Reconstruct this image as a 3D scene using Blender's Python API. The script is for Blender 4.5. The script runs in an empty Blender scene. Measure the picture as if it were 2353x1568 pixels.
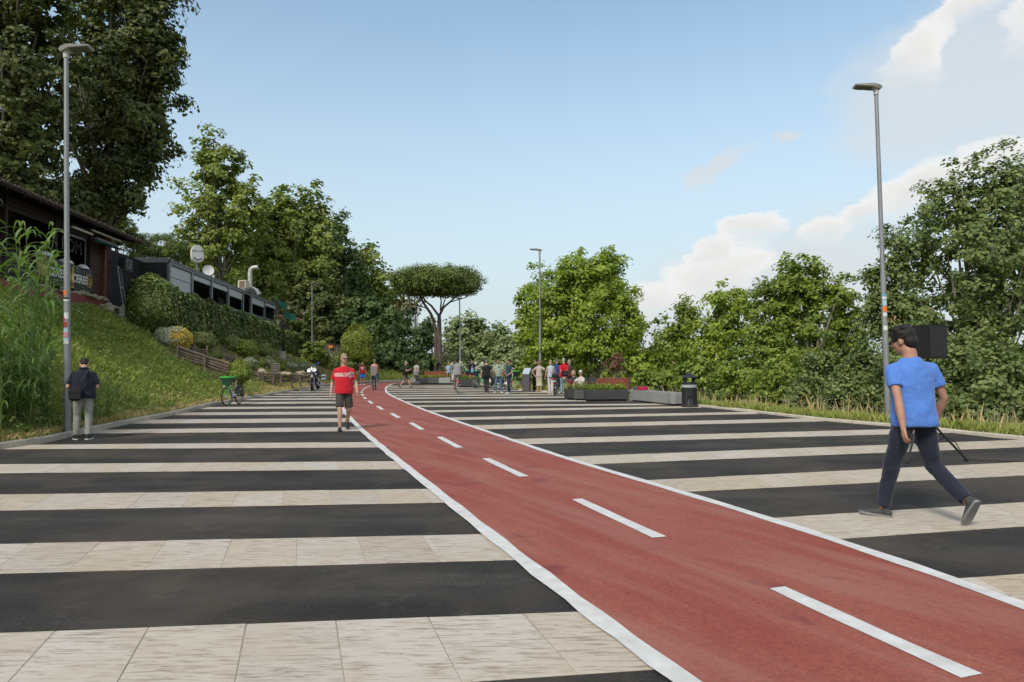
import bpy, bmesh, math, random
import numpy as np
from mathutils import Vector, Matrix, noise as mnoise

S = bpy.context.scene
COL = S.collection
R = math.radians
rng = np.random.default_rng(7)
random.seed(7)

# ------------------------------------------------------------------ camera
EYE = np.array([0.0, 0.0, 1.47])
PW, PH = 2353.0, 1568.0            # pixel grid the photograph was measured in
FOC = PW * 24.0 / 36.0
PITCH = math.atan(53.0 / FOC)
ROLL = 0.008
_F = np.array([0, math.cos(PITCH), math.sin(PITCH)])
_U0 = np.array([0, -math.sin(PITCH), math.cos(PITCH)])
_R0 = np.array([1.0, 0, 0])
CR = _R0 * math.cos(ROLL) - _U0 * math.sin(ROLL)
CU = _U0 * math.cos(ROLL) + _R0 * math.sin(ROLL)
cam = bpy.data.cameras.new("camera")
cam.lens = 24.0
cam.sensor_width = 36.0
cam.clip_start = 0.1
cam.clip_end = 6000.0
camo = bpy.data.objects.new("camera", cam)
COL.objects.link(camo)
camo.matrix_world = Matrix(((CR[0], CU[0], -_F[0], EYE[0]), (CR[1], CU[1], -_F[1], EYE[1]),
                            (CR[2], CU[2], -_F[2], EYE[2]), (0, 0, 0, 1)))
S.camera = camo


def ray(px, py):
    return _F + CR * ((px - PW / 2) / FOC) + CU * ((PH / 2 - py) / FOC)


def gd(px, py, z=0.0):
    """ground point seen at a photo pixel"""
    d = ray(px, py)
    return EYE + d * ((z - EYE[2]) / d[2])


def at(px, py, Y):
    d = ray(px, py)
    return EYE + d * (Y / d[1])


# ------------------------------------------------------------------ sky, sun, exposure
SUN_EL, SUN_AZ = R(44), R(207)       # azimuth clockwise from +Y: the sun stands behind the camera, to the left
W = bpy.data.worlds.new("World")
S.world = W
W.use_nodes = True
nt = W.node_tree
nt.nodes.clear()


def N(t, kind, **kw):
    n = t.nodes.new(kind)
    for k, v in kw.items():
        if k.startswith('i_'):
            key = k[2:]
            key = int(key) if key.isdigit() else key
            n.inputs[key].default_value = v
        else:
            setattr(n, k, v)
    return n


def LK(t, a, ao, b, bi):
    t.links.new(a.outputs[ao], b.inputs[bi])


def math_node(t, op, a, b=None, clamp=False):
    n = t.nodes.new('ShaderNodeMath')
    n.operation = op
    n.use_clamp = clamp
    for i, v in enumerate((a, b)):
        if v is None:
            continue
        if isinstance(v, (int, float)):
            n.inputs[i].default_value = v
        else:
            t.links.new(v, n.inputs[i])
    return n.outputs[0]


def build_world():
    t = nt
    out = N(t, 'ShaderNodeOutputWorld')
    bg = N(t, 'ShaderNodeBackground')
    bg.inputs['Strength'].default_value = SKY_STRENGTH
    sky = N(t, 'ShaderNodeTexSky')
    sky.sky_type = 'NISHITA'
    sky.sun_disc = False
    sky.sun_elevation = SUN_EL
    sky.sun_rotation = SUN_AZ
    sky.altitude = 0
    sky.air_density = 1.0
    sky.dust_density = 2.2
    sky.ozone_density = 1.5
    tc = N(t, 'ShaderNodeTexCoord')
    nrm = N(t, 'ShaderNodeVectorMath', operation='NORMALIZE')
    LK(t, tc, 'Generated', nrm, 0)
    sep = N(t, 'ShaderNodeSeparateXYZ')
    LK(t, nrm, 0, sep, 0)
    X, Y, Z = sep.outputs
    az = math_node(t, 'ARCTAN2', X, Y)                     # 0 ahead, + to the right
    el = math_node(t, 'ARCSINE', Z)
    # noise that gives the clouds their billows
    cmb = N(t, 'ShaderNodeCombineXYZ')
    LK(t, nrm, 0, cmb, 0) if False else None
    mp = N(t, 'ShaderNodeMapping')
    LK(t, nrm, 0, mp, 'Vector')
    mp.inputs['Scale'].default_value = (1, 1, 1.7)
    n1 = N(t, 'ShaderNodeTexNoise', i_Scale=7.0, i_Detail=9.0, i_Roughness=0.62)
    LK(t, mp, 0, n1, 'Vector')
    n2 = N(t, 'ShaderNodeTexNoise', i_Scale=26.0, i_Detail=6.0, i_Roughness=0.55)
    LK(t, mp, 0, n2, 'Vector')
    mpw = N(t, 'ShaderNodeMapping')
    LK(t, nrm, 0, mpw, 'Vector')
    mpw.inputs['Scale'].default_value = (1, 1, 4.5)
    n3 = N(t, 'ShaderNodeTexNoise', i_Scale=5.0, i_Detail=7.0, i_Roughness=0.6)
    LK(t, mpw, 0, n3, 'Vector')

    w1 = N(t, 'ShaderNodeTexNoise', i_Scale=11.0, i_Detail=8.0, i_Roughness=0.6)
    LK(t, mp, 0, w1, 'Vector')
    ws = N(t, 'ShaderNodeSeparateColor')
    LK(t, w1, 1, ws, 0)
    waz = math_node(t, 'ADD', az, math_node(t, 'MULTIPLY', math_node(t, 'SUBTRACT', ws.outputs[0], 0.5), 0.16))
    wel = math_node(t, 'ADD', el, math_node(t, 'MULTIPLY', math_node(t, 'SUBTRACT', ws.outputs[1], 0.5), 0.07))

    def blob(a0, e0, ra, re_, tilt=0.0, want_v=False):
        """soft elliptical cloud body round a direction (degrees)"""
        da = math_node(t, 'SUBTRACT', waz, R(a0))
        de = math_node(t, 'SUBTRACT', wel, R(e0))
        ct, st = math.cos(R(tilt)), math.sin(R(tilt))
        u = math_node(t, 'ADD', math_node(t, 'MULTIPLY', da, ct / R(ra)), math_node(t, 'MULTIPLY', de, st / R(ra)))
        v = math_node(t, 'ADD', math_node(t, 'MULTIPLY', da, -st / R(re_)), math_node(t, 'MULTIPLY', de, ct / R(re_)))
        d2 = math_node(t, 'ADD', math_node(t, 'MULTIPLY', u, u), math_node(t, 'MULTIPLY', v, v))
        b = math_node(t, 'SUBTRACT', 1.0, d2, clamp=True)
        if want_v:
            return b, math_node(t, 'MULTIPLY', b, v)
        return b

    def vmax(lst):
        r = lst[0]
        for x in lst[1:]:
            r = math_node(t, 'MAXIMUM', r, x)
        return r

    def vsum(lst):
        r = lst[0]
        for x in lst[1:]:
            r = math_node(t, 'ADD', r, x)
        return r
    # the bright cumulus bank that climbs to the right, and the heap at the top right; others go on outside the frame
    bl = [blob(*b, want_v=True) for b in CUMULUS]
    cum = vmax([b for b, _ in bl])
    vavg = math_node(t, 'DIVIDE', vsum([v for _, v in bl]), math_node(t, 'ADD', vsum([b for b, _ in bl]), 0.0001))
    base = N(t, 'ShaderNodeMapRange', interpolation_type='SMOOTHSTEP')
    base.inputs['From Min'].default_value = -0.75
    base.inputs['From Max'].default_value = 0.15
    base.inputs['To Min'].default_value = 0.12
    t.links.new(vavg, base.inputs['Value'])
    veil = vmax([blob(*b) for b in VEIL])
    # cumulus mask: body + noise through a fairly sharp threshold
    nz = math_node(t, 'ADD', math_node(t, 'MULTIPLY', math_node(t, 'SUBTRACT', n1.outputs[0], 0.5), 0.9),
                   math_node(t, 'MULTIPLY', math_node(t, 'SUBTRACT', n2.outputs[0], 0.5), 0.5))
    cm = math_node(t, 'ADD', cum, nz)
    ramp = N(t, 'ShaderNodeMapRange', interpolation_type='SMOOTHSTEP')
    ramp.inputs['From Min'].default_value = 0.12
    ramp.inputs['From Max'].default_value = 0.62
    t.links.new(cm, ramp.inputs['Value'])
    cmask = math_node(t, 'MULTIPLY', math_node(t, 'MULTIPLY', ramp.outputs[0], base.outputs[0]), math_node(t, 'MINIMUM', math_node(t, 'MULTIPLY', cum, 12.0), 1.0))
    vm = N(t, 'ShaderNodeMapRange', interpolation_type='SMOOTHSTEP')
    vm.inputs['From Min'].default_value = 0.1
    vm.inputs['From Max'].default_value = 1.0
    vz = math_node(t, 'ADD', veil, math_node(t, 'MULTIPLY', math_node(t, 'SUBTRACT', n3.outputs[0], 0.5), 0.9))
    t.links.new(math_node(t, 'MULTIPLY', vz, math_node(t, 'MINIMUM', math_node(t, 'MULTIPLY', veil, 4.0), 1.0)), vm.inputs['Value'])
    vmask = math_node(t, 'MULTIPLY', vm.outputs[0], 0.78)
    # cloud body tone: white tops, greyer where the body is thick
    tone = N(t, 'ShaderNodeMapRange')
    tone.inputs['From Min'].default_value = 0.3
    tone.inputs['From Max'].default_value = 1.3
    tone.inputs['To Min'].default_value = 1.0
    tone.inputs['To Max'].default_value = 0.80
    t.links.new(cm, tone.inputs['Value'])
    ccol = N(t, 'ShaderNodeMix', data_type='RGBA', blend_type='MULTIPLY')
    ccol.inputs[0].default_value = 1.0
    ccol.inputs[6].default_value = CLOUD_COL
    t.links.new(tone.outputs[0], ccol.inputs[7])
    # paler air towards the horizon
    hz = N(t, 'ShaderNodeMapRange', interpolation_type='SMOOTHSTEP')
    hz.inputs['From Min'].default_value = R(-2)
    hz.inputs['From Max'].default_value = R(34)
    hz.inputs['To Min'].default_value = HORIZON_MIX
    hz.inputs['To Max'].default_value = 0.0
    t.links.new(el, hz.inputs['Value'])
    tint = N(t, 'ShaderNodeMix', data_type='RGBA', blend_type='MULTIPLY')
    tint.inputs[0].default_value = 1.0
    LK(t, sky, 0, tint, 6)
    tint.inputs[7].default_value = SKY_TINT
    m0 = N(t, 'ShaderNodeMix', data_type='RGBA')
    t.links.new(hz.outputs[0], m0.inputs[0])
    LK(t, tint, 2, m0, 6)
    m0.inputs[7].default_value = HORIZON_COL
    m1 = N(t, 'ShaderNodeMix', data_type='RGBA')
    t.links.new(vmask, m1.inputs[0])
    LK(t, m0, 2, m1, 6)
    m1.inputs[7].default_value = VEIL_COL
    m2 = N(t, 'ShaderNodeMix', data_type='RGBA')
    t.links.new(cmask, m2.inputs[0])
    LK(t, m1, 2, m2, 6)
    LK(t, ccol, 2, m2, 7)
    LK(t, m2, 2, bg, 'Color')
    LK(t, bg, 0, out, 0)


SKY_STRENGTH = 0.15
_k = 1.0 / 0.15
HORIZON_MIX = 0.92
HORIZON_COL = (0.455 * _k, 0.525 * _k, 0.57 * _k, 1)
VEIL_COL = (0.53 * _k, 0.555 * _k, 0.57 * _k, 1)
CLOUD_COL = (0.70 * _k, 0.70 * _k, 0.69 * _k, 1)
SKY_TINT = (1.30, 1.31, 1.14, 1)
#            azimuth, elevation, half width, half height, tilt
CUMULUS = [(12.2, 5.2, 3.4, 1.9, 5), (16.8, 6.6, 5.0, 3.2, 12), (16.0, 9.0, 2.2, 1.5, 10), (19.4, 10.6, 3.6, 1.7, 2),
           (25.0, 9.9, 2.4, 1.5, 4), (30.8, 11.9, 4.6, 2.3, 10), (27.4, 10.8, 2.2, 1.3, 6), (36.0, 13.4, 3.6, 2.0, 8),
           (31.2, 21.0, 2.6, 3.2, -35), (34.0, 23.6, 3.2, 1.8, 20), (39.0, 22.5, 3.4, 6.0, -8),
           (52, 22, 12, 9, 20), (75, 18, 14, 8, 0), (105, 26, 15, 9, 10), (-150, 30, 18, 10, 0), (165, 22, 20, 9, 0),
           (-95, 24, 14, 7, 10), (130, 50, 18, 12, 0), (-160, 62, 20, 12, 0)]
VEIL = [(22, 6, 15, 7, 12), (34, 19, 10, 7, 10), (16.5, 15.2, 3.6, 1.2, 20), (21.5, 16.8, 1.9, 0.8, 0), (40, 20, 10, 13, 0), (60, 20, 25, 18, 0),
        (110, 25, 30, 20, 0), (-170, 30, 40, 22, 0), (180, 52, 170, 34, 0), (-110, 40, 60, 30, 0), (110, 55, 60, 30, 0)]
build_world()

sun = bpy.data.lights.new("sun", 'SUN')
sun.energy = 1.9
sun.angle = R(14)
sun.color = (1.0, 0.955, 0.89)
suno = bpy.data.objects.new("sun", sun)
COL.objects.link(suno)
_sd = Vector((math.sin(SUN_AZ) * math.cos(SUN_EL), math.cos(SUN_AZ) * math.cos(SUN_EL), math.sin(SUN_EL)))
suno.rotation_euler = _sd.to_track_quat('Z', 'Y').to_euler()
suno.location = (-30, -40, 60)

S.view_settings.view_transform = 'Standard'
S.view_settings.look = 'None'
S.view_settings.gamma = 1.0
S.view_settings.exposure = 0.42
S.view_settings.use_curve_mapping = False
S.render.engine = 'CYCLES'
S.cycles.max_bounces = 6
S.cycles.transparent_max_bounces = 8


# ------------------------------------------------------------------ materials
MATS = {}


def mat(name, col, rough=0.7, var=0.0, scale=4.0, bump=0.0, bscale=None, metal=0.0, spec=0.35, col2=None, stretch=None,
        detail=5.0, coat=0.0, trans=0.0):
    """principled material, its colour broken up by noise"""
    if name in MATS:
        return MATS[name]
    m = bpy.data.materials.new(name)
    m.use_nodes = True
    t = m.node_tree
    b = t.nodes['Principled BSDF']
    b.inputs['Roughness'].default_value = rough
    b.inputs['Metallic'].default_value = metal
    b.inputs['Specular IOR Level'].default_value = spec
    b.inputs['Coat Weight'].default_value = coat
    if trans:
        b.inputs['Transmission Weight'].default_value = trans
    tc = N(t, 'ShaderNodeTexCoord')
    src, so = tc, 'Object'
    if stretch:
        mp = N(t, 'ShaderNodeMapping')
        mp.inputs['Scale'].default_value = stretch
        LK(t, tc, 'Object', mp, 0)
        src, so = mp, 0
    c1 = (*col, 1)
    if var or col2:
        n = N(t, 'ShaderNodeTexNoise', i_Scale=scale, i_Detail=detail, i_Roughness=0.6)
        LK(t, src, so, n, 'Vector')
        r = N(t, 'ShaderNodeValToRGB')
        r.color_ramp.elements[0].position = 0.3
        r.color_ramp.elements[1].position = 0.72
        if col2:
            r.color_ramp.elements[0].color = c1
            r.color_ramp.elements[1].color = (*col2, 1)
        else:
            r.color_ramp.elements[0].color = tuple(max(0, x * (1 - var)) for x in col) + (1,)
            r.color_ramp.elements[1].color = tuple(min(1, x * (1 + var)) for x in col) + (1,)
        LK(t, n, 0, r, 0)
        LK(t, r, 0, b, 'Base Color')
    else:
        b.inputs['Base Color'].default_value = c1
    if bump:
        n = N(t, 'ShaderNodeTexNoise', i_Scale=bscale or scale * 6, i_Detail=6.0, i_Roughness=0.65)
        LK(t, src, so, n, 'Vector')
        bp = N(t, 'ShaderNodeBump', i_Strength=bump, i_Distance=0.02)
        LK(t, n, 0, bp, 'Height')
        LK(t, bp, 0, b, 'Normal')
    MATS[name] = m
    return m


def leaf_mat(name, cols, trans=0.35, rough=0.55):
    """leaf colours picked leaf by leaf from the 'tone' attribute; thin, so some light comes through"""
    if name in MATS:
        return MATS[name]
    m = bpy.data.materials.new(name)
    m.use_nodes = True
    t = m.node_tree
    t.nodes.clear()
    out = N(t, 'ShaderNodeOutputMaterial')
    a = N(t, 'ShaderNodeAttribute', attribute_name='tone')
    r = N(t, 'ShaderNodeValToRGB')
    els = r.color_ramp.elements
    for i, c in enumerate(cols):
        p = i / (len(cols) - 1)
        e = els[i] if i < 2 else els.new(p)
        e.position = p
        e.color = (*c, 1)
    if len(cols) > 2:
        els[1].position = 1 / (len(cols) - 1)
        for i, c in enumerate(cols):
            els[i].position = i / (len(cols) - 1)
            els[i].color = (*c, 1)
    LK(t, a, 'Fac', r, 0)
    p = N(t, 'ShaderNodeBsdfPrincipled')
    p.inputs['Roughness'].default_value = rough
    p.inputs['Specular IOR Level'].default_value = 0.35
    LK(t, r, 0, p, 'Base Color')
    tr = N(t, 'ShaderNodeBsdfTranslucent')
    mx = N(t, 'ShaderNodeMix', data_type='RGBA', blend_type='MULTIPLY')
    mx.inputs[0].default_value = 1.0
    LK(t, r, 0, mx, 6)
    mx.inputs[7].default_value = (1.25, 1.35, 0.55, 1)
    LK(t, mx, 2, tr, 'Color')
    ms = N(t, 'ShaderNodeMixShader', i_0=trans)
    LK(t, p, 0, ms, 1)
    LK(t, tr, 0, ms, 2)
    LK(t, ms, 0, out, 0)
    MATS[name] = m
    return m


# ------------------------------------------------------------------ mesh builder
def _unit(v):
    v = np.asarray(v, float)
    n = np.linalg.norm(v)
    return v / n if n > 1e-9 else v


class MB:
    """collects shapes and links them as ONE mesh object"""

    def __init__(self):
        self.v, self.f, self.n = [], [], 0

    def add(self, verts, faces):
        verts = np.asarray(verts, float).reshape(-1, 3)
        o = self.n
        self.v.append(verts)
        self.f.extend([tuple(int(i) + o for i in f) for f in faces])
        self.n += len(verts)
        return self

    def box(self, c, s, rz=0.0, bev=0.0, M=None):
        x, y, z = np.array(s, float) / 2
        if bev <= 0:
            p = np.array([(-x, -y, -z), (x, -y, -z), (x, y, -z), (-x, y, -z), (-x, -y, z), (x, -y, z), (x, y, z), (-x, y, z)])
            f = [(0, 3, 2, 1), (4, 5, 6, 7), (0, 1, 5, 4), (1, 2, 6, 5), (2, 3, 7, 6), (3, 0, 4, 7)]
        else:
            b = min(bev, x * .9, y * .9, z * .9)
            p, f = [], []
            for zz, k in ((-z, 1), (-z + b, 0), (z - b, 0), (z, 1)):
                xx, yy = x - b * k, y - b * k
                q = b * 0.6
                p += [(-xx + q, -yy, zz), (xx - q, -yy, zz), (xx, -yy + q, zz), (xx, yy - q, zz), (xx - q, yy, zz), (-xx + q, yy, zz), (-xx, yy - q, zz), (-xx, -yy + q, zz)]
            p = np.array(p)
            for k in range(3):
                for i in range(8):
                    j = (i + 1) % 8
                    f.append((k * 8 + i, k * 8 + j, k * 8 + 8 + j, k * 8 + 8 + i))
            f.append(tuple(range(7, -1, -1)))
            f.append(tuple(range(24, 32)))
        if M is not None:
            p = p @ np.array(M.to_3x3()).T
        elif rz:
            c_, s_ = math.cos(rz), math.sin(rz)
            p = p @ np.array([[c_, s_, 0], [-s_, c_, 0], [0, 0, 1]])
        return self.add(p + np.array(c, float), f)

    def tube(self, pts, r, n=8, caps=True, side=None, flat=None):
        """tube along points; r scalar, list, or list of (rx, ry); side = direction of rx"""
        P = [np.asarray(p, float) for p in pts]
        k = len(P)
        rr = [(r, r)] * k if np.isscalar(r) else [(q, q) if np.isscalar(q) else tuple(q) for q in r]
        T = []
        for i in range(k):
            d = P[min(i + 1, k - 1)] - P[max(i - 1, 0)]
            T.append(_unit(d))
        a = np.asarray(side, float) if side is not None else (np.array([0, 0, 1.0]) if abs(T[0][2]) < 0.9 else np.array([1.0, 0, 0]))
        ang = np.linspace(0, 2 * math.pi, n, endpoint=False)
        vs, fs = [], []
        for i in range(k):
            a = a - T[i] * np.dot(a, T[i])
            if np.linalg.norm(a) < 1e-6:
                a = np.cross(T[i], [0.3, 0.8, 0.5])
            a = _unit(a)
            b = np.cross(T[i], a)
            vs.append(P[i] + np.outer(np.cos(ang) * rr[i][0], a) + np.outer(np.sin(ang) * rr[i][1], b))
        for i in range(k - 1):
            for j in range(n):
                q = (j + 1) % n
                fs.append((i * n + j, i * n + q, (i + 1) * n + q, (i + 1) * n + j))
        if caps:
            fs.append(tuple(range(n - 1, -1, -1)))
            fs.append(tuple((k - 1) * n + j for j in range(n)))
        return self.add(np.vstack(vs), fs)

    def lathe(self, prof, n=16, c=(0, 0, 0), axis=None, caps=True):
        vs, fs = [], []
        ang = np.linspace(0, 2 * math.pi, n, endpoint=False)
        for (r, z) in prof:
            vs.append(np.stack([np.cos(ang) * r, np.sin(ang) * r, np.full(n, z)], 1))
        k = len(prof)
        for i in range(k - 1):
            for j in range(n):
                q = (j + 1) % n
                fs.append((i * n + j, i * n + q, (i + 1) * n + q, (i + 1) * n + j))
        if caps:
            fs.append(tuple(range(n - 1, -1, -1)))
            fs.append(tuple((k - 1) * n + j for j in range(n)))
        V = np.vstack(vs)
        if axis is not None:
            q = Vector((0, 0, 1)).rotation_difference(Vector(axis)).to_matrix()
            V = V @ np.array(q).T
        return self.add(V + np.array(c, float), fs)

    def torus(self, c, Rr, r, axis=(0, 1, 0), n=28, m=8, a0=0, a1=2 * math.pi):
        full = abs(a1 - a0 - 2 * math.pi) < 1e-6
        u = np.linspace(a0, a1, n, endpoint=not full)
        w = np.linspace(0, 2 * math.pi, m, endpoint=False)
        ax = _unit(axis)
        e1 = _unit(np.cross(ax, [0, 0, 1.0]) if abs(ax[2]) < 0.9 else np.array([1.0, 0, 0]))
        e2 = np.cross(ax, e1)
        V = []
        for a in u:
            d = e1 * math.cos(a) + e2 * math.sin(a)
            V.append(np.outer(Rr + r * np.cos(w), d) + np.outer(r * np.sin(w), ax))
        fs = []
        kk = n if full else n - 1
        for i in range(kk):
            for j in range(m):
                i2, j2 = (i + 1) % n, (j + 1) % m
                fs.append((i * m + j, i2 * m + j, i2 * m + j2, i * m + j2))
        return self.add(np.vstack(V) + np.array(c, float), fs)

    def ell(self, c, r, n=12, m=8, M=None):
        V, F = [], []
        for i in range(1, m):
            th = math.pi * i / m
            for j in range(n):
                ph = 2 * math.pi * j / n
                V.append((math.sin(th) * math.cos(ph), math.sin(th) * math.sin(ph), math.cos(th)))
        V += [(0, 0, 1), (0, 0, -1)]
        top, bot = len(V) - 2, len(V) - 1
        for i in range(m - 2):
            for j in range(n):
                q = (j + 1) % n
                F.append((i * n + j, (i + 1) * n + j, (i + 1) * n + q, i * n + q))
        for j in range(n):
            q = (j + 1) % n
            F.append((top, j, q))
            F.append((bot, (m - 2) * n + q, (m - 2) * n + j))
        V = np.array(V) * np.array(r, float)
        if M is not None:
            V = V @ np.array(M).T
        return self.add(V + np.array(c, float), F)

    def prism(self, pts, d):
        """closed planar outline swept by vector d"""
        P = np.array(pts, float)
        k = len(P)
        V = np.vstack([P, P + np.array(d, float)])
        F = [tuple(range(k - 1, -1, -1)), tuple(range(k, 2 * k))]
        F += [(i, (i + 1) % k, k + (i + 1) % k, k + i) for i in range(k)]
        return self.add(V, F)

    def quad(self, a, b, c, d):
        return self.add([a, b, c, d], [(0, 1, 2, 3)])

    def build(self, name, m, parent=None, world=False, smooth=True, ang=38, fix=True):
        V = np.vstack(self.v)
        if parent is not None and world:
            V = V - np.array(parent.location)
        me = bpy.data.meshes.new(name)
        me.from_pydata(V.tolist(), [], self.f)
        if fix:
            bm = bmesh.new()
            bm.from_mesh(me)
            bmesh.ops.recalc_face_normals(bm, faces=bm.faces)
            bm.to_mesh(me)
            bm.free()
        if smooth:
            me.polygons.foreach_set('use_smooth', [True] * len(me.polygons))
            me.set_sharp_from_angle(angle=R(ang))
        me.materials.append(m)
        o = bpy.data.objects.new(name, me)
        COL.objects.link(o)
        if parent is not None:
            o.parent = parent
        return o


def thing(name, label, cat, loc=(0, 0, 0), rz=0.0, group=None):
    o = bpy.data.objects.new(name, None)
    o.empty_display_size = 0.2
    COL.objects.link(o)
    o.location = [float(q) for q in loc]
    o.rotation_euler = (0, 0, rz)
    return tag(o, label, cat, group)


def tag(o, label=None, cat=None, group=None, kind=None):
    if label:
        o['label'] = label
    if cat:
        o['category'] = cat
    if group:
        o['group'] = group
    if kind:
        o['kind'] = kind
    return o


def copy_tree(o, parent=None):
    c = o.copy()
    COL.objects.link(c)
    if parent is not None:
        c.parent = parent
    for ch in list(o.children):
        copy_tree(ch, c)
    return c


def fast_mesh(name, V, loops, nper, m, parent=None, tone=None, world=True, kind=None):
    """many equal n-gons from numpy: V (N,3), loops flat indices, nper corners a face, tone per face"""
    V = np.asarray(V, np.float32)
    if parent is not None and world:
        V = V - np.array(parent.location, np.float32)
    nf = len(loops) // nper
    me = bpy.data.meshes.new(name)
    me.vertices.add(len(V))
    me.vertices.foreach_set('co', V.ravel())
    me.loops.add(len(loops))
    me.loops.foreach_set('vertex_index', np.asarray(loops, np.int32))
    me.polygons.add(nf)
    me.polygons.foreach_set('loop_start', np.arange(0, len(loops), nper, dtype=np.int32))
    me.update(calc_edges=True)
    if tone is not None:
        a = me.attributes.new('tone', 'FLOAT', 'FACE')
        a.data.foreach_set('value', np.asarray(tone, np.float32))
    me.materials.append(m)
    o = bpy.data.objects.new(name, me)
    COL.objects.link(o)
    if parent is not None:
        o.parent = parent
    if kind:
        o['kind'] = kind
    return o


def text_obj(name, body, size, m, parent, M, extrude=0.002, shear=0.0, offset=0.0, bold=False):
    """lettering as a thin mesh; M places the text plane (x along the line, y up the letters)"""
    cu = bpy.data.curves.new(name, 'FONT')
    cu.body = body
    cu.size = size
    cu.extrude = extrude
    cu.align_x = 'CENTER'
    cu.align_y = 'CENTER'
    cu.shear = shear
    cu.offset = offset
    cu.resolution_u = 3
    tmp = bpy.data.objects.new(name + '_tmp', cu)
    COL.objects.link(tmp)
    bpy.context.view_layer.update()
    me = bpy.data.meshes.new_from_object(tmp.evaluated_get(bpy.context.evaluated_depsgraph_get()))
    bpy.data.objects.remove(tmp)
    me.name = name
    me.materials.clear()
    me.materials.append(m)
    me.transform(M)
    o = bpy.data.objects.new(name, me)
    COL.objects.link(o)
    o.parent = parent
    return o


def frame(o, x, y):
    """matrix with origin o, x axis x, y axis y"""
    x = Vector(x).normalized()
    y = Vector(y)
    y = (y - x * y.dot(x)).normalized()
    z = x.cross(y)
    return Matrix(((x.x, y.x, z.x, o[0]), (x.y, y.y, z.y, o[1]), (x.z, y.z, z.z, o[2]), (0, 0, 0, 1)))

# ================================================================== THE SETTING
def smooth_line(P, step=0.35):
    """Catmull-Rom through plan points, resampled"""
    P = np.array([[p[0], p[1]] for p in P], float)
    out = []
    for i in range(len(P) - 1):
        p0, p1, p2, p3 = P[max(i - 1, 0)], P[i], P[i + 1], P[min(i + 2, len(P) - 1)]
        k = max(2, int(np.linalg.norm(p2 - p1) / step))
        for t in np.linspace(0, 1, k, endpoint=False):
            out.append(0.5 * (2 * p1 + (p2 - p0) * t + (2 * p0 - 5 * p1 + 4 * p2 - p3) * t * t + (3 * p1 - p0 - 3 * p2 + p3) * t ** 3))
    out.append(P[-1])
    return np.array(out)


def px_line(pts, step=0.35, lead=(), tail=()):
    return smooth_line([*lead, *[gd(x, y) for x, y in pts], *tail], step)


KL = px_line([(92, 1021), (205, 994.5), (302, 974), (402, 954), (488, 933.7), (573, 917.6), (643.5, 904.5), (712, 892.4), (762, 884.8)],
             lead=[(-7.2, 2.0), (-8.2, 6.5), (-9.3, 11.8)],
             tail=[(-13.85, 55.2), (-13.45, 58.0), (-12.3, 60.0), (-10.3, 61.6), (-8.2, 64.5), (-7.0, 69), (-6.4, 78), (-6.0, 95), (-6, 150)])
KR = px_line([(1603, 934.7), (1752, 950.8), (1887, 967), (2034, 979.5), (2148, 990), (2353, 1012)][::-1],
             lead=[(13.8, 3.0), (11.9, 9.0)],
             tail=[(5.0, 26.5), (3.4, 30.6), (1.85, 35), (0.14, 39.2), (-1.3, 44.5), (-2.4, 50), (-3.3, 56), (-3.6, 70), (-3.4, 95), (-3.4, 150)])


def x_on(line, Y):
    return np.interp(Y, line[:, 1], line[:, 0])


def dist_line(line, X, Y):
    """unsigned plan distance to a polyline (vectorised)"""
    X, Y = np.asarray(X, float), np.asarray(Y, float)
    d = np.full(X.shape, 1e9)
    L = line[::3]
    for a, b in zip(L[:-1], L[1:]):
        ab = b - a
        q = ((X - a[0]) * ab[0] + (Y - a[1]) * ab[1]) / (ab @ ab)
        q = np.clip(q, 0, 1)
        d = np.minimum(d, np.hypot(X - a[0] - q * ab[0], Y - a[1] - q * ab[1]))
    return d


_sp = [0, .55, .8, 1.2, 2.2, 3.6, 5.3, 7.3, 8.6, 12, 40, 120, 400]
_zp = [-.2, -.02, .18, .36, .92, 1.85, 3.0, 4.3, 4.55, 4.6, 5.6, 9, 14]
_sr = [0, .55, 1.5, 4, 9, 16, 40, 70, 400]
_zr = [-.2, -.04, -.1, -1.1, -2.6, -3.4, -3.6, -1.0, 2.0]


def height(X, Y, surf=True):
    X, Y = np.asarray(X, float), np.asarray(Y, float)
    sl = (x_on(KL, Y) - X)
    sr = (X - x_on(KR, Y))
    dl = np.where(sl > 0, np.minimum(dist_line(KL, X, Y), np.abs(sl)), 0)
    dr = np.where(sr > 0, np.minimum(dist_line(KR, X, Y), np.abs(sr)), 0)
    # past the bend the bank keeps to the line of the hedge, not of the kerb
    wv = np.clip((Y - 50) / 8, 0, 1)
    dv = np.maximum(0, -.126 * Y - 8.5 - X)
    dl = dl * (1 - wv) + wv * np.minimum(dl, .6 * dv + .55 * np.minimum(dl, 4.5))
    far = np.clip((Y - 56) / 30, 0, 1)
    zl = np.interp(dl, _sp, _zp)
    zl = zl * (1 - .35 * far)
    zr = np.interp(dr, _sr, _zr)
    z = np.where(sl > 0, zl, np.where(sr > 0, zr, -0.06))
    bump = 0.05 * np.sin(X * 1.7 + Y * .6) * np.sin(Y * 1.3 - X * .4) + 0.03 * np.sin(X * 4.1) * np.sin(Y * 3.7)
    amt = np.clip((np.maximum(dl, dr) - .5) / 1.5, 0, 1)
    z = z + bump * amt
    if surf:                       # the verge strip behind the kerbs lies a little above the sheet
        vl = np.where((sl > 0) & (dl < .8), np.interp(dl, [.1, .8], [.105, .185]), -9)
        vr = np.where((sr > 0) & (dr < .8), np.interp(dr, [.1, .8], [.065, -.03]), -9)
        z = np.maximum(z, np.maximum(vl, vr))
    return z


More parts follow.
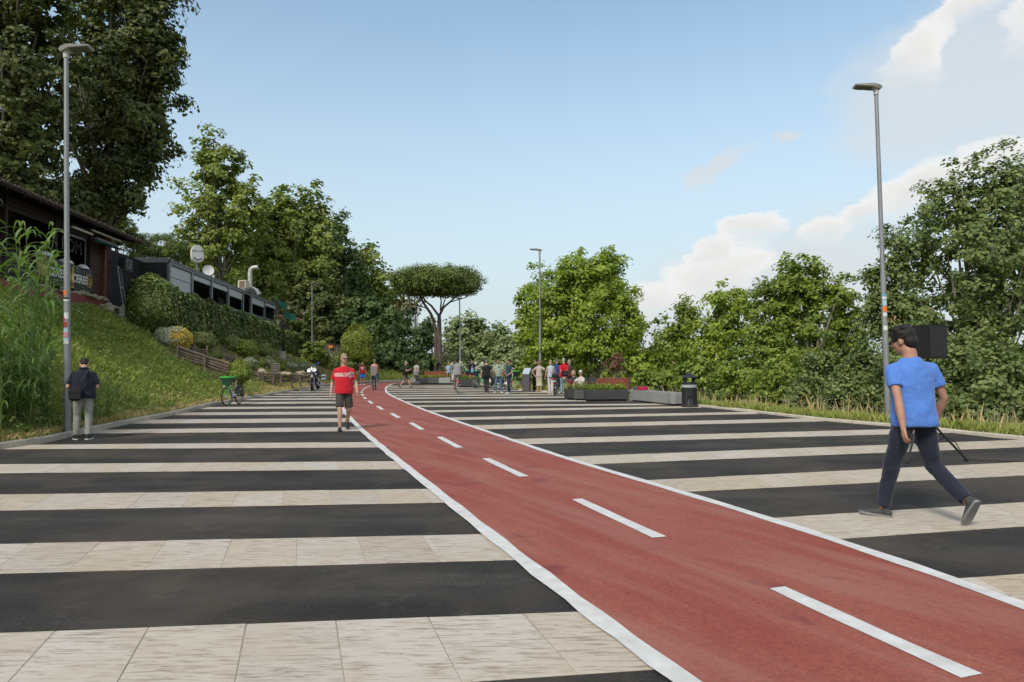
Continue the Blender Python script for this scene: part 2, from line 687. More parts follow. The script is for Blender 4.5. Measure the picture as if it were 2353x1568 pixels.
def on_terrain(px, py, y0=8.0, y1=120.0):
    """first point of the bank along the sight line of a photo pixel"""
    d = ray(px, py)
    ys = np.arange(y0, y1, 0.1)
    P = EYE[None] + d[None] * (ys / d[1])[:, None]
    hz = height(P[:, 0], P[:, 1])
    k = np.argmax(P[:, 2] < np.maximum(hz, 0))
    if P[k, 2] >= max(hz[k], 0):
        k = len(ys) - 1
    return P[k]


def ground_mat():
    m = bpy.data.materials.new('bank_soil')
    m.use_nodes = True
    t = m.node_tree
    b = t.nodes['Principled BSDF']
    b.inputs['Roughness'].default_value = 0.95
    b.inputs['Specular IOR Level'].default_value = 0.1
    tc = N(t, 'ShaderNodeTexCoord')
    n1 = N(t, 'ShaderNodeTexNoise', i_Scale=0.35, i_Detail=6.0, i_Roughness=0.6)
    n2 = N(t, 'ShaderNodeTexNoise', i_Scale=6.0, i_Detail=8.0, i_Roughness=0.7)
    LK(t, tc, 'Object', n1, 'Vector')
    LK(t, tc, 'Object', n2, 'Vector')
    r1 = N(t, 'ShaderNodeValToRGB')
    r1.color_ramp.elements[0].color = (.105, .130, .036, 1)
    r1.color_ramp.elements[0].position = .38
    r1.color_ramp.elements[1].color = (.20, .165, .085, 1)
    r1.color_ramp.elements[1].position = .66
    LK(t, n1, 0, r1, 0)
    mx = N(t, 'ShaderNodeMix', data_type='RGBA', blend_type='MULTIPLY')
    mx.inputs[0].default_value = 0.8
    LK(t, r1, 0, mx, 6)
    r2 = N(t, 'ShaderNodeValToRGB')
    r2.color_ramp.elements[0].color = (.5, .5, .5, 1)
    r2.color_ramp.elements[1].color = (1.4, 1.35, 1.2, 1)
    LK(t, n2, 0, r2, 0)
    LK(t, r2, 0, mx, 7)
    sp = N(t, 'ShaderNodeSeparateXYZ')
    LK(t, tc, 'Object', sp, 0)
    k1 = N(t, 'ShaderNodeMapRange')
    k1.inputs['From Min'].default_value = 31.5
    k1.inputs['From Max'].default_value = 34.5
    LK(t, sp, 1, k1, 'Value')
    k2 = N(t, 'ShaderNodeMapRange')
    k2.inputs['From Min'].default_value = 70
    k2.inputs['From Max'].default_value = 64
    LK(t, sp, 1, k2, 'Value')
    k3 = N(t, 'ShaderNodeMapRange')
    k3.inputs['From Min'].default_value = -14.4
    k3.inputs['From Max'].default_value = -15.6
    LK(t, sp, 0, k3, 'Value')
    kk = math_node(t, 'MULTIPLY', math_node(t, 'MULTIPLY', k1.outputs[0], k2.outputs[0]), math_node(t, 'MULTIPLY', k3.outputs[0], .85))
    bed = N(t, 'ShaderNodeMix', data_type='RGBA')
    t.links.new(kk, bed.inputs[0])
    LK(t, mx, 2, bed, 6)
    bed.inputs[7].default_value = (.115, .078, .048, 1)
    LK(t, bed, 2, b, 'Base Color')
    bp = N(t, 'ShaderNodeBump', i_Strength=0.8, i_Distance=0.06)
    LK(t, n2, 0, bp, 'Height')
    LK(t, bp, 0, b, 'Normal')
    return m


def build_ground():
    xs = np.concatenate([[-3000, -1200, -500, -250, -150, -100, -70, -50], np.arange(-42, 30, .55), [32, 36, 42, 50, 65, 90, 140, 250, 500, 1200, 3000]])
    ys = np.concatenate([[-600, -200, -60, -20, -5, 3], np.arange(6, 76, .7), np.arange(77, 130, 3), [135, 150, 180, 240, 350, 600, 1200, 3500]])
    X, Y = np.meshgrid(xs, ys)
    Z = height(X, np.clip(Y, 2.2, 149), False)
    nx, ny = len(xs), len(ys)
    V = np.stack([X, Y, Z], -1).reshape(-1, 3)
    i = np.arange(nx - 1)[None, :] + nx * np.arange(ny - 1)[:, None]
    F = np.stack([i, i + 1, i + 1 + nx, i + nx], -1).reshape(-1)
    o = fast_mesh('ground', V, F, 4, ground_mat())
    o.data.polygons.foreach_set('use_smooth', [True] * len(o.data.polygons))
    tag(o, kind='structure')
    for line, side, z0, z1 in ((KL, 1, .105, .19), (KR, -1, .065, -.03)):
        L = line[(line[:, 1] > 3) & (line[:, 1] < 120)]
        T = np.gradient(L, axis=0)
        T /= np.linalg.norm(T, axis=1)[:, None]
        Nn = np.stack([-T[:, 1], T[:, 0]], 1) * side
        k = len(L)
        V = np.vstack([np.c_[L + Nn * .11, np.full(k, z0)], np.c_[L + Nn * .45, np.full(k, (z0 + z1) / 2)], np.c_[L + Nn * .85, np.full(k, z1)]])
        Fv = []
        for i in range(k - 1):
            for r in (0, k):
                q = (r + i, r + i + 1, r + k + i + 1, r + k + i)
                Fv += q if side < 0 else q[::-1]
        tag(fast_mesh('verge', V, Fv, 4, o.data.materials[0]), kind='structure')
    return o


build_ground()


def asphalt_mat():
    m = bpy.data.materials.new('asphalt')
    m.use_nodes = True
    t = m.node_tree
    b = t.nodes['Principled BSDF']
    b.inputs['Roughness'].default_value = 0.88
    b.inputs['Specular IOR Level'].default_value = 0.2
    tc = N(t, 'ShaderNodeTexCoord')
    fine = N(t, 'ShaderNodeTexNoise', i_Scale=46.0, i_Detail=7.0, i_Roughness=0.95)
    patch = N(t, 'ShaderNodeTexNoise', i_Scale=0.55, i_Detail=7.0, i_Roughness=0.62)
    mp = N(t, 'ShaderNodeMapping')
    mp.inputs['Scale'].default_value = (.35, 1.6, 1)
    mp.inputs['Rotation'].default_value = (0, 0, .15)
    streak = N(t, 'ShaderNodeTexNoise', i_Scale=1.1, i_Detail=8.0, i_Roughness=0.65)
    scuff = N(t, 'ShaderNodeTexNoise', i_Scale=2.3, i_Detail=9.0, i_Roughness=0.75)
    spots = N(t, 'ShaderNodeTexVoronoi', i_Scale=3.0)
    for n in (fine, patch, scuff, spots):
        LK(t, tc, 'Object', n, 'Vector')
    LK(t, tc, 'Object', mp, 0)
    LK(t, mp, 0, streak, 'Vector')
    r = N(t, 'ShaderNodeValToRGB')
    r.color_ramp.elements[0].color = (.018, .0172, .016, 1)
    r.color_ramp.elements[0].position = .28
    r.color_ramp.elements[1].color = (.075, .068, .058, 1)
    r.color_ramp.elements[1].position = .82
    e = r.color_ramp.elements.new(.52)
    e.color = (.031, .029, .0265, 1)
    LK(t, streak, 0, r, 0)
    # aggregate grain
    g = N(t, 'ShaderNodeMapRange')
    g.inputs['From Min'].default_value = .38
    g.inputs['From Max'].default_value = .62
    g.inputs['To Min'].default_value = .3
    g.inputs['To Max'].default_value = 1.9
    LK(t, fine, 0, g, 'Value')
    mx = N(t, 'ShaderNodeMix', data_type='RGBA', blend_type='MULTIPLY')
    mx.inputs[0].default_value = 1
    LK(t, r, 0, mx, 6)
    LK(t, g, 0, mx, 7)
    # pale dusty scuffs, brown dust
    s = N(t, 'ShaderNodeMapRange')
    s.inputs['From Min'].default_value = .57
    s.inputs['From Max'].default_value = .72
    s.inputs['To Max'].default_value = .5
    LK(t, scuff, 0, s, 'Value')
    m2 = N(t, 'ShaderNodeMix', data_type='RGBA')
    LK(t, s, 0, m2, 0)
    LK(t, mx, 2, m2, 6)
    m2.inputs[7].default_value = (.12, .112, .10, 1)
    d = N(t, 'ShaderNodeMapRange')
    d.inputs['From Min'].default_value = .45
    d.inputs['From Max'].default_value = .63
    d.inputs['To Max'].default_value = .6
    LK(t, patch, 0, d, 'Value')
    m3 = N(t, 'ShaderNodeMix', data_type='RGBA')
    LK(t, d, 0, m3, 0)
    LK(t, m2, 2, m3, 6)
    m3.inputs[7].default_value = (.088, .070, .053, 1)
    LK(t, m3, 2, b, 'Base Color')
    bp = N(t, 'ShaderNodeBump', i_Strength=0.55, i_Distance=0.006)
    LK(t, fine, 0, bp, 'Height')
    LK(t, bp, 0, b, 'Normal')
    return m


def stone_mat(angle=0.0, warm=0.0, name='travertine'):
    m = bpy.data.materials.new(name)
    m.use_nodes = True
    t = m.node_tree
    b = t.nodes['Principled BSDF']
    b.inputs['Roughness'].default_value = 0.72
    b.inputs['Specular IOR Level'].default_value = 0.3
    tc = N(t, 'ShaderNodeTexCoord')
    a = N(t, 'ShaderNodeAttribute', attribute_name='tone')
    # each slab is cut from another place of the block
    off = N(t, 'ShaderNodeVectorMath', operation='SCALE')
    off.inputs['Scale'].default_value = 37.0
    LK(t, a, 'Vector', off, 0)
    ad = N(t, 'ShaderNodeVectorMath', operation='ADD')
    LK(t, tc, 'Object', ad, 0)
    LK(t, off, 0, ad, 1)
    mp = N(t, 'ShaderNodeMapping')
    mp.inputs['Rotation'].default_value = (0, 0, -angle)
    mp.inputs['Scale'].default_value = (1.6, 13.0, 1)
    LK(t, ad, 0, mp, 0)
    v = N(t, 'ShaderNodeTexNoise', i_Scale=3.2, i_Detail=11.0, i_Roughness=0.74, i_Distortion=0.15)
    LK(t, mp, 0, v, 'Vector')
    st = N(t, 'ShaderNodeTexNoise', i_Scale=1.3, i_Detail=5.0, i_Roughness=0.6)
    LK(t, ad, 0, st, 'Vector')
    base = N(t, 'ShaderNodeValToRGB')
    cs = [(.475, .43, .365), (.50, .45, .38), (.475, .405, .31), (.52, .475, .415), (.44, .385, .315)]
    els = base.color_ramp.elements
    for i in range(3):
        els.new(.25 * (i + 1))
    for i, c in enumerate(cs):
        els[i].position = i / 4
        els[i].color = (c[0] * (.98 + .02 * warm), c[1] * .97, c[2] * (.98 - .07 * warm), 1)
    LK(t, a, 'Fac', base, 0)
    vr = N(t, 'ShaderNodeValToRGB')
    vr.color_ramp.elements[0].position = .36
    vr.color_ramp.elements[0].color = (.44, .37, .29, 1)
    vr.color_ramp.elements[1].position = .51
    vr.color_ramp.elements[1].color = (1, 1, 1, 1)
    LK(t, v, 0, vr, 0)
    mx = N(t, 'ShaderNodeMix', data_type='RGBA', blend_type='MULTIPLY')
    mx.inputs[0].default_value = .95
    LK(t, base, 0, mx, 6)
    LK(t, vr, 0, mx, 7)
    sr = N(t, 'ShaderNodeMapRange')
    sr.inputs['From Min'].default_value = .47
    sr.inputs['From Max'].default_value = .68
    sr.inputs['To Max'].default_value = .55
    LK(t, st, 0, sr, 'Value')
    m2 = N(t, 'ShaderNodeMix', data_type='RGBA')
    LK(t, sr, 0, m2, 0)
    LK(t, mx, 2, m2, 6)
    m2.inputs[7].default_value = (.40, .325, .225, 1)
    LK(t, m2, 2, b, 'Base Color')
    bp = N(t, 'ShaderNodeBump', i_Strength=0.25, i_Distance=0.004)
    LK(t, v, 0, bp, 'Height')
    LK(t, bp, 0, b, 'Normal')
    return m


def poly_obj(name, pts, z, m, parent=None):
    bm = bmesh.new()
    f = bm.faces.new([bm.verts.new((p[0], p[1], z)) for p in pts])
    bmesh.ops.triangulate(bm, faces=[f], ngon_method='EAR_CLIP')
    bmesh.ops.recalc_face_normals(bm, faces=bm.faces)
    for f in bm.faces:
        if f.normal.z < 0:
            f.normal_flip()
    me = bpy.data.meshes.new(name)
    bm.to_mesh(me)
    bm.free()
    me.materials.append(m)
    o = bpy.data.objects.new(name, me)
    COL.objects.link(o)
    if parent:
        o.parent = parent
    return o


ASPHALT = asphalt_mat()
TRAV = stone_mat(0.03, 0.0, 'travertine')
TRAV2 = stone_mat(0.24, 0.5, 'travertine_warm')
plaza = poly_obj('plaza', [*KL[::2], *KR[::-2]], 0.0, ASPHALT)
tag(plaza, kind='structure')

# --- lane edges and centre line, measured on the photograph
LE = px_line([(1566, 1568), (1516, 1537), (1440, 1477), (1346, 1404), (1289, 1359), (1195, 1289), (1121, 1229), (1062, 1177), (991, 1122), (913.5, 1059), (856, 1012), (818, 976.6),
              (797, 953), (786, 938), (779, 925), (776, 915), (776, 905), (784, 897), (800, 890.5)],
             lead=[gd(1760, 1700), gd(1640, 1618)],
             tail=[(-11.75, 51.8), (-11.55, 55), (-10.6, 58.2), (-8.9, 61.2), (-7.3, 65.5), (-6.4, 72)])
RE = px_line([(2500, 1448), (2353, 1381), (2203, 1328), (1931, 1244), (1776, 1196.5), (1660, 1159), (1486, 1109), (1316, 1062), (1176, 1012), (1090, 983), (988, 948),
              (936, 927), (903, 912), (890, 904), (886, 896), (889, 889.5), (899, 884.5)],
             lead=[gd(3200, 1720), gd(2800, 1560)],
             tail=[(-9.35, 55.0), (-8.3, 58.5), (-7.0, 61.5), (-5.7, 66), (-5.3, 72)])


def relax(P, n=40):
    P = P.copy()
    for _ in range(n):
        P[1:-1] = .5 * P[1:-1] + .25 * (P[:-2] + P[2:])
    return P


LE, RE = relax(LE), relax(RE)


def strip(line, w, z, name, m, parent, a=None, b=None):
    P = line
    T = np.gradient(P, axis=0)
    T /= np.linalg.norm(T, axis=1)[:, None] + 1e-9
    Nn = np.stack([-T[:, 1], T[:, 0]], 1)
    # the roller wanders a little
    jit = 0.006 * np.sin(np.arange(len(P)) * 1.7) + 0.004 * np.sin(np.arange(len(P)) * 4.3)
    A, B = P + Nn * (w / 2 + jit)[:, None], P - Nn * (w / 2 - jit[::-1])[:, None]
    mb = MB()
    k = len(P)
    mb.add(np.vstack([np.c_[A, np.full(k, z)], np.c_[B, np.full(k, z)]]), [(i, k + i, k + i + 1, i + 1) for i in range(k - 1)])
    return mb.build(name, m, parent, smooth=False)


def lane_mat():
    m = bpy.data.materials.new('red_lane_paint')
    m.use_nodes = True
    t = m.node_tree
    b = t.nodes['Principled BSDF']
    b.inputs['Roughness'].default_value = 0.8
    b.inputs['Specular IOR Level'].default_value = 0.25
    tc = N(t, 'ShaderNodeTexCoord')
    mp = N(t, 'ShaderNodeMapping')
    mp.vector_type = 'TEXTURE'
    mp.inputs['Rotation'].default_value = (0, 0, 2.1)
    mp.inputs['Scale'].default_value = (2.2, .8, 1)
    LK(t, tc, 'Object', mp, 0)
    n = N(t, 'ShaderNodeTexNoise', i_Scale=1.0, i_Detail=7.0, i_Roughness=0.62)
    LK(t, mp, 0, n, 'Vector')
    r = N(t, 'ShaderNodeValToRGB')
    r.color_ramp.elements[0].position = .3
    r.color_ramp.elements[0].color = (.235, .050, .036, 1)
    r.color_ramp.elements[1].position = .75
    r.color_ramp.elements[1].color = (.295, .098, .068, 1)
    LK(t, n, 0, r, 0)
    f = N(t, 'ShaderNodeTexNoise', i_Scale=42.0, i_Detail=7.0, i_Roughness=0.9)
    LK(t, tc, 'Object', f, 'Vector')
    g = N(t, 'ShaderNodeMapRange')
    g.inputs['From Min'].default_value = .38
    g.inputs['From Max'].default_value = .62
    g.inputs['To Min'].default_value = .68
    g.inputs['To Max'].default_value = 1.32
    LK(t, f, 0, g, 'Value')
    mx = N(t, 'ShaderNodeMix', data_type='RGBA', blend_type='MULTIPLY')
    mx.inputs[0].default_value = 1
    LK(t, r, 0, mx, 6)
    LK(t, g, 0, mx, 7)
    # a few darker rollered blotches
    sp = N(t, 'ShaderNodeTexNoise', i_Scale=1.6, i_Detail=3.0, i_Roughness=0.5)
    LK(t, tc, 'Object', sp, 'Vector')
    sr = N(t, 'ShaderNodeMapRange')
    sr.inputs['From Min'].default_value = .62
    sr.inputs['From Max'].default_value = .655
    sr.inputs['To Max'].default_value = .5
    LK(t, sp, 0, sr, 'Value')
    m2 = N(t, 'ShaderNodeMix', data_type='RGBA')
    LK(t, sr, 0, m2, 0)
    LK(t, mx, 2, m2, 6)
    m2.inputs[7].default_value = (.135, .030, .038, 1)
    LK(t, m2, 2, b, 'Base Color')
    bp = N(t, 'ShaderNodeBump', i_Strength=0.4, i_Distance=0.004)
    LK(t, f, 0, bp, 'Height')
    LK(t, bp, 0, b, 'Normal')
    # dusty tyre streaks along the lane
    mq = N(t, 'ShaderNodeMapping')
    mq.vector_type = 'TEXTURE'
    mq.inputs['Rotation'].default_value = (0, 0, 2.1)
    mq.inputs['Scale'].default_value = (5.0, .45, 1)
    LK(t, tc, 'Object', mq, 0)
    k = N(t, 'ShaderNodeTexNoise', i_Scale=1.4, i_Detail=6.0, i_Roughness=0.6)
    LK(t, mq, 0, k, 'Vector')
    kr = N(t, 'ShaderNodeMapRange')
    kr.inputs['From Min'].default_value = .46
    kr.inputs['From Max'].default_value = .68
    kr.inputs['To Max'].default_value = .5
    LK(t, k, 0, kr, 'Value')
    m3 = N(t, 'ShaderNodeMix', data_type='RGBA')
    LK(t, kr, 0, m3, 0)
    LK(t, m2, 2, m3, 6)
    m3.inputs[7].default_value = (.33, .17, .135, 1)
    LK(t, m3, 2, b, 'Base Color')
    return m


lane = poly_obj('cycle_lane', [*LE, *RE[::-1]], 0.010, lane_mat())
tag(lane, kind='structure')
WHITE = mat('road_paint_white', (.50, .485, .46), .8, col2=(.66, .655, .645), scale=7, detail=9, bump=.35, bscale=70)
strip(LE, .125, .014, 'edge_line', WHITE, lane)
strip(RE, .125, .014, 'edge_line', WHITE, lane)
DASH = [((1785, 1355), (2232, 1560)), ((1325, 1149.5), (1515, 1238.3)), ((1116, 1055.5), (1204, 1097.5)), ((1009, 1005.5), (1056, 1030.5)),
        ((944, 973), (970, 988.5)), ((899.5, 951), (916.5, 961.5)), ((867.5, 934.4), (879, 942.5)), ((847, 922), (855, 928.5)),
        ((837, 913.6), (840, 917.6)), ((832.5, 906.5), (833.5, 910)), ((831, 901), (831, 903.4)), ((834, 897.2), (832.5, 899)),
        ((838, 893.6), (836, 895.4)), ((843, 890.5), (840.5, 892.2)), ((849, 887.9), (846.5, 889.3)), ((858, 885.4), (854.5, 886.5)),
        ((869, 883.2), (865, 884.2))]
for a, b in DASH:
    A, B = gd(*a)[:2], gd(*b)[:2]
    strip(np.linspace(A, B, 6), .125, .014, 'dash', WHITE, lane)
for line in (np.array([[-8.0, 57.0], [-6.6, 59.8], [-5.2, 64]]), np.array([[-6.2, 56.5], [-5.2, 58.2], [-4.4, 60.5]])):
    strip(smooth_line(line, .4), .12, .005, 'edge_line', WHITE, lane)

# --- the travertine stripes: far edge and near edge of each, two photo points an edge
LEFT = [[(0, 1456.6), (1176, 1413), (1176, 1561.6), (1481, 1541)],
        [(0, 1251.6), (1095, 1229), (0, 1319), (1176, 1287.6)],
        [(0, 1137.6), (980, 1124.6), (0, 1174), (1015, 1155.6)],
        [(0, 1068), (900, 1060.6), (0, 1088), (920, 1078.6)],
        [(90, 1022.6), (850, 1016.6), (30, 1032.6), (862, 1028.6)],
        [(270, 987.6), (720, 983), (220, 996.6), (825, 991)],
        [(400, 964.5), (690, 962.3), (360, 973.5), (690, 971)]]
for yt, yb in ((946.8, 952.8), (934.7, 939), (923.6, 927.7), (915.8, 919), (910.3, 912.7), (904.8, 907), (899.8, 901.6), (895.4, 897), (892.0, 893.4), (889, 890.2)):
    LEFT.append([(560, yt + .9), (720, yt), (560, yb + .9), (720, yb)])
RIGHT = [[(2231, 1329), (2353, 1320), (2231, 1402), (2353, 1390)],
         [(1776, 1191.6), (2353, 1155), (1929, 1239), (2353, 1210)],
         [(1498, 1104), (2353, 1062.5), (1579, 1130.6), (2353, 1093)],
         [(1321, 1050), (2353, 1011), (1376, 1066.6), (2353, 1028)],
         [(1191, 1009.6), (2026, 987.6), (1226, 1020.6), (2026, 999)],
         [(1105, 977.5), (1915, 961), (1130, 986.5), (1915, 968)],
         [(1060, 959.6), (1744, 946.6), (1080, 965), (1744, 951.5)],
         [(1000, 943.4), (1560, 934.2), (1015, 947.5), (1560, 938)]]
for yt, yb in ((931.4, 934.8), (921.8, 924.8), (913.4, 916.2), (907.8, 910.3), (902.8, 904.9), (898.0, 899.8), (894.1, 895.7), (890.6, 891.9), (888, 889.2), (885.9, 886.9)):
    RIGHT.append([(1040, yt), (1240, yt - 1.5), (1040, yb), (1240, yb - 1.5)])


def slabs():
    out = []
    ce = (LE[:min(len(LE), len(RE))], RE)
    rg = random.Random(3)

    def cx(Y):
        return .5 * (x_on(LE, Y) + x_on(RE, Y))
    for side, rows, jd in (('L', LEFT, -.30), ('R', RIGHT, .05)):
        for ri, (t0, t1, b0, b1) in enumerate(rows):
            T0, T1, B0, B1 = [gd(*p)[:2] for p in (t0, t1, b0, b1)]
            mt = (T1[1] - T0[1]) / (T1[0] - T0[0])
            mb_ = (B1[1] - B0[1]) / (B1[0] - B0[0])
            if ri > 7:
                mt = mb_ = .5 * (mt + mb_)

            def top(x):
                return T0[1] + mt * (x - T0[0])

            def bot(x):
                return B0[1] + mb_ * (x - B0[0])
            Y0 = bot(T0[0])
            if side == 'L':
                xs, xe = x_on(KL, .5 * (top(-10) + bot(-10))) - .05, cx(Y0)
            else:
                xs, xe = cx(Y0), x_on(KR, .5 * (top(8) + bot(8))) + .05
            w = .52 if Y0 < 20 else (1.04 if Y0 < 34 else 2.1)
            x = xs - rg.random() * w * .7
            while x < xe:
                ww = w * (1 + rg.uniform(-.06, .06))
                x2 = min(x + ww, xe)
                a = max(x, xs)
                if x2 - a > .08:
                    g = .0014
                    ybm = .5 * (bot(a) + top(a))
                    d = top(a) - bot(a)
                    sk = jd * d
                    q = [(a + g, bot(a) + g), (x2 - g, bot(x2) + g), (x2 - g + sk, top(x2 + sk) - g), (a + g + sk, top(a + sk) - g)]
                    if a == xs or x2 == xe:
                        q = [(a + g + (sk if False else 0), bot(a) + g), (x2 - g, bot(x2) + g), (x2 - g + (sk if x2 < xe else 0), top(x2) - g),
                             (a + g + (sk if a > xs else 0), top(a) - g)]
                    out.append((side, Y0, q, rg.random()))
                x = x + ww
    return out


def build_slabs():
    SL = slabs()
    rg = random.Random(5)

    def vis(s):
        q = np.array(s[2]).mean(0)
        d = np.array([q[0], q[1], 0]) - EYE
        px = PW / 2 + FOC * d[0] / max(q[1], .1)
        ok = -80 < px < PW + 80 and q[1] > 3.0
        # hidden under the red lane
        if x_on(LE, q[1]) + .3 < q[0] < x_on(RE, q[1]) - .3:
            ok = False
        return ok
    V = [s for s in SL if vis(s)]
    V.sort(key=lambda s: s[1])
    rest_ids = set(id(s) for s in V[292:])
    single = V[:292]
    sid = set(id(s) for s in single)
    box_f = [(0, 1, 2, 3), (4, 7, 6, 5), (0, 4, 5, 1), (1, 5, 6, 2), (2, 6, 7, 3), (3, 7, 4, 0)]
    inner_f = [(0, 1, 2, 3), (4, 5, 1, 0), (5, 6, 2, 1), (6, 7, 3, 2), (7, 4, 0, 3), (4, 8, 9, 5), (5, 9, 10, 6), (6, 10, 11, 7), (7, 11, 8, 4)]

    def verts(q, rise):
        q = np.array(q)
        c = q.mean(0)
        # small arris: top face a little inside, edges 2 mm lower
        tdx, tdy = rg.uniform(-.0012, .0012), rg.uniform(-.0012, .0012)
        inn = c + (q - c) * (1 - .005)
        zt = rise + (inn - c) @ np.array([tdx, tdy]) * 2
        a = np.c_[inn, zt]
        b = np.c_[q, zt - .0012]
        d = np.c_[q, np.full(4, -.03)]
        return np.vstack([a, b, d])
    rows_ = {}
    for s in SL:
        rows_.setdefault((s[0], round(s[1], 3)), []).append(s[2])
    mv, mf = [], []
    for q in rows_.values():
        a, z_ = q[0], q[-1]
        n0 = len(mv)
        mv += [(*a[0], .0036), (*z_[1], .0036), (*z_[2], .0036), (*a[3], .0036)]
        mf += [n0, n0 + 1, n0 + 2, n0 + 3]
    fast_mesh('mortar', np.array(mv), mf, 4, mat('mortar', (.30, .255, .20), .95, var=.25, scale=6), plaza, kind='stuff')
    groups = {}
    for s in SL:
        rise = .0045 + rg.uniform(0, .0018)
        v = verts(s[2], rise)
        m = TRAV if s[0] == 'L' else TRAV2
        if id(s) in sid:
            c = v[:4].mean(0)
            me = bpy.data.meshes.new('slab')
            me.from_pydata(v.tolist(), [], inner_f)
            a = me.attributes.new('tone', 'FLOAT', 'FACE')
            a.data.foreach_set('value', [s[3]] * 9)
            me.materials.append(m)
            o = bpy.data.objects.new('slab', me)
            COL.objects.link(o)
            o.parent = plaza
        elif s[1] > 2.0:
            groups.setdefault(s[0], []).append((v, s[3]))
    for k, lst in groups.items():
        V_ = np.vstack([v for v, _ in lst])
        F = np.concatenate([(np.array(inner_f) + 12 * i).reshape(-1) for i in range(len(lst))])
        fast_mesh('slabs', V_, F, 4, TRAV if k == 'L' else TRAV2, plaza, np.repeat([t_ for _, t_ in lst], 9), kind='stuff')


build_slabs()

# --- kerbs: one stone after another
KERB = mat('kerb_stone', (.40, .355, .285), .85, var=.22, scale=3.2, bump=.5, bscale=40)
KERB2 = mat('kerb_stone_pale', (.47, .42, .34), .85, var=.2, scale=3.0, bump=.5, bscale=40)


def kerb(line, side, hgt, wid, m, name_label, y0, y1, step):
    k = thing('kerb', name_label, 'kerb')
    L = line[(line[:, 1] > y0) & (line[:, 1] < y1)]
    seg = np.r_[0, np.cumsum(np.linalg.norm(np.diff(L, axis=0), axis=1))]
    rg = random.Random(11)
    s = 0
    while s < seg[-1] - .3:
        e = min(s + step * rg.uniform(.92, 1.08), seg[-1])
        a = np.array([np.interp(s + .006, seg, L[:, 0]), np.interp(s + .006, seg, L[:, 1])])
        b = np.array([np.interp(e - .006, seg, L[:, 0]), np.interp(e - .006, seg, L[:, 1])])
        t = (b - a) / np.linalg.norm(b - a)
        n = np.array([-t[1], t[0]]) * side
        j = rg.uniform(-.008, .008)
        h1 = hgt + rg.uniform(-.008, .008)
        prof = [(0 + j, -.03), (.012 + j, h1 - .022), (.034 + j, h1), (wid + j, h1 - .004), (wid + j, -.03)]
        V = [(*(a + n * u), z) for u, z in prof] + [(*(b + n * u), z + rg.uniform(-.003, .003)) for u, z in prof]
        F = [(i, i + 1, 6 + i, 5 + i) for i in range(4)] + [(4, 0, 5, 9), (4, 3, 2, 1, 0), (5, 6, 7, 8, 9)]
        MB().add(V, F).build('kerb_stone', m, k, smooth=False)
        s = e
    return k


kerb(KL, 1, .125, .15, KERB, 'grey stone kerb along the foot of the grass bank', 3, 66, 1.0)
kerb(KR, -1, .075, .13, KERB2, 'low pale kerb along the tall dry grass by the river trees', 3.5, 58, 1.0)

# ================================================================== VEGETATION
LEAF_GAIN = 2.05


def leaf_cloud(C, spread, per, size, centre=None, flat=1.0, up=0.7, out=0.9, ctone=None, aspect=.72, seed=0, droop=0.0, tonevar=.28):
    """rhombic leaves scattered round cluster centres; returns vertices, tones"""
    g = np.random.default_rng(seed)
    C = np.asarray(C, float)
    n = len(C)
    per = np.broadcast_to(np.asarray(per), (n,))
    idx = np.repeat(np.arange(n), per)
    k = len(idx)
    d = g.normal(size=(k, 3))
    d /= np.linalg.norm(d, axis=1)[:, None]
    rad = g.random(k) ** .5
    sp = np.broadcast_to(np.asarray(spread, float), (n,))[idx]
    off = d * (rad * sp)[:, None]
    off[:, 2] *= flat
    off[:, 2] -= droop * sp * rad ** 2
    P = C[idx] + off
    nd = g.normal(size=(k, 3)) * .62 + d * out * .6
    if centre is not None:
        o = P - np.asarray(centre)[idx] if np.ndim(centre) == 2 else P - np.asarray(centre)
        o /= np.linalg.norm(o, axis=1)[:, None] + 1e-6
        nd += o * out
    nd[:, 2] += up
    nd /= np.linalg.norm(nd, axis=1)[:, None]
    r = g.normal(size=(k, 3))
    r[:, 2] -= .5
    u = r - nd * (r * nd).sum(1)[:, None]
    u /= np.linalg.norm(u, axis=1)[:, None] + 1e-6
    w = np.cross(nd, u)
    L = size * (.65 + .7 * g.random(k))
    a = u * (L * .5)[:, None]
    b = w * (L * .5 * aspect)[:, None]
    V = np.stack([P - a, P + b - a * .15, P + a, P - b - a * .15], 1).reshape(-1, 3)
    ct = g.random(n) if ctone is None else ctone
    tone = np.clip(ct[idx] * .55 + .22 + g.normal(size=k) * tonevar * .6, 0, 1)
    return V, tone


def leaves_obj(name, V, tone, m, parent=None, kind=None):
    return fast_mesh(name, V, np.arange(len(V)), 4, m, parent, tone, kind=kind)


def gain(cols, k=LEAF_GAIN):
    return [tuple(min(.8, v * k) for v in q) for q in cols]


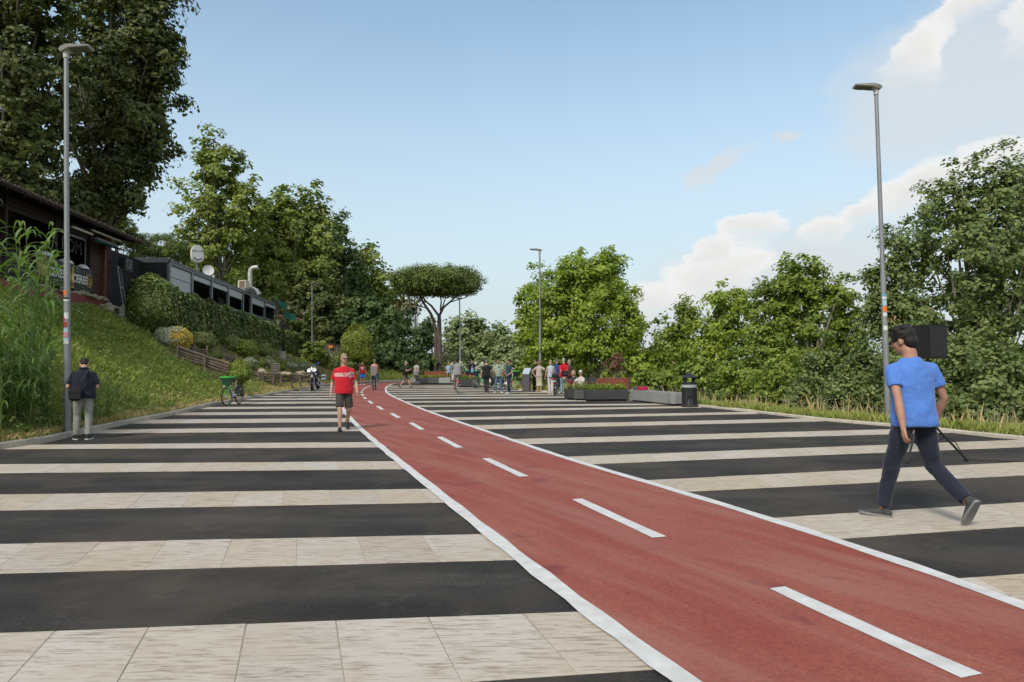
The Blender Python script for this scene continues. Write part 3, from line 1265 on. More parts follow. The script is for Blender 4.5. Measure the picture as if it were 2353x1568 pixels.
LM = {
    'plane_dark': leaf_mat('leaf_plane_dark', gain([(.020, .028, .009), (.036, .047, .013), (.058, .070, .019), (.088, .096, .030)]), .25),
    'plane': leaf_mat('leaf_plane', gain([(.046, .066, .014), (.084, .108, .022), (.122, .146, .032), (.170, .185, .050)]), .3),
    'dark': leaf_mat('leaf_dark_green', gain([(.019, .034, .012), (.034, .056, .018), (.052, .078, .025), (.085, .108, .036)]), .25),
    'poplar': leaf_mat('leaf_poplar', gain([(.064, .096, .013), (.106, .146, .019), (.150, .188, .027), (.20, .225, .044)]), .4),
    'maple': leaf_mat('leaf_maple', gain([(.046, .072, .012), (.082, .116, .018), (.122, .156, .026), (.175, .20, .044)]), .36),
    'grey': leaf_mat('leaf_grey_green', gain([(.036, .054, .019), (.062, .086, .026), (.092, .116, .036), (.135, .150, .060)]), .28),
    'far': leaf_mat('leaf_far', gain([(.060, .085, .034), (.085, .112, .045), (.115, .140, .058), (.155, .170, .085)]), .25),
    'pine': leaf_mat('leaf_pine', gain([(.024, .037, .009), (.044, .062, .012), (.070, .090, .017), (.102, .124, .024)]), .12),
    'pine_brown': leaf_mat('leaf_pine_brown', gain([(.035, .040, .018), (.050, .052, .024), (.066, .066, .030), (.08, .08, .04)]), .1),
    'hedge': leaf_mat('leaf_laurel', gain([(.024, .038, .011), (.048, .070, .017), (.078, .108, .026), (.150, .160, .060)]), .2, .4),
    'yellow': leaf_mat('leaf_golden', gain([(.040, .062, .012), (.085, .115, .018), (.150, .170, .026), (.230, .225, .050)]), .25),
    'cypress': leaf_mat('leaf_cypress', gain([(.045, .065, .010), (.070, .095, .014), (.100, .125, .018), (.135, .150, .026)]), .2),
    'dome': leaf_mat('leaf_dome', gain([(.036, .050, .013), (.064, .080, .020), (.096, .112, .028), (.135, .142, .044)]), .15),
    'silver': leaf_mat('leaf_silver', gain([(.075, .090, .060), (.120, .135, .095), (.165, .175, .125), (.22, .22, .17)]), .2),
    'flower_yellow': leaf_mat('petal_yellow', gain([(.20, .15, .02), (.30, .21, .03), (.36, .26, .05), (.26, .22, .06)]), .2),
    'pale_bush': leaf_mat('leaf_variegated', gain([(.045, .060, .025), (.085, .105, .050), (.150, .165, .095), (.240, .240, .165)]), .2),
    'red': leaf_mat('leaf_plum', gain([(.040, .018, .014), (.065, .026, .018), (.090, .040, .022), (.060, .060, .022)]), .2),
    'grass': leaf_mat('grass_blade', gain([(.066, .094, .017), (.104, .136, .024), (.145, .166, .038), (.215, .19, .085)]), .3),
    'dry': leaf_mat('dry_grass', gain([(.085, .105, .030), (.150, .145, .055), (.250, .190, .095), (.330, .250, .140)]), .3),
    'reed': leaf_mat('reed_leaf', gain([(.028, .056, .014), (.046, .086, .022), (.070, .115, .032), (.115, .155, .055)]), .35, .45),
    'weed': leaf_mat('weed_leaf', gain([(.045, .072, .016), (.080, .112, .022), (.125, .150, .035), (.165, .165, .060)]), .3),
}
BARK = mat('bark_plane', (.17, .15, .115), .9, var=.5, scale=3.5, bump=.7, bscale=16, stretch=(1, 1, .35))
BARK_DARK = mat('bark_dark', (.075, .060, .048), .95, var=.35, scale=5, bump=.9, bscale=18, stretch=(1, 1, .3))
BARK_PINE = mat('bark_pine', (.105, .078, .062), .95, var=.45, scale=4, bump=1.0, bscale=14, stretch=(1, 1, .35))
BARK_PALE = mat('bark_poplar', (.24, .22, .165), .9, var=.3, scale=4, bump=.5, bscale=20, stretch=(1, 1, .3))


def crown_clusters(E, n, g, shell=2.4, rough=.22):
    """cluster centres inside a union of ellipsoids E = [(centre, radii)], edge broken by lobes"""
    vol = np.array([np.prod(r) ** (2 / 3) for _, r in E])
    cnt = np.maximum(3, (n * vol / vol.sum())).astype(int)
    out, own = [], []
    for (c, r), k in zip(E, cnt):
        d = g.normal(size=(k, 3))
        d /= np.linalg.norm(d, axis=1)[:, None]
        ph = g.random(6) * 6.3
        lob = 1 + rough * (np.sin(d[:, 0] * 5 + ph[0]) * np.sin(d[:, 2] * 6 + ph[1]) + .6 * np.sin(d[:, 1] * 9 + d[:, 2] * 7 + ph[2]) + .5 * g.normal(size=k) * .5)
        rad = g.random(k) ** (1 / shell) * lob
        out.append(np.asarray(c) + d * rad[:, None] * np.asarray(r))
        own.append(np.repeat(np.asarray(c)[None], k, 0))
    return np.vstack(out), np.vstack(own)


def tree(label, Y, ells, lm, base_px=None, base=None, trunk_r=.25, bark=None, n_cl=None, leaf=None, dens=3.0, spread=None, seed=0, limbs=26,
         group=None, name='broadleaf_tree', cat='tree', depth=.85, droop=.15, stems=1, shell=2.4, rough=.22, dy=None, out=.95, clear=0.0):
    """tree whose crown fills photo-measured ellipses (cx, cy, rx, ry) at distance Y"""
    g = np.random.default_rng(seed + 100)
    E, area = [], 0
    for i, e in enumerate(ells):
        cx, cy, rx, ry = e[:4]
        yy = Y + (e[4] if len(e) > 4 else 0) + g.normal() * .02 * Y * .2
        c = at(cx, cy, yy)
        k = yy / FOC
        k *= 1.1
        E.append((c, (rx * k, max(rx, ry * .6) * k * depth, ry * k)))
        area += math.pi * rx * ry * (1024 / PW) ** 2
    low = min(c[2] - r[2] for c, r in E)
    cm = sum(c * r[0] for c, r in E) / sum(r[0] for c, r in E)
    if base is None:
        bx = at(base_px, 840, Y)[0] if base_px is not None else cm[0]
        base = (bx, Y, float(height(bx, min(Y, 149))) - .1)
    base = np.array(base, float)
    t = thing(name, label, cat, base, 0, group)
    lf = (leaf if leaf else .0043 * Y) * 1.32
    pxsz = Y / (FOC * 1024 / PW)
    lpx = (lf / 1.36 / pxsz) ** 2 * .5 * .72
    total = int(1.25 * dens * area / max(lpx, .4))
    total = min(int(total * .86), 54000)
    sp = spread if spread else max(.35, .0125 * Y)
    n_cl = n_cl or max(30, int(total / 55))
    per = max(6, total // n_cl)
    C, own = crown_clusters(E, n_cl, g, shell, rough)
    C[:, 2] = np.maximum(C[:, 2], base[2] + clear)
    V, tone = leaf_cloud(C, sp * (.7 + .6 * g.random(len(C))), per, lf, own, .75, .75, out, None, seed=seed, droop=droop)
    leaves_obj('crown', V, tone, lm, t)
    # trunk and limbs reaching the clusters
    mb = MB()
    top = np.array([cm[0], cm[1], max(c[2] + r[2] * .55 for c, r in E)])
    stm = []
    for s in range(stems):
        b0 = base + np.array([g.normal() * .35, g.normal() * .25, 0]) * (s > 0)
        t1 = top + np.array([g.normal() * .9, g.normal() * .6, -abs(g.normal()) * .9 - .12 * (top[2] - base[2])]) * (s > 0 or stems > 1)
        K = 8
        pts = [b0 + (t1 - b0) * q + np.array([math.sin(q * 5 + s) * .12, math.cos(q * 4 + s * 2) * .1, 0]) * q * (t1[2] - b0[2]) * .12 for q in np.linspace(0, 1, K)]
        rs = [trunk_r * (1.25 if q == 0 else 1) * (1 - .86 * q) / math.sqrt(stems) ** .8 for q in np.linspace(0, 1, K)]
        mb.tube(pts, rs, 8)
        stm.append(pts)
    sel = g.choice(len(C), min(limbs, len(C)), replace=False)
    for i in sel:
        P = C[i]
        pts = stm[g.integers(stems)]
        zz = pts[0][2] + (P[2] - pts[0][2]) * g.uniform(.35, .75)
        zz = max(zz, pts[0][2] + (top[2] - pts[0][2]) * .12)
        q = np.clip((zz - pts[0][2]) / (pts[-1][2] - pts[0][2]), .08, .95)
        j = min(int(q * 7), 6)
        S0 = pts[j] + (pts[j + 1] - pts[j]) * (q * 7 - j)
        mid = S0 * .5 + P * .5 + np.array([0, 0, -.08 * np.linalg.norm(P - S0)]) + g.normal(size=3) * .1
        r0 = max(.018, trunk_r * .34 * (1 - q * .75))
        mb.tube([S0, mid, P], [r0, r0 * .6, r0 * .22], 5)
    mb.build('trunk', bark or BARK, t, world=True)
    return t


def leaves_box(label, name, cat, P0, P1, zb, zt, thick, lm, n, leaf, seed, wob=.14, round_=.3):
    """clipped hedge between plan points P0 and P1 (zb, zt may differ at either end)"""
    g = np.random.default_rng(seed)
    P0, P1 = np.array(P0, float), np.array(P1, float)
    ax = P1 - P0
    Ln = np.linalg.norm(ax)
    ax /= Ln
    nr = np.array([ax[1], -ax[0]])
    t = thing(name, label, cat, (*P0, zb[0]))
    q = g.random(n)
    face = g.random(n)
    hz = g.random(n)
    dep = g.random(n) ** 2 * .28
    s = q * Ln
    z0 = zb[0] + (zb[1] - zb[0]) * q
    z1 = zt[0] + (zt[1] - zt[0]) * q + wob * np.sin(s * 1.9 + seed) + wob * .7 * np.sin(s * 4.3)
    wv = wob * .9 * np.sin(s * 2.3 + 1) * np.sin(hz * 4 + s * .7) + wob * .5 * np.sin(s * 6.1 + hz * 9)
    front = face < .62
    topf = (face >= .62) & (face < .88)
    zz = np.where(topf, z1 - dep, z0 + (z1 - z0) * hz)
    rd = round_ * np.clip((zz - (z1 - round_)) / round_, 0, 1) ** 2
    u = np.where(front, thick / 2 - dep + wv - rd, np.where(topf, (g.random(n) - .5) * (thick - round_), -thick / 2 + dep + wv + rd))
    end = g.random(n) < .06
    s = np.where(end, np.where(g.random(n) < .5, dep * .6, Ln - dep * .6), s)
    u = np.where(end, (g.random(n) - .5) * thick, u)
    P = np.c_[P0[0] + ax[0] * s + nr[0] * u, P0[1] + ax[1] * s + nr[1] * u, zz]
    cen = np.c_[P0[0] + ax[0] * s, P0[1] + ax[1] * s, (z0 + z1) / 2]
    ct = .5 + .5 * np.sin(s * 1.3 + 2 * hz + seed) * np.sin(s * .37)
    V, tone = leaf_cloud(P, .07, 1, leaf, cen, 1, .3, 1.0, np.clip(ct * .6 + .2, 0, 1), seed=seed, tonevar=.5)
    leaves_obj('foliage', V, tone, lm, t)
    # woody core that keeps the hedge dense
    mb = MB()
    pts, rs = [], []
    for k in np.linspace(.0, 1, max(4, int(Ln / 1.2))):
        a = P0 + ax * Ln * k
        h0, h1 = zb[0] + (zb[1] - zb[0]) * k, zt[0] + (zt[1] - zt[0]) * k
        mb.tube([(a[0], a[1], h0 - .1), (a[0] + .03, a[1], h0 + (h1 - h0) * .55)], [.035, .02], 5)
        for j in range(5):
            e = a + ax * g.normal() * .35 + nr * g.normal() * thick * .22
            mb.tube([(a[0], a[1], h0 + .15 + .1 * j), (e[0], e[1], h1 - .25 - .4 * g.random() * (h1 - h0))], [.018, .006], 4)
    mb.build('branches', BARK_DARK, t, world=True)['kind'] = 'stuff'
    return t


def shrub(label, cx, cy, rx, ry, Y, lm, n, leaf, seed, name='shrub', group=None, shell=True, cat='shrub', depth=.9, zfix=None, rough=.06, cone=0.0, extra=None):
    """rounded shrub filling the photo ellipse (cx, cy, rx, ry) at distance Y"""
    g = np.random.default_rng(seed)
    c = at(cx, cy, Y)
    k = Y / FOC
    r = np.array([rx * k, rx * k * depth, ry * k])
    gz = float(height(c[0], Y)) - .05
    t = thing(name, label, cat, (c[0], c[1], min(gz, c[2] - r[2] * .8) if zfix is None else zfix), 0, group)
    d = g.normal(size=(n, 3))
    d /= np.linalg.norm(d, axis=1)[:, None]
    d[:, 2] = np.where(d[:, 2] < -.97, -d[:, 2], d[:, 2])
    rad = (1 - .22 * g.random(n) ** 1.5) if shell else g.random(n) ** .45
    ph = g.random(3) * 6
    rad = rad * (1 + rough * (np.sin(d[:, 0] * 6 + ph[0]) + np.sin(d[:, 2] * 7 + ph[1]) + .6 * np.sin(d[:, 1] * 11 + d[:, 0] * 9 + ph[2])))
    P = d * rad[:, None]
    if cone:
        f = 1 - cone * np.clip(P[:, 2], -.4, 1)
        P[:, 0] *= f
        P[:, 1] *= f
    P = c + P * r
    P[:, 2] = np.maximum(P[:, 2], height(P[:, 0], P[:, 1]) + .02)
    ct = .5 + .5 * np.sin(P[:, 0] * 4 + ph[0]) * np.sin(P[:, 2] * 5 + ph[1])
    V, tone = leaf_cloud(P, .05, 1, leaf, np.repeat(c[None], n, 0), 1, .3, 1.1, np.clip(ct * .5 + .25, 0, 1), seed=seed, tonevar=.45)
    leaves_obj('foliage', V, tone, lm, t)
    mb = MB()
    b0 = np.array(t.location)
    for j in range(7):
        e = c + d[j] * r * .7
        mb.tube([b0 + np.array([g.normal() * .04, g.normal() * .04, -.05]), (b0 + e) / 2 + g.normal(size=3) * .05, e], [.03, .02, .008], 5)
    mb.build('stems', BARK_DARK, t, world=True)
    if extra:
        extra(t, c, r, g)
    return t


# ---- big planes behind the bar, upper left
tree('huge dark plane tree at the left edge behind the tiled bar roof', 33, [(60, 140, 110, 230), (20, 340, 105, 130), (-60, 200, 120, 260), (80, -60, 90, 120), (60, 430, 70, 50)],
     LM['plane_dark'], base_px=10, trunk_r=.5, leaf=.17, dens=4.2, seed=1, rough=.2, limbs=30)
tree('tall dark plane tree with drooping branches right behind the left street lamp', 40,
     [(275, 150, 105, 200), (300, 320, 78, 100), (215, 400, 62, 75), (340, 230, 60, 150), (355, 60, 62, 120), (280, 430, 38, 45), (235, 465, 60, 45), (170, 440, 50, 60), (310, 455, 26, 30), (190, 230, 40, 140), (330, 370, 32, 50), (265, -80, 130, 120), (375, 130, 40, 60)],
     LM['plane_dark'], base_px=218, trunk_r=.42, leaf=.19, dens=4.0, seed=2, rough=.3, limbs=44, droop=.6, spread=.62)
# ---- planes along the far left
PG = 'plane trees beyond the glazed cafe'
tree('tallest pale green plane tree behind the cafe sign', 76, [(500, 500, 75, 150), (500, 395, 52, 75), (562, 500, 44, 95), (462, 570, 50, 90), (440, 600, 26, 60), (520, 345, 18, 22), (480, 345, 20, 22)],
     LM['plane'], base_px=505, trunk_r=.42, seed=3, dens=2.9, rough=.26, limbs=40, group=PG)
tree('broad plane tree behind the white roof duct', 86, [(660, 570, 70, 130), (640, 485, 42, 45), (715, 500, 44, 72), (600, 570, 48, 110), (690, 650, 80, 80), (740, 560, 32, 80), (580, 640, 70, 60)],
     LM['plane'], base_px=680, trunk_r=.45, seed=4, dens=3.6, rough=.22, group=PG)
tree('dark narrow tree right of the broad plane tree', 94, [(782, 590, 32, 88), (795, 670, 50, 95), (760, 700, 60, 70)], LM['dark'], base_px=785, trunk_r=.3, seed=5, dens=3.4, group=PG)
tree('small green tree between the dark narrow tree and the stone pine', 100, [(835, 650, 44, 74), (850, 600, 20, 44), (820, 720, 56, 60), (865, 660, 26, 50)], LM['plane'], base_px=835, trunk_r=.3, seed=6, dens=3.2, group=PG)
tree('low plane tree beside the left edge of the stone pine', 106, [(888, 690, 36, 66), (900, 740, 46, 50), (870, 720, 40, 60)], LM['plane'], base_px=890, trunk_r=.3, seed=7, dens=3.2, group=PG)
tree('broad far plane tree filling the gap behind the plane tree and the dark narrow tree', 104, [(735, 600, 62, 110), (650, 650, 90, 120), (800, 690, 70, 80), (560, 650, 70, 90)], LM['plane'], base_px=730, trunk_r=.35, seed=27, dens=3.4, group=PG)
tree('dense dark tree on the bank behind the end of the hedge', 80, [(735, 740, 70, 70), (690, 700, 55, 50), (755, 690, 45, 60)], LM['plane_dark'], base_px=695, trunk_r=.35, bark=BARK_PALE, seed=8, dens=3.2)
tree('feathery dark green tree behind the golden shrub', 73, [(850, 765, 62, 70), (880, 720, 40, 50), (830, 720, 40, 40)], LM['dark'], base_px=860, trunk_r=.25, seed=9, dens=4.0)
tree('dark green locust tree left of the stone pine trunk', 69, [(915, 790, 42, 70), (890, 830, 42, 35), (940, 830, 35, 35)], LM['dark'], base_px=915, trunk_r=.22, seed=10, dens=4.0)
tree('shadowy tree behind the stone pine trunk', 84, [(970, 800, 34, 65), (955, 840, 38, 35), (985, 770, 18, 30)], LM['dark'], base_px=965, trunk_r=.25, seed=11, dens=3.6)
tree('brownish pine crown left of the stone pine branches', 88, [(975, 752, 24, 17), (938, 702, 30, 30)], LM['pine_brown'], base_px=960, trunk_r=.2, bark=BARK_PINE, seed=12, dens=3.0, name='pine_tree')
UG = 'dark undergrowth along the bend of the lane'
for i, (cx, cy, rx, ry, Y, lm, lab) in enumerate([(878, 832, 36, 36, 66, 'dark', 'dark bush right of the big golden green shrub'), (925, 836, 40, 34, 67, 'dark', 'dark bush behind the man walking with a phone'),
                                                  (968, 842, 34, 30, 69, 'dark', 'dark bush left of the umbrella pine trunk'), (745, 760, 40, 40, 70, 'plane_dark', 'dark bush above the black handrail'),
                                                  (795, 775, 34, 46, 71, 'dark', 'dark bush behind the big golden green shrub'), (725, 805, 24, 26, 61, 'cypress', 'green bush below the black handrail'),
                                                  (790, 838, 26, 16, 58.5, 'dome', 'low bush left of the bearded man in red')]):
    tree(lab, Y, [(cx, cy, rx, ry), (cx - rx * .5, cy + ry * .3, rx * .6, ry * .6), (cx + rx * .5, cy + ry * .3, rx * .6, ry * .6)], LM[lm], base_px=cx, trunk_r=.06, seed=140 + i, dens=3.6, group=UG,
         name='bush', cat='bush', limbs=12, rough=.15, depth=.7, spread=.45)
# ---- round trees far ahead
FG = 'round trees far down the path'
tree('tallest of the hazy round trees right of the far lamp post', 118, [(1085, 782, 58, 58), (1058, 765, 42, 36), (1110, 795, 60, 55), (1050, 810, 40, 50)], LM['far'], trunk_r=.4, seed=13, dens=4.2, rough=.12, group=FG)
tree('hazy round tree second in height in the far row', 112, [(1152, 808, 52, 56), (1135, 835, 60, 40)], LM['far'], trunk_r=.35, seed=14, dens=4.0, rough=.12, group=FG)
tree('lowest hazy tree of the far row beside the poplars', 108, [(1203, 836, 52, 44), (1180, 845, 46, 34)], LM['far'], trunk_r=.3, seed=15, dens=4.0, rough=.12, group=FG)
tree('silvery willow behind the group of standing men', 66, [(1110, 845, 52, 26), (1070, 850, 36, 22), (1145, 858, 38, 22)], LM['silver'], trunk_r=.15, seed=16, dens=3.0, name='willow_tree', clear=.2)
tree('low green bushes-like tree under the far lamp post', 74, [(1035, 835, 36, 38), (1015, 850, 25, 22)], LM['far'], trunk_r=.18, seed=17, dens=3.2, clear=.2)
# ---- poplars in the middle
tree('bright green poplar clump with several pale stems behind the planter', 41,
     [(1365, 700, 82, 100), (1325, 640, 55, 62), (1395, 625, 52, 50), (1435, 740, 42, 105), (1295, 715, 58, 95), (1370, 790, 78, 50), (1455, 780, 30, 70), (1365, 640, 70, 62), (1320, 800, 60, 50), (1268, 715, 46, 95), (1262, 800, 40, 45)],
     LM['poplar'], base_px=1372, trunk_r=.15, bark=BARK_PALE, stems=6, seed=18, dens=3.0, rough=.13, limbs=70, leaf=.15)
tree('smaller poplar left of the clump behind the middle lamp', 45, [(1222, 690, 40, 72), (1207, 750, 32, 42), (1240, 790, 38, 40)], LM['poplar'], base_px=1262, trunk_r=.16, bark=BARK_PALE,
     seed=19, dens=2.4, rough=.3, leaf=.17)
tree('young plum tree with dark red leaves beside the wooden bench back', 31, [(1412, 836, 24, 22), (1424, 824, 14, 16)], LM['red'], base_px=1412, trunk_r=.035, bark=BARK_PALE, seed=20, dens=1.6,
     name='plum_tree', leaf=.1, limbs=18, spread=.22)
# ---- river trees on the right
RG = 'maples along the river edge'
tree('smallest tree of the river row right of the poplar clump', 43, [(1513, 795, 26, 52), (1505, 830, 36, 30)], LM['maple'], trunk_r=.12, seed=21, dens=3.0, group=RG, leaf=.17)
tree('narrow maple behind the litter bin', 34, [(1580, 775, 42, 75), (1580, 715, 28, 36), (1545, 800, 40, 55)], LM['maple'], trunk_r=.16, seed=22, dens=3.0, group=RG, leaf=.135)
tree('yellow green maple between the narrow maple and the big round maple', 31, [(1675, 750, 62, 85), (1655, 690, 26, 34), (1700, 690, 30, 32), (1640, 790, 60, 60)], LM['poplar'], trunk_r=.18, seed=23, dens=3.0, group=RG, leaf=.125)
tree('big round maple in the middle of the river row', 28, [(1850, 755, 105, 130), (1850, 650, 66, 58), (1785, 700, 55, 65), (1925, 690, 44, 72), (1930, 800, 60, 90), (1760, 800, 60, 80), (1850, 860, 110, 60)],
     LM['maple'], base_px=1860, trunk_r=.22, bark=BARK_PALE, seed=24, dens=3.2, rough=.22, limbs=44, group=RG, leaf=.115, stems=3)
tree('largest grey green poplar at the right edge behind the loudspeaker', 24,
     [(2240, 560, 130, 150), (2300, 440, 75, 80), (2190, 480, 75, 80), (2085, 590, 66, 85), (2030, 640, 46, 50), (2095, 720, 90, 90), (2270, 720, 120, 120), (2390, 560, 110, 190), (2020, 740, 45, 80), (2130, 830, 110, 70), (2290, 830, 110, 80)],
     LM['grey'], base_px=2230, trunk_r=.3, bark=BARK_PALE, seed=25, dens=2.7, rough=.28, limbs=60, leaf=.105, spread=.36, stems=2)
# ---- low growth under the river trees
SG = 'low bushes under the river trees'
for i, (cx, cy, rx, ry, Y, lm, lab) in enumerate([
        (1235, 850, 50, 36, 43, 'maple', 'low green bush behind the two women by the totem'),
        (1310, 845, 52, 40, 43, 'poplar', 'leafy bush behind the man in the red polo shirt'),
        (1455, 850, 55, 42, 40, 'poplar', 'light green bush behind the wooden bench back'),
        (1530, 865, 56, 44, 32, 'maple', 'dark bush behind the concrete bench'),
        (1625, 865, 60, 52, 28, 'maple', 'bush right of the litter bin at the river edge'),
        (1710, 870, 66, 58, 25.5, 'maple', 'bush left of the bare pale stems'),
        (1800, 880, 66, 66, 23.5, 'maple', 'bush round the bare pale stems under the round maple'),
        (1895, 880, 70, 72, 21.5, 'grey', 'bush under the right side of the round maple'),
        (1990, 880, 70, 78, 19.8, 'grey', 'bush behind the right street lamp'),
        (2085, 880, 70, 84, 18.4, 'grey', 'bush behind the man in the blue shirt'),
        (2185, 880, 74, 90, 17.2, 'grey', 'dark bush behind the loudspeaker tripod'),
        (2290, 890, 80, 95, 16.2, 'grey', 'dark bush at the right edge of the picture')]):
    k = Y / FOC
    tree(lab, Y, [(cx, cy - ry * .2, rx * .9, ry * 1.0), (cx - rx * .55, cy + ry * .35, rx * .7, ry * .7), (cx + rx * .55, cy + ry * .3, rx * .7, ry * .75)], LM[lm], base_px=cx, trunk_r=.06,
         seed=40 + i, dens=3.4, group=SG, name='riverside_bush', cat='bush', leaf=max(.085, .0042 * Y), limbs=14, rough=.2, depth=.7, spread=.3)


# ---- the stone pine
def stone_pine(label, Y, crown, limbs_px, base_px, seed, leaf, n, trunk_r, name='stone_pine', low=-.25):
    g = np.random.default_rng(seed)
    cx, cy, rx, ry = crown
    c = at(cx, cy, Y)
    k = Y / FOC
    bx = at(base_px, 850, Y)[0]
    gz = float(height(bx, min(Y, 140)))
    t = thing(name, label, 'pine tree', (bx, Y, max(gz, 0) - .05))
    nc = n // 60
    d = g.normal(size=(nc, 3))
    d /= np.linalg.norm(d, axis=1)[:, None]
    rad = .72 + .28 * g.random(nc) ** .6
    inner = g.random(nc) < .3
    rad = np.where(inner, g.random(nc) ** .5, rad)
    P = d * rad[:, None]
    P[:, 2] = np.where(P[:, 2] < low, low + (P[:, 2] - low) * .25, P[:, 2])
    ph = g.random(4) * 6
    lob = 1 + .07 * np.sin(P[:, 0] * 9 + ph[0]) * np.sin(P[:, 1] * 9 + ph[1]) + .04 * np.sin(P[:, 0] * 21 + ph[2])
    P = c + P * lob[:, None] * np.array([rx * k, rx * k * .9, ry * k])
    ct = np.clip(.5 + g.normal(size=nc) * .22, 0, 1)
    V, tone = leaf_cloud(P, .021 * Y * rx / 105 * .5, 60, leaf, np.repeat((c - np.array([0, 0, ry * k * .8]))[None], nc, 0), .7, .7, .6, ct, aspect=.35, seed=seed)
    leaves_obj('crown', V, tone, LM['pine'], t)
    mb = MB()
    for pts, r0, r1 in limbs_px:
        W_ = [at(p[0], p[1], Y + (p[2] if len(p) > 2 else 0)) for p in pts]
        if pts[0][1] > 850:
            W_[0][2] = t.location[2]
        K = len(W_)
        mb.tube(W_, [r0 + (r1 - r0) * i / (K - 1) for i in range(K)], 9)
    for i in g.choice(nc, 34, replace=False):
        e = P[i]
        src = min((at(p[-1][0], p[-1][1], Y) for p, _, _ in limbs_px), key=lambda q: np.linalg.norm(q - e))
        mb.tube([src, (src + e) / 2 + np.array([0, 0, -.25]), e], [.07 * trunk_r / .4, .05 * trunk_r / .4, .02], 5)
    mb.build('trunk', BARK_PINE, t, world=True)
    return t


stone_pine('umbrella pine with a forked trunk beside the bend of the path', 69, (1003, 650, 109, 37),
           [([(1002, 868), (1001, 800), (1001, 756), (991, 723), (972, 695), (964, 676)], .20, .10),
            ([(1011, 868), (1011, 800), (1010, 756), (1009, 727)], .24, .19),
            ([(1009, 727), (991, 703), (977, 692), (970, 676)], .13, .06),
            ([(1009, 727), (1019, 707), (1033, 695), (1052, 679)], .14, .06),
            ([(1012, 715), (1014, 690), (1008, 672)], .09, .05),
            ([(1015, 712), (1022, 690), (1028, 668)], .08, .04),
            ([(985, 710), (950, 700), (925, 688)], .06, .03),
            ([(1033, 695), (1070, 684), (1090, 670)], .06, .03)], 1007, 60, .25, 40000, .2, low=-.5)
stone_pine('rounded pine crown just behind the end of the bar roof', 64, (268, 530, 44, 34), [([(268, 600), (268, 545)], .2, .1)], 268, 61, .22, 12000, .2, low=-.8)
stone_pine('long low pine crown behind the flat grey cafe wall', 68, (362, 578, 74, 40), [([(362, 640), (362, 590)], .2, .1)], 362, 62, .23, 18000, .2, low=-.8)

# ---- clipped hedge below the cafe and the garden shrubs


def fac(Y, L):
    """plan point on a line parallel to the buildings, L metres left of the path's vanishing line"""
    return np.array([-.126 * Y - L * 1.008, Y])


def hz_at(px, py, L):
    """depth and height where a photo pixel meets the upright plane at offset L"""
    d = ray(px, py)
    s = -L * 1.008 / (d[0] + .126 * d[1])
    return EYE + d * s


hb = [hz_at(400, 748, 13.4), hz_at(480, 772, 13.4), hz_at(640, 800, 13.4), hz_at(705, 812, 13.4)]
ht = [hz_at(400, 668, 13.4), hz_at(640, 748, 13.4), hz_at(690, 758, 13.4)]
leaves_box('long clipped laurel hedge below the cafe windows', 'hedge', 'hedge', fac(36.6, 13.9), fac(62, 13.9), (2.7, 2.7), (5.62, 5.05), 1.5, LM['hedge'], 40000, .17, 71)
leaves_box('lower end of the laurel hedge below the green awning', 'hedge', 'hedge', fac(62.4, 13.7), fac(73.5, 13.7), (2.3, 2.2), (4.75, 4.6), 1.7, LM['hedge'], 17000, .17, 72)
leaves_box('tall square hedge block right of the green awning', 'hedge', 'hedge', fac(74, 14.2), fac(80, 14.0), (2.2, 2.2), (6.4, 6.0), 2.0, LM['hedge'], 11000, .19, 73)
shrub('large rounded laurel bush at the near end of the hedge', 347, 700, 55, 72, 33.5, LM['hedge'], 15000, .135, 74, name='laurel_bush', depth=.8, rough=.05)


def sh(label, cx, cy, rx, ry, lm, n, leaf, seed, basey=None, Y=None, **kw):
    if Y is None:
        Y = on_terrain(cx, basey or cy + ry)[1] + .3
    return shrub(label, cx, cy, rx, ry, Y, LM[lm], n, leaf, seed, **kw)


def yellow_side(t, c, r, g):
    n = 1500
    d = g.normal(size=(n, 3))
    d /= np.linalg.norm(d, axis=1)[:, None]
    d[:, 0] = np.abs(d[:, 0]) * .9 + .25
    d[:, 2] = d[:, 2] * .8
    P = c + d / np.linalg.norm(d, axis=1)[:, None] * r * (1.02 + .08 * g.random(n))[:, None]
    V, tone = leaf_cloud(P, .04, 1, .075, np.repeat(c[None], n, 0), 1, .3, 1, seed=77)
    leaves_obj('flowers', V, tone, LM['flower_yellow'], t)


sh('grey lavender bush with yellow flowers on its right side', 396, 778, 40, 27, 'silver', 5000, .10, 80, 802, extra=yellow_side, name='flowering_bush')
DG = 'clipped round bushes on the garden bank'
sh('largest olive green dome bush right of the yellow flowers', 463, 785, 32, 22, 'dome', 5200, .10, 81, 806, group=DG)
sh('dome bush below the third cafe window from the left', 532, 790, 22, 20, 'dome', 3600, .11, 82, 808, group=DG)
sh('loose olive bush between two dome bushes', 560, 802, 30, 21, 'cypress', 3600, .11, 83, 823, shell=False, group=DG)
sh('dome bush below the grey post of the cafe', 607, 806, 21, 18, 'dome', 3400, .11, 84, 824, group=DG)
sh('small flattened bush above the log fence', 492, 819, 19, 12, 'dome', 2200, .09, 85, 830, group=DG)
sh('white leaved bush behind the golden round bush', 573, 835, 18, 14, 'pale_bush', 2000, .10, 86, 848)
sh('low green bush right of the white leaved bush', 598, 834, 14, 12, 'cypress', 1700, .09, 87, 845)
sh('white flecked bush beside the wooden steps', 617, 834, 14, 14, 'pale_bush', 1600, .10, 88, 848)
sh('golden green round bush right behind the parked green bicycle', 551, 853, 24, 29, 'cypress', 5200, .085, 89, 882, cone=.25, Y=30.5, name='cypress_bush')
sh('tiny upright conifer above the rocks', 647, 843, 8, 11, 'cypress', 1200, .08, 90, 854, cone=.4)
sh('silver leaved bush right of the tiny conifer', 668, 842, 14, 9, 'pale_bush', 1300, .10, 91, 850)
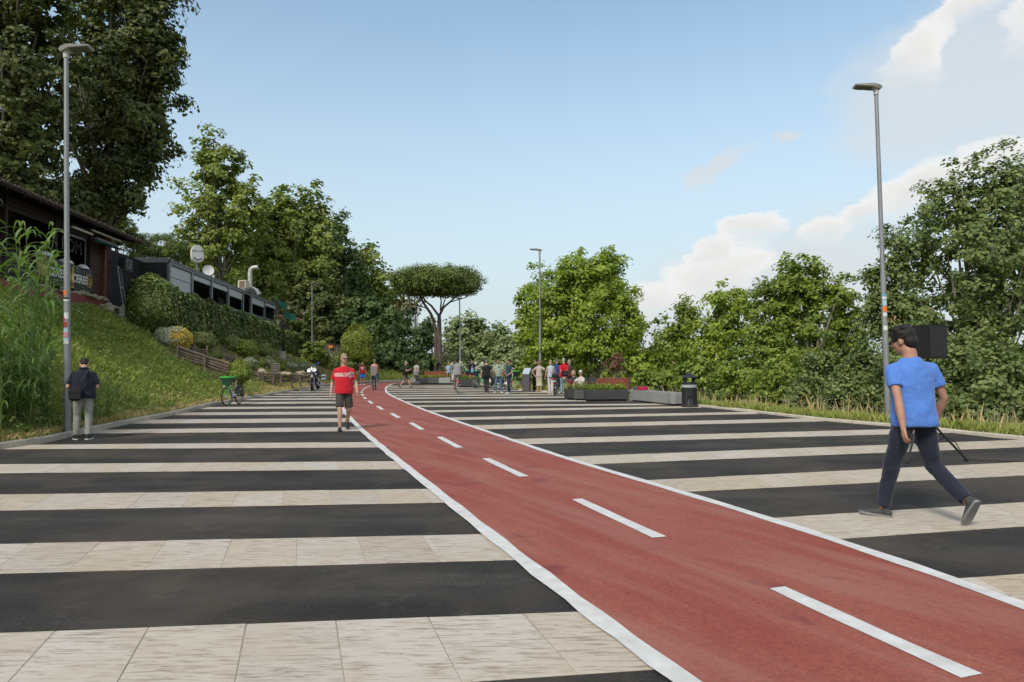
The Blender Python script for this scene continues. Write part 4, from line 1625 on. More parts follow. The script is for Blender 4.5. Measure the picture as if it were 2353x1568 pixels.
sh('brownish low bush beside the motorcycle windscreen', 695, 842, 14, 10, 'pale_bush', 1200, .10, 92, 851)
sh('round green bush behind the motorcycle', 735, 825, 24, 18, 'cypress', 2600, .12, 93, 842)
sh('yellow flowering low bush by the log fence', 508, 838, 15, 11, 'flower_yellow', 700, .09, 94, 848, shell=False)
sh('bush at the foot of the tall hedge block', 705, 815, 22, 14, 'dome', 1800, .13, 95, 828)
sh('small round bush behind the head of the man in the red shirt', 768, 826, 18, 20, 'cypress', 2200, .13, 96, 846)
sh('big golden green shrub between the stairs and the red shirted walker far off', 820, 792, 39, 48, 'yellow', 15000, .17, 97, Y=63.5, depth=.9, cone=.3, rough=.10, name='golden_shrub')


# ---- grass on the bank
def blades(name, X, Y, hgt, wid, lean, lm, tone, seed, kind='stuff', parent=None, z=None):
    g = np.random.default_rng(seed)
    n = len(X)
    Z = height(X, Y) - .01 if z is None else z
    a = g.random(n) * 6.283
    w = wid * (.6 + .8 * g.random(n)) / 2
    dx, dy = np.cos(a) * w, np.sin(a) * w
    b = g.random(n) * 6.283
    l = hgt * lean * g.random(n)
    V = np.empty((n, 4, 3), np.float32)
    V[:, 0] = np.c_[X - dx, Y - dy, Z]
    V[:, 1] = np.c_[X + dx, Y + dy, Z]
    V[:, 2] = np.c_[X + dx * .8 + np.cos(b) * l * .35, Y + dy * .8 + np.sin(b) * l * .35, Z + hgt * .6]
    V[:, 3] = np.c_[X + np.cos(b) * l, Y + np.sin(b) * l, Z + hgt * np.sqrt(np.clip(1 - (l / hgt) ** 2 * .5, .3, 1))]
    o = fast_mesh(name, V.reshape(-1, 3), np.arange(4 * n), 4, lm, parent, tone, kind=kind)
    return o


def bank_grass():
    g = np.random.default_rng(5)
    n = 250000
    Y = 9 + (g.random(n) ** 1.35) * 55
    s = .14 + g.random(n) ** .9 * 8.4
    X = x_on(KL, Y) - s
    # the planted garden and the terrace stay mostly bare
    gard = (Y > 31) & (s > 1.6) & (g.random(n) < .88)
    terr = (s > 7.2)
    keep = ~(gard | terr)
    X, Y, s = X[keep], Y[keep], s[keep]
    p = np.sin(X * .9 + Y * .35) * np.sin(Y * .55 - X * .6) + .6 * np.sin(X * 2.3) * np.sin(Y * 1.9)
    q = np.sin(X * .31 + 1) * np.sin(Y * .23 + X * .12)
    dryness = np.clip(.5 - s * .28, 0, .8) + .26 * p + .22 * q
    h = (.06 + .13 * g.random(len(X)) ** 1.8) * (1 + .7 * np.clip(p, -.6, 1)) * np.clip(.55 + s * .3, .5, 1.2)
    t = np.clip(.36 + .62 * dryness + g.normal(size=len(X)) * .24, 0, 1)
    blades('bank_grass', X, Y, h, .012 + .0006 * Y, .8, LM['grass'], t, 6)
    # dry straw at the kerb
    n = 26000
    Y = 10 + g.random(n) ** 1.2 * 50
    X = x_on(KL, Y) - .16 - np.abs(g.normal(size=n)) * .55
    blades('straw', X, Y, .05 + .13 * g.random(n), .012 + .0006 * Y, 1.0, LM['dry'], np.clip(.35 + .5 * g.random(n), 0, 1), 8)
    # weeds: low broad leaves in patches over the near bank
    n = 1000
    Y = 10.5 + g.random(n) ** 1.3 * 24
    s = .35 + g.random(n) ** 1.4 * 6.5
    X = x_on(KL, Y) - s
    C = np.c_[X, Y, height(X, Y) + .12]
    V, tone = leaf_cloud(C, .14 + .2 * g.random(n), 34, .07, None, .8, .5, .6, seed=9)
    leaves_obj('weeds', V, tone, LM['weed'], kind='stuff')
    # thin grass on the far verge beyond the bend
    n = 30000
    Y = 56 + g.random(n) * 50
    s = .3 + g.random(n) * 9
    X = x_on(KL, Y) - s
    ok = (Y > 62) | (s < 2.2)
    X, Y = X[ok], Y[ok]
    n = len(X)
    blades('verge_grass', X, Y, .15 + .35 * g.random(n), .05, .8, LM['grass'], np.clip(.45 + .3 * g.random(n), 0, 1), 10)


bank_grass()


# ---- tall reeds at the left edge
def reed_clump(label, pts, hgt, n_leaf, seed, wid=.05, lean=.5, name='reed_clump', llen=.8):
    g = np.random.default_rng(seed)
    c0 = np.mean(pts, 0)
    t = thing(name, label, 'reeds', (c0[0], c0[1], float(height(c0[0], c0[1]))))
    mb = MB()
    VS, TN = [], []
    K = 6
    for (x, y) in pts:
        z = float(height(x, y))
        H = hgt * g.uniform(.6, 1.08)
        ld = g.random() * 6.283
        lv = np.array([math.cos(ld), math.sin(ld), 0]) * lean * g.random() * H * .28
        stem = [np.array([x, y, z]) + lv * q ** 2 + np.array([0, 0, H * q]) for q in np.linspace(0, 1, 5)]
        mb.tube(stem, [.014, .013, .011, .008, .004], 5)
        st = g.random()
        for j in range(n_leaf):
            q = .12 + .88 * (j + g.random()) / n_leaf
            b = np.array([x, y, z]) + lv * q ** 2 + np.array([0, 0, H * q])
            a = ld * 0 + j * 2.4 + g.normal() * .5
            L = llen * g.uniform(.6, 1.2) * (1 - .25 * abs(q - .6))
            el0 = g.uniform(.55, 1.15)
            curl = g.uniform(1.5, 2.7)
            w0 = wid * g.uniform(.7, 1.2)
            pos = b.copy()
            rows = []
            sd = np.array([-math.sin(a), math.cos(a), 0])
            for k in range(K + 1):
                u = k / K
                ww = w0 * (.55 + .9 * u) if u < .3 else w0 * (1 - ((u - .3) / .7) ** 1.6) * .82
                rows.append((pos - sd * ww / 2, pos + sd * ww / 2))
                e = el0 - curl * u
                pos = pos + np.array([math.cos(a) * math.cos(e), math.sin(a) * math.cos(e), math.sin(e)]) * L / K
            for k in range(K):
                VS += [rows[k][0], rows[k][1], rows[k + 1][1], rows[k + 1][0]]
                TN.append(np.clip(.25 + .4 * st + .25 * g.random() + .1 * q, 0, 1))
    mb.build('stems', mat('reed_stem', (.12, .15, .05), .7, var=.3), t, world=True)
    leaves_obj('leaves', np.array(VS), np.array(TN), LM['reed'], t)
    return t


g_ = np.random.default_rng(21)
pts = []
for _ in range(56):
    y = g_.uniform(13.2, 19.0)
    s = g_.uniform(.9, 3.6)
    x = x_on(KL, y) - s
    if PW / 2 + FOC * x / y < 118:
        pts.append((x, y))
reed_clump('tall arching reeds at the left edge below the bar', pts, 4.0, 15, 31, wid=.085, llen=1.1)
pts = []
for _ in range(70):
    y = g_.uniform(14.4, 17.2)
    x = x_on(KL, y) - g_.uniform(.22, 1.3)
    if 168 < PW / 2 + FOC * x / y < 262:
        pts.append((x, y))
reed_clump('low bright reeds round the man in grey trousers', pts, 1.15, 9, 32, wid=.042, lean=.9, llen=.62)
pts = []
for _ in range(60):
    y = g_.uniform(12.2, 15)
    x = x_on(KL, y) - g_.uniform(.5, 2.0)
    if PW / 2 + FOC * x / y < 150:
        pts.append((x, y))
reed_clump('shorter reeds in front of the tall reeds at the left edge', pts, 1.9, 12, 33, wid=.06, lean=.8, llen=.85)


# ---- dry tall grass along the river edge
def river_grass():
    g = np.random.default_rng(15)
    n = 2600
    Y = 11.5 + g.random(n) ** 1.15 * 38
    cl = np.sin(Y * 2.1) * np.sin(Y * .83 + 1) > -.35
    s = .25 + g.random(n) ** 1.2 * 1.7
    X = x_on(KR, Y) + s
    X, Y, cl = X[cl], Y[cl], cl[cl]
    n = len(X)
    blades('dry_stalks', X, Y, (.18 + .5 * g.random(n) ** 2.6), .010 + .0005 * Y, .35, LM['dry'], np.clip(.55 + .4 * g.random(n), 0, 1), 16)
    # feathery heads on the stalks
    k = n // 2
    Z = height(X[:k], Y[:k]) + .3 + .4 * g.random(k) ** 2
    V, tone = leaf_cloud(np.c_[X[:k], Y[:k], Z], .03, 2, .06, None, 3.0, .1, .3, np.clip(.6 + .4 * g.random(k), 0, 1), aspect=.25, seed=17)
    leaves_obj('seed_heads', V, tone, LM['dry'], kind='stuff')
    n = 46000
    Y = 11 + g.random(n) ** 1.2 * 40
    s = .13 + g.random(n) ** 1.1 * 3.2
    X = x_on(KR, Y) + s
    p = np.sin(Y * 1.7) * np.sin(X * 1.1 + Y * .4)
    blades('edge_grass', X, Y, (.08 + .22 * g.random(n) ** 1.6) * (1 + .4 * p), .010 + .0006 * Y, .8, LM['grass'], np.clip(.42 + .45 * g.random(n) + .3 * p, 0, 1), 18)
    n = 60
    Y = 12 + g.random(n) * 22
    X = x_on(KR, Y) + .5 + g.random(n) * 1.6
    V, tone = leaf_cloud(np.c_[X, Y, height(X, Y) + .3], .3, 70, .05, None, 1.4, .6, .4, aspect=.3, seed=19)
    leaves_obj('mugwort', V, tone, LM['silver'], kind='stuff')


river_grass()

# ================================================================== BUILDINGS ON THE TERRACE
FU = np.array([-.125, .992, 0.0])            # along the facades, away from the camera
FN = np.array([.992, .125, 0.0])             # towards the path
UP = np.array([0, 0, 1.0])
FRZ = math.atan2(FU[1], FU[0]) - math.pi / 2  # turn about z that maps +Y on FU

DARKW = mat('dark_wood', (.026, .017, .013), .8, var=.45, scale=3, bump=.5, bscale=20, stretch=(.3, .3, 3))
REDW = mat('red_brown_wood', (.055, .022, .013), .75, var=.45, scale=3, bump=.5, bscale=20, stretch=(.4, .4, 4))
POSTW = mat('reddish_post', (.16, .055, .028), .7, var=.3, scale=4, bump=.3)
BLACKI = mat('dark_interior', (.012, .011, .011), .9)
CHAR = mat('charcoal_panel', (.030, .032, .034), .55, var=.12, scale=2)
FRAMEG = mat('grey_aluminium', (.20, .205, .21), .45, var=.08, scale=6, metal=.3)
FASC = mat('fascia_grey', (.115, .125, .13), .5, var=.1, scale=4)
BLIND = mat('white_blind', (.42, .43, .44), .5, var=.06, scale=1.5)
TILE = mat('old_roof_tile', (.085, .060, .045), .9, var=.5, scale=5, bump=.5, bscale=30)
GREENC = mat('green_canvas', (.012, .105, .075), .8, var=.15, scale=6)
CONC = mat('concrete', (.30, .29, .265), .9, var=.22, scale=3, bump=.4, bscale=50)
REDWALL = mat('red_painted_wall', (.21, .055, .055), .85, var=.25, scale=3, bump=.3)
RUBBLE = mat('rubble_stone', (.33, .28, .20), .95, var=.4, scale=8, bump=.8, bscale=25)
GALV = mat('galvanised', (.25, .26, .265), .5, var=.16, scale=9, metal=.35, stretch=(1, 1, .25))
BLACKP = mat('black_plastic', (.014, .014, .015), .5)
CREAM = mat('cream_paint', (.50, .47, .38), .55, var=.08)
WHITEP = mat('white_plastic', (.62, .62, .60), .45, var=.04)
YELP = mat('print_gold', (.52, .36, .06), .6)
WHITEPR = mat('print_white', (.62, .61, .58), .7, var=.06)
BROWNPR = mat('print_brown', (.20, .085, .05), .6)
BANNERM = mat('banner_black', (.022, .025, .026), .6, var=.15, scale=3)


def fpt(Y, L, z):
    p = fac(Y, L)
    return np.array([p[0], p[1], z])


def fbox(mb, Y0, Y1, L0, L1, z0, z1):
    """box between two offsets of the facade line"""
    a, b, c, d = fac(Y0, L0), fac(Y1, L0), fac(Y1, L1), fac(Y0, L1)
    V = [(*p, z0) for p in (a, b, c, d)] + [(*p, z1) for p in (a, b, c, d)]
    return mb.add(V, [(0, 3, 2, 1), (4, 5, 6, 7), (0, 1, 5, 4), (1, 2, 6, 5), (2, 3, 7, 6), (3, 0, 4, 7)])


def fY(px, L=16.0):
    return L * 1.008 / ((PW / 2 - px) / FOC - .126)


def build_bar():
    b = thing('wooden_bar', 'dark wooden bar hut with tiled eaves at the top of the grass bank', 'bar hut', fpt(29, 17, 4.3))
    mb = MB()
    fbox(mb, 19, 35.2, 16.1, 21, 4.2, 4.55)
    mb.build('floor', DARKW, b, world=True)
    mb = MB()
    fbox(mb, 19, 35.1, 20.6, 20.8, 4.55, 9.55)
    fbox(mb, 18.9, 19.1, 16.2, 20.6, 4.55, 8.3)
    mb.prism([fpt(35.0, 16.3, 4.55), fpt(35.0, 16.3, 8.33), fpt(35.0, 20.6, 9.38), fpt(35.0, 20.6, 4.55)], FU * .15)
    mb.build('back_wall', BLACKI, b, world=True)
    # horizontal planks right of the window and below it
    z = 4.62
    rg = random.Random(2)
    while z < 8.15:
        mb = MB()
        fbox(mb, 32.75, 34.95, 16.05 - rg.uniform(0, .015), 16.1, z, z + .165)
        mb.build('plank', REDW, b, world=True)
        z += .18
    z = 7.62
    while z < 8.1:
        mb = MB()
        fbox(mb, 19, 32.5, 16.05 - rg.uniform(0, .015), 16.1, z, z + .165)
        mb.build('plank', DARKW, b, world=True)
        z += .18
    z = 4.62
    while z < 6.0:
        mb = MB()
        fbox(mb, 19, 32.5, 16.05 - rg.uniform(0, .015), 16.1, z, z + .165)
        mb.build('plank', DARKW, b, world=True)
        z += .18
    for Y in (19.2, 22.6, 26.0, 29.55, 32.6):
        mb = MB()
        fbox(mb, Y, Y + .16, 15.98, 16.2, 4.5, 8.2)
        mb.build('post', DARKW, b, world=True)
    mb = MB()
    fbox(mb, 33.95, 34.12, 15.9, 16.04, 4.5, 8.1)
    mb.build('post', POSTW, b, world=True)
    mb = MB()
    fbox(mb, 19, 32.6, 15.93, 16.2, 6.02, 6.1)
    mb.build('counter', DARKW, b, world=True)
    # things seen through the serving window: shelf, pale dishes, outline letters on the glass
    mb = MB()
    fbox(mb, 29.8, 32.4, 18.6, 18.9, 6.5, 6.56)
    fbox(mb, 29.8, 32.4, 18.6, 18.9, 7.0, 7.06)
    mb.build('shelf', DARKW, b, world=True)
    w = MB()
    fbox(w, 29.75, 32.5, 16.12, 16.16, 6.12, 6.2)
    fbox(w, 29.75, 32.5, 16.12, 16.16, 7.5, 7.6)
    fbox(w, 29.75, 29.83, 16.12, 16.16, 6.2, 7.5)
    fbox(w, 32.42, 32.5, 16.12, 16.16, 6.2, 7.5)
    fr = w.build('window_frame', FRAMEG, b, world=True)
    O = fpt(31.15, 16.1, 7.02) - np.array(b.location)
    text_obj('lettering', 'ROM', .82, mat('neon_off', (.20, .20, .21), .4), b, frame(O, FU, UP), extrude=.006)
    text_obj('lettering', 'ROM', .80, BLACKI, b, frame(O + FN * .012, FU, UP), extrude=.004, offset=-.012)
    # roof: each course of half-round tiles
    el, ez = 15.1, 8.12
    mb = MB()
    V = []
    for Y in (18.6, 36.6):
        V += [(*fac(Y, el), ez - .06), (*fac(Y, 21.2), ez + 1.5), (*fac(Y, 21.2), ez + 1.6), (*fac(Y, el), ez + .02)]
    mb.add(V, [(0, 1, 2, 3), (4, 7, 6, 5), (0, 4, 5, 1), (1, 5, 6, 2), (2, 6, 7, 3), (3, 7, 4, 0)])
    rf = mb.build('roof', DARKW, b, world=True)
    tloc = np.array(b.location)
    Y = 18.7
    while Y < 36.5:
        mb = MB()
        n = 5
        a0, a1 = fpt(Y, el - .06 - rg.uniform(0, .05), ez + .06), fpt(Y, 21.2, ez + 1.68)
        mb.tube([a0, a1], [.085, .085], 8)
        mb.build('roof_tile', TILE, rf, smooth=True) if False else None
        o = MB().tube([a0 - tloc, a1 - tloc], [(.1, .075), (.1, .075)], 8, side=FU).build('roof_tile', TILE, rf)
        Y += .235
    # rafters under the eaves
    Y = 19.2
    while Y < 36:
        MB().tube([fpt(Y, el + .05, ez - .1), fpt(Y, 16.4, ez + .22)], .045, 4).build('rafter', DARKW, b, world=True)
        Y += 1.1
    # low wall the bar stands on
    wl = thing('retaining_wall', 'low red painted wall with crumbling pale top under the beer banners', 'wall', fpt(30, 15.8, 4.2))
    mb = MB()
    fbox(mb, 24, 33.2, 15.6, 15.95, 3.6, 4.78)
    mb.build('wall', REDWALL, wl, world=True)
    for i in range(26):
        Y = 27.6 + i * .24 + rg.uniform(-.1, .1)
        p = fpt(Y, 15.62 + rg.uniform(-.1, .1), 4.80 + rg.uniform(-.04, .1))
        MB().ell(p, (rg.uniform(.1, .2), rg.uniform(.1, .2), rg.uniform(.06, .13)), 7, 5).build('stone', RUBBLE, wl, world=True, smooth=False)
    for i in range(16):
        Y = 32.4 + i * .13 + rg.uniform(-.1, .1)
        p = fpt(Y, 15.2 + rg.uniform(-.3, .3), 4.35 + rg.uniform(-.2, .12))
        MB().ell(p, (rg.uniform(.12, .26), rg.uniform(.12, .26), rg.uniform(.1, .2)), 7, 5).build('stone', RUBBLE, wl, world=True, smooth=False)
    bw = thing('concrete_block_wall', 'short wall of grey concrete blocks between the grass and the rounded laurel bush', 'wall', fpt(34, 14.6, 3.6))
    for r in range(2):
        for c in range(5):
            mb = MB()
            fbox(mb, 32.6 + c * .62 + r * .2, 33.2 + c * .62 + r * .2, 14.4, 14.65, 3.55 + r * .42, 3.95 + r * .42)
            mb.build('concrete_block', CONC, bw, world=True)
    return b


build_bar()


def banner(label, Y0, Y1, zt, zb, texts, rings, bottle, poster=False):
    t = thing('banner', label, 'banner', fpt((Y0 + Y1) / 2, 15.9, zb))
    loc = np.array(t.location)
    mb = MB()
    fbox(mb, Y0, Y1, 15.86, 15.89, zb, zt)
    mb.build('cloth', mat('poster_gold', (.42, .28, .06), .6, col2=(.14, .055, .035), scale=1.6) if poster else BANNERM, t, world=True)
    for (txt, Y, z, sz) in texts:
        text_obj('lettering', txt, sz, WHITEPR, t, frame(fpt(Y, 15.845, z) - loc, FU, UP), extrude=.003, offset=.014)
    for (Y, z, r) in rings:
        m = MB()
        m.torus(fpt(Y, 15.85, z) - loc, r, .022, FN, 28, 5)
        # the curl inside the ring
        pts = []
        for a in np.linspace(0, 1, 16):
            an = 2.2 - a * 5.6
            rr = r * (.25 + .35 * a)
            pts.append(fpt(Y, 15.85, z) - loc + FU * math.cos(an) * rr * .8 + UP * (math.sin(an) * rr * 1.1 - .02))
        m.tube(pts, .024, 5)
        m.tube([fpt(Y, 15.85, z + r * .55) - loc, fpt(Y, 15.85, z + r * .75) - loc + FU * .05], .02, 4)
        m.build('emblem', YELP, t)
    if bottle:
        Y, z0 = bottle
        prof = [(.115, 0), (.13, .05), (.13, .42), (.10, .58), (.055, .74), (.05, .96)]
        P = [(Y + r, z0 + q) for r, q in prof] + [(Y - r, z0 + q) for r, q in prof[::-1]]
        MB().prism([fpt(y, 15.85, z) - loc for y, z in P], FN * .006).build('bottle_print', YELP, t)
        MB().prism([fpt(Y + a, 15.842, z0 + q) - loc for a, q in ((-.12, .05), (.12, .05), (.12, .28), (-.12, .28))], FN * .006).build('bottle_label', BROWNPR, t)
    return t


banner('black banner with white lettering, gold ring and beer bottle left of the left lamp pole', 28.75, 31.0, 6.14, 5.03, [('CERES', 29.42, 5.57, .52)], [(30.32, 5.62, .29)], (30.78, 5.07))
banner('black banner with white lettering and gold ring right of the left lamp pole', 31.02, 32.6, 6.12, 5.03, [('CERES', 31.42, 5.52, .52)], [(32.22, 5.56, .29)], None)
banner('gold and brown poster half hidden by the reeds', 28.0, 28.72, 6.2, 5.3, [], [], None, True)

for (Ya, Yb, z, lab) in ((30.1, 31.9, 7.72, 'left rolled cream awning under the bar eaves'), (31.9, 34.9, 7.93, 'right rolled cream awning under the bar eaves')):
    t = thing('rolled_awning', lab, 'awning', fpt((Ya + Yb) / 2, 15.6, z), 0, 'rolled awnings under the bar eaves')
    mb = MB()
    mb.tube([fpt(Ya, 15.55, z), fpt(Yb, 15.55, z)], .055, 8)
    mb.build('roller', CREAM, t, world=True)
    mb = MB()
    mb.tube([fpt(Ya + .1, 15.55, z), fpt(Ya + .1, 16.1, z + .1)], .018, 5)
    mb.build('bracket', GALV, t, world=True)
    mb = MB()
    mb.tube([fpt(Yb - .1, 15.55, z), fpt(Yb - .1, 16.1, z + .1)], .018, 5)
    mb.build('bracket', GALV, t, world=True)

# pale sun umbrellas and tables stacked on the counter
for (Y, z, r, lab) in ((28.6, 6.25, .42, 'white dome shaped cover on the counter behind the reeds'), (30.35, 6.2, .36, 'white dome shaped cover above the gold ring of the left banner'),
                       (31.9, 6.17, .30, 'pale dome shaped cover at the right end of the counter')):
    t = tag(MB().lathe([(r, 0), (r * .94, .05), (r * .75, .13), (r * .4, .2), (.01, .23)], 14).build('dome_cover', WHITEP), lab, 'cover', 'dome covers on the bar counter')
    t.location = fpt(Y, 16.0, z - .08)

# the leaning shutter, sack, planks, AC unit beside the bar
t = thing('louvred_shutter', 'dark louvred shutter leaning beside the bar door', 'shutter', fpt(34.9, 15.3, 4.5), FRZ + .25)
mb = MB()
for sx in (-.42, .42):
    mb.box((0, sx, 1.05), (.05, .07, 2.1))
for sz in (.04, 1.05, 2.06):
    mb.box((0, 0, sz), (.05, .84, .07))
mb.build('frame', FRAMEG, t)
for i in range(24):
    MB().box((.0, 0, .12 + i * .08), (.045, .78, .012), M=Matrix.Rotation(.6, 3, 'Y')).build('slat', CHAR, t)
for ch in t.children:
    ch.rotation_euler = (0, -.14, 0)
t = thing('air_conditioner', 'dark air conditioning unit above the leaning shutter', 'air conditioner', fpt(35.6, 15.6, 6.55), FRZ)
MB().box((0, 0, .3), (.35, .85, .6), bev=.03).build('casing', CHAR, t)
MB().torus((.19, -.1, .3), .2, .02, (1, 0, 0), 20, 5).build('fan_guard', FRAMEG, t)
mb = MB()
mb.box((.0, -.3, -.04), (.5, .05, .05))
mb.box((.0, .3, -.04), (.5, .05, .05))
mb.build('bracket', GALV, t)
t = thing('sack', 'grey white rubble sack beside the shutter', 'sack', fpt(36.3, 15.0, 4.42))
MB().lathe([(.30, 0), (.36, .12), (.34, .4), (.24, .62), (.12, .72), (.17, .8)], 12).build('bag', mat('sack_cloth', (.33, .31, .27), .9, var=.25, scale=6, bump=.8, bscale=8), t)
MB().torus((0, 0, .72), .12, .015, (0, 0, 1), 14, 5).build('tie', BLACKP, t)
for i, dy in enumerate((0, .16)):
    o = MB().tube([fpt(36.9 + dy, 15.4, 4.4), fpt(36.95 + dy, 15.9, 6.3)], [(.06, .02)] * 2, 4).build('wood_board', mat('raw_pine_board', (.30, .17, .10), .8, var=.2))
    tag(o, 'orange brown board leaning behind the sack, the %s one' % ('left', 'right')[i], 'board', 'boards leaning behind the sack')
t = thing('green_awning', 'green canvas awning folded beside the end of the tiled roof', 'awning', fpt(33.4, 15.35, 7.35), FRZ)
MB().prism([(.35, -.8, -.02), (.0, -.8, .16), (-.4, -.8, .24), (-.4, -.8, .16)], (0, 2.0, 0)).build('canvas', GREENC, t)
MB().tube([(-.3, -.85, .30), (-.3, 1.25, .30)], .08, 8).build('cassette', FRAMEG, t)


def build_cafe():
    c = thing('glazed_cafe', 'long flat roofed grey cafe with roller blinds above the hedge', 'cafe', fpt(56, 18, 5.0))
    px = [386, 438.3, 483.6, 522.4, 556.3, 575.3, 606.3, 632.5]
    Ys = [fY(p) for p in px]
    Y0, Y1 = Ys[0], Ys[-1]
    mb = MB()
    fbox(mb, Y0, Y1, 16.05, 22, 4.6, 5.1)
    mb.build('floor', CONC, c, world=True)
    mb = MB()
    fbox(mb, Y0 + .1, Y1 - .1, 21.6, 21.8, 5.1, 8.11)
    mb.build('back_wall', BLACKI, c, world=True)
    mb = MB()
    fbox(mb, Y1 - .12, Y1, 16.15, 21.6, 5.1, 8.11)
    mb.build('end_wall', CHAR, c, world=True)
    mb = MB()
    fbox(mb, Y0 - .1, Y0, 16.15, 22, 4.4, 8.2)
    ew = mb.build('end_wall', CHAR, c, world=True)
    mb = MB()
    fbox(mb, 35.25, Y0 - .1, 17.6, 17.75, 4.4, 8.1)
    mb.build('gap_shade_sheet', BLACKI, c, world=True)  # near-black sheet: shade of the recess between bar and cafe, put into colour
    mb = MB()
    fbox(mb, Y0 - .18, Y0 - .11, 16.0, 22.1, 8.0, 8.32)
    mb.build('end_fascia', GALV, c, world=True)
    mb = MB()
    fbox(mb, Y0 - .16, Y0 - .11, 17.0, 17.35, 6.85, 7.05)
    mb.build('plate', GALV, c, world=True)
    mb = MB()
    fbox(mb, Y0, Y1, 15.9, 22, 8.12, 8.2)
    mb.build('roof', FASC, c, world=True)
    for i in range(len(Ys) - 1):
        a, b = Ys[i], Ys[i + 1]
        mb = MB()
        fbox(mb, a + .03, b - .03, 15.92, 16.02, 7.9, 8.2)
        mb.build('fascia', FASC, c, world=True)
        mb = MB()
        fbox(mb, a + .02, b - .02, 15.98, 16.06, 5.15, 6.2)
        mb.build('sill_panel', mat('sill_panel', (.115, .12, .12), .6, var=.12, scale=2), c, world=True)
        mb = MB()
        fbox(mb, a + .02, b - .02, 15.93, 16.1, 6.21, 6.3)
        mb.build('sill', FRAMEG, c, world=True)
        if i == 0:
            mb = MB()
            fbox(mb, a + .15, b - .15, 16.0, 16.03, 7.17, 7.86)
            mb.build('blind', BLIND, c, world=True)
            mb = MB()
            fbox(mb, a + .15, b - .15, 16.0, 16.03, 6.35, 7.13)
            mb.build('blind', BLIND, c, world=True)
        elif i < 4 or i == 5:
            mb = MB()
            fbox(mb, a + .15, b - .15, 16.0, 16.03, 7.52 if i < 3 else 7.3, 7.86)
            mb.build('blind', BLIND, c, world=True)
            mb = MB()
            mb.tube([fpt(a + .15, 15.99, 7.5 if i < 3 else 7.28), fpt(b - .15, 15.99, 7.5 if i < 3 else 7.28)], .03, 6)
            mb.build('blind_rail', FRAMEG, c, world=True)
        elif i == 6:
            mb = MB()
            fbox(mb, a + .15, b - .15, 16.0, 16.03, 7.55, 7.86)
            mb.build('blind', BLIND, c, world=True)
        if i == 3:
            mb = MB()
            fbox(mb, b - 1.9, b - .2, 17.5, 17.55, 5.2, 7.4)
            mb.build('glass_door', mat('green_grey_glass', (.10, .14, .14), .15), c, world=True)
    for i, a in enumerate(Ys):
        mb = MB()
        w = .13 if i not in (5,) else .2
        fbox(mb, a - w, a + w, 15.9, 16.08, 5.1, 7.95)
        mb.build('post', FRAMEG if i != 5 else GALV, c, world=True)
    # a few things inside
    for (Y, L, z, r, m) in ((49.6, 18, 6.75, .2, mat('orange_lamp_shade', (.42, .12, .03), .6)), (60, 17, 6.45, .35, LM['dark']), (62.5, 17, 6.5, .3, LM['dark']), (56, 17, 6.4, .3, LM['dark'])):
        MB().ell(fpt(Y, L, z), (r, r, r * .9), 8, 6).build('pendant_lamp' if r == .2 else 'pot_plant', m, c, world=True)
    return c, Ys


cafe, CY = build_cafe()

# ---- on the cafe roof
p = at(453, 606, 53.5)
t = thing('cafe_sign', 'cream oval roof sign with a drawing and the word café', 'sign', (p[0], p[1], 8.2), math.atan2(.75, .66))
loc = np.array(t.location)
z0 = p[2] - 8.2
MB().box((0, .02, z0 / 2 - .02), (.10, .10, z0 + .1)).build('stand', FRAMEG, t)
out = []
for a in np.linspace(0, 2 * math.pi, 48, endpoint=False):
    x, z = math.cos(a), math.sin(a)
    xx = .47 * np.sign(x) * abs(x) ** .75
    zz = .62 * np.sign(z) * abs(z) ** .62
    if z > .55 and abs(x) < .55:
        zz += .13 * (1 - (x / .55) ** 2) ** .5
    out.append((xx, -.14, zz + z0 + .72))
MB().prism(out, (0, .28, 0)).build('sign_box', CREAM, t)
fo = [(x * .9, -.146, (z - z0 - .72) * .92 + z0 + .72) for x, _, z in out]
MB().prism(fo, (0, .004, 0)).build('sign_face', WHITEP, t)
text_obj('lettering', 'River Café', .215, mat('print_ink', (.10, .11, .16), .7), t, frame((0, -.15, z0 + .98), (1, 0, .06), (0, 0, 1)), extrude=.003, offset=.004)
INK = mat('print_grey', (.16, .17, .20), .7)
MB().prism([(-.33, -.149, z0 + .32), (-.05, -.149, z0 + .16), (.1, -.149, z0 + .27), (-.18, -.149, z0 + .40), (-.33, -.149, z0 + .55)], (0, .003, 0)).build('drawing', INK, t)
MB().prism([(.06, -.149, z0 + .2), (.28, -.149, z0 + .3), (.34, -.149, z0 + .6), (.22, -.149, z0 + .42), (.02, -.149, z0 + .36)], (0, .003, 0)).build('drawing', INK, t)

t = thing('roof_cabinet', 'dark flat topped cabinet on the roof below the cafe sign', 'cabinet', (*at(452, 628, 54)[:2], 8.2), FRZ)
MB().box((0, .6, .2), (1.4, 2.0, .4), bev=.02).build('box', CHAR, t)
MB().box((0, .6, .43), (1.6, 2.2, .06)).build('lid', CONC, t)
p = at(478, 622, 57)
t = thing('satellite_dish', 'white satellite dish on the cafe roof', 'dish', (p[0], p[1], 8.2), math.atan2(.45, .9))
MB().lathe([(.01, .0), (.2, .02), (.36, .07), (.44, .12), (.45, .13), (.36, .085), (.2, .035), (.01, .015)], 22, (0, 0, p[2] - 8.2), axis=(.15, -1, .1), caps=False).build('dish', WHITEP, t)
MB().tube([(0, .05, 0), (0, .08, p[2] - 8.2)], .03, 6).build('mast', GALV, t)
MB().tube([(0, 0, p[2] - 8.55), (.05, -.45, p[2] - 8.3)], .015, 5).build('arm', GALV, t)
Y = 62
b0 = at(575, 663, Y)
t = thing('exhaust_duct', 'pale bent exhaust duct rising from the cafe roof', 'duct', (b0[0], b0[1], 8.2))
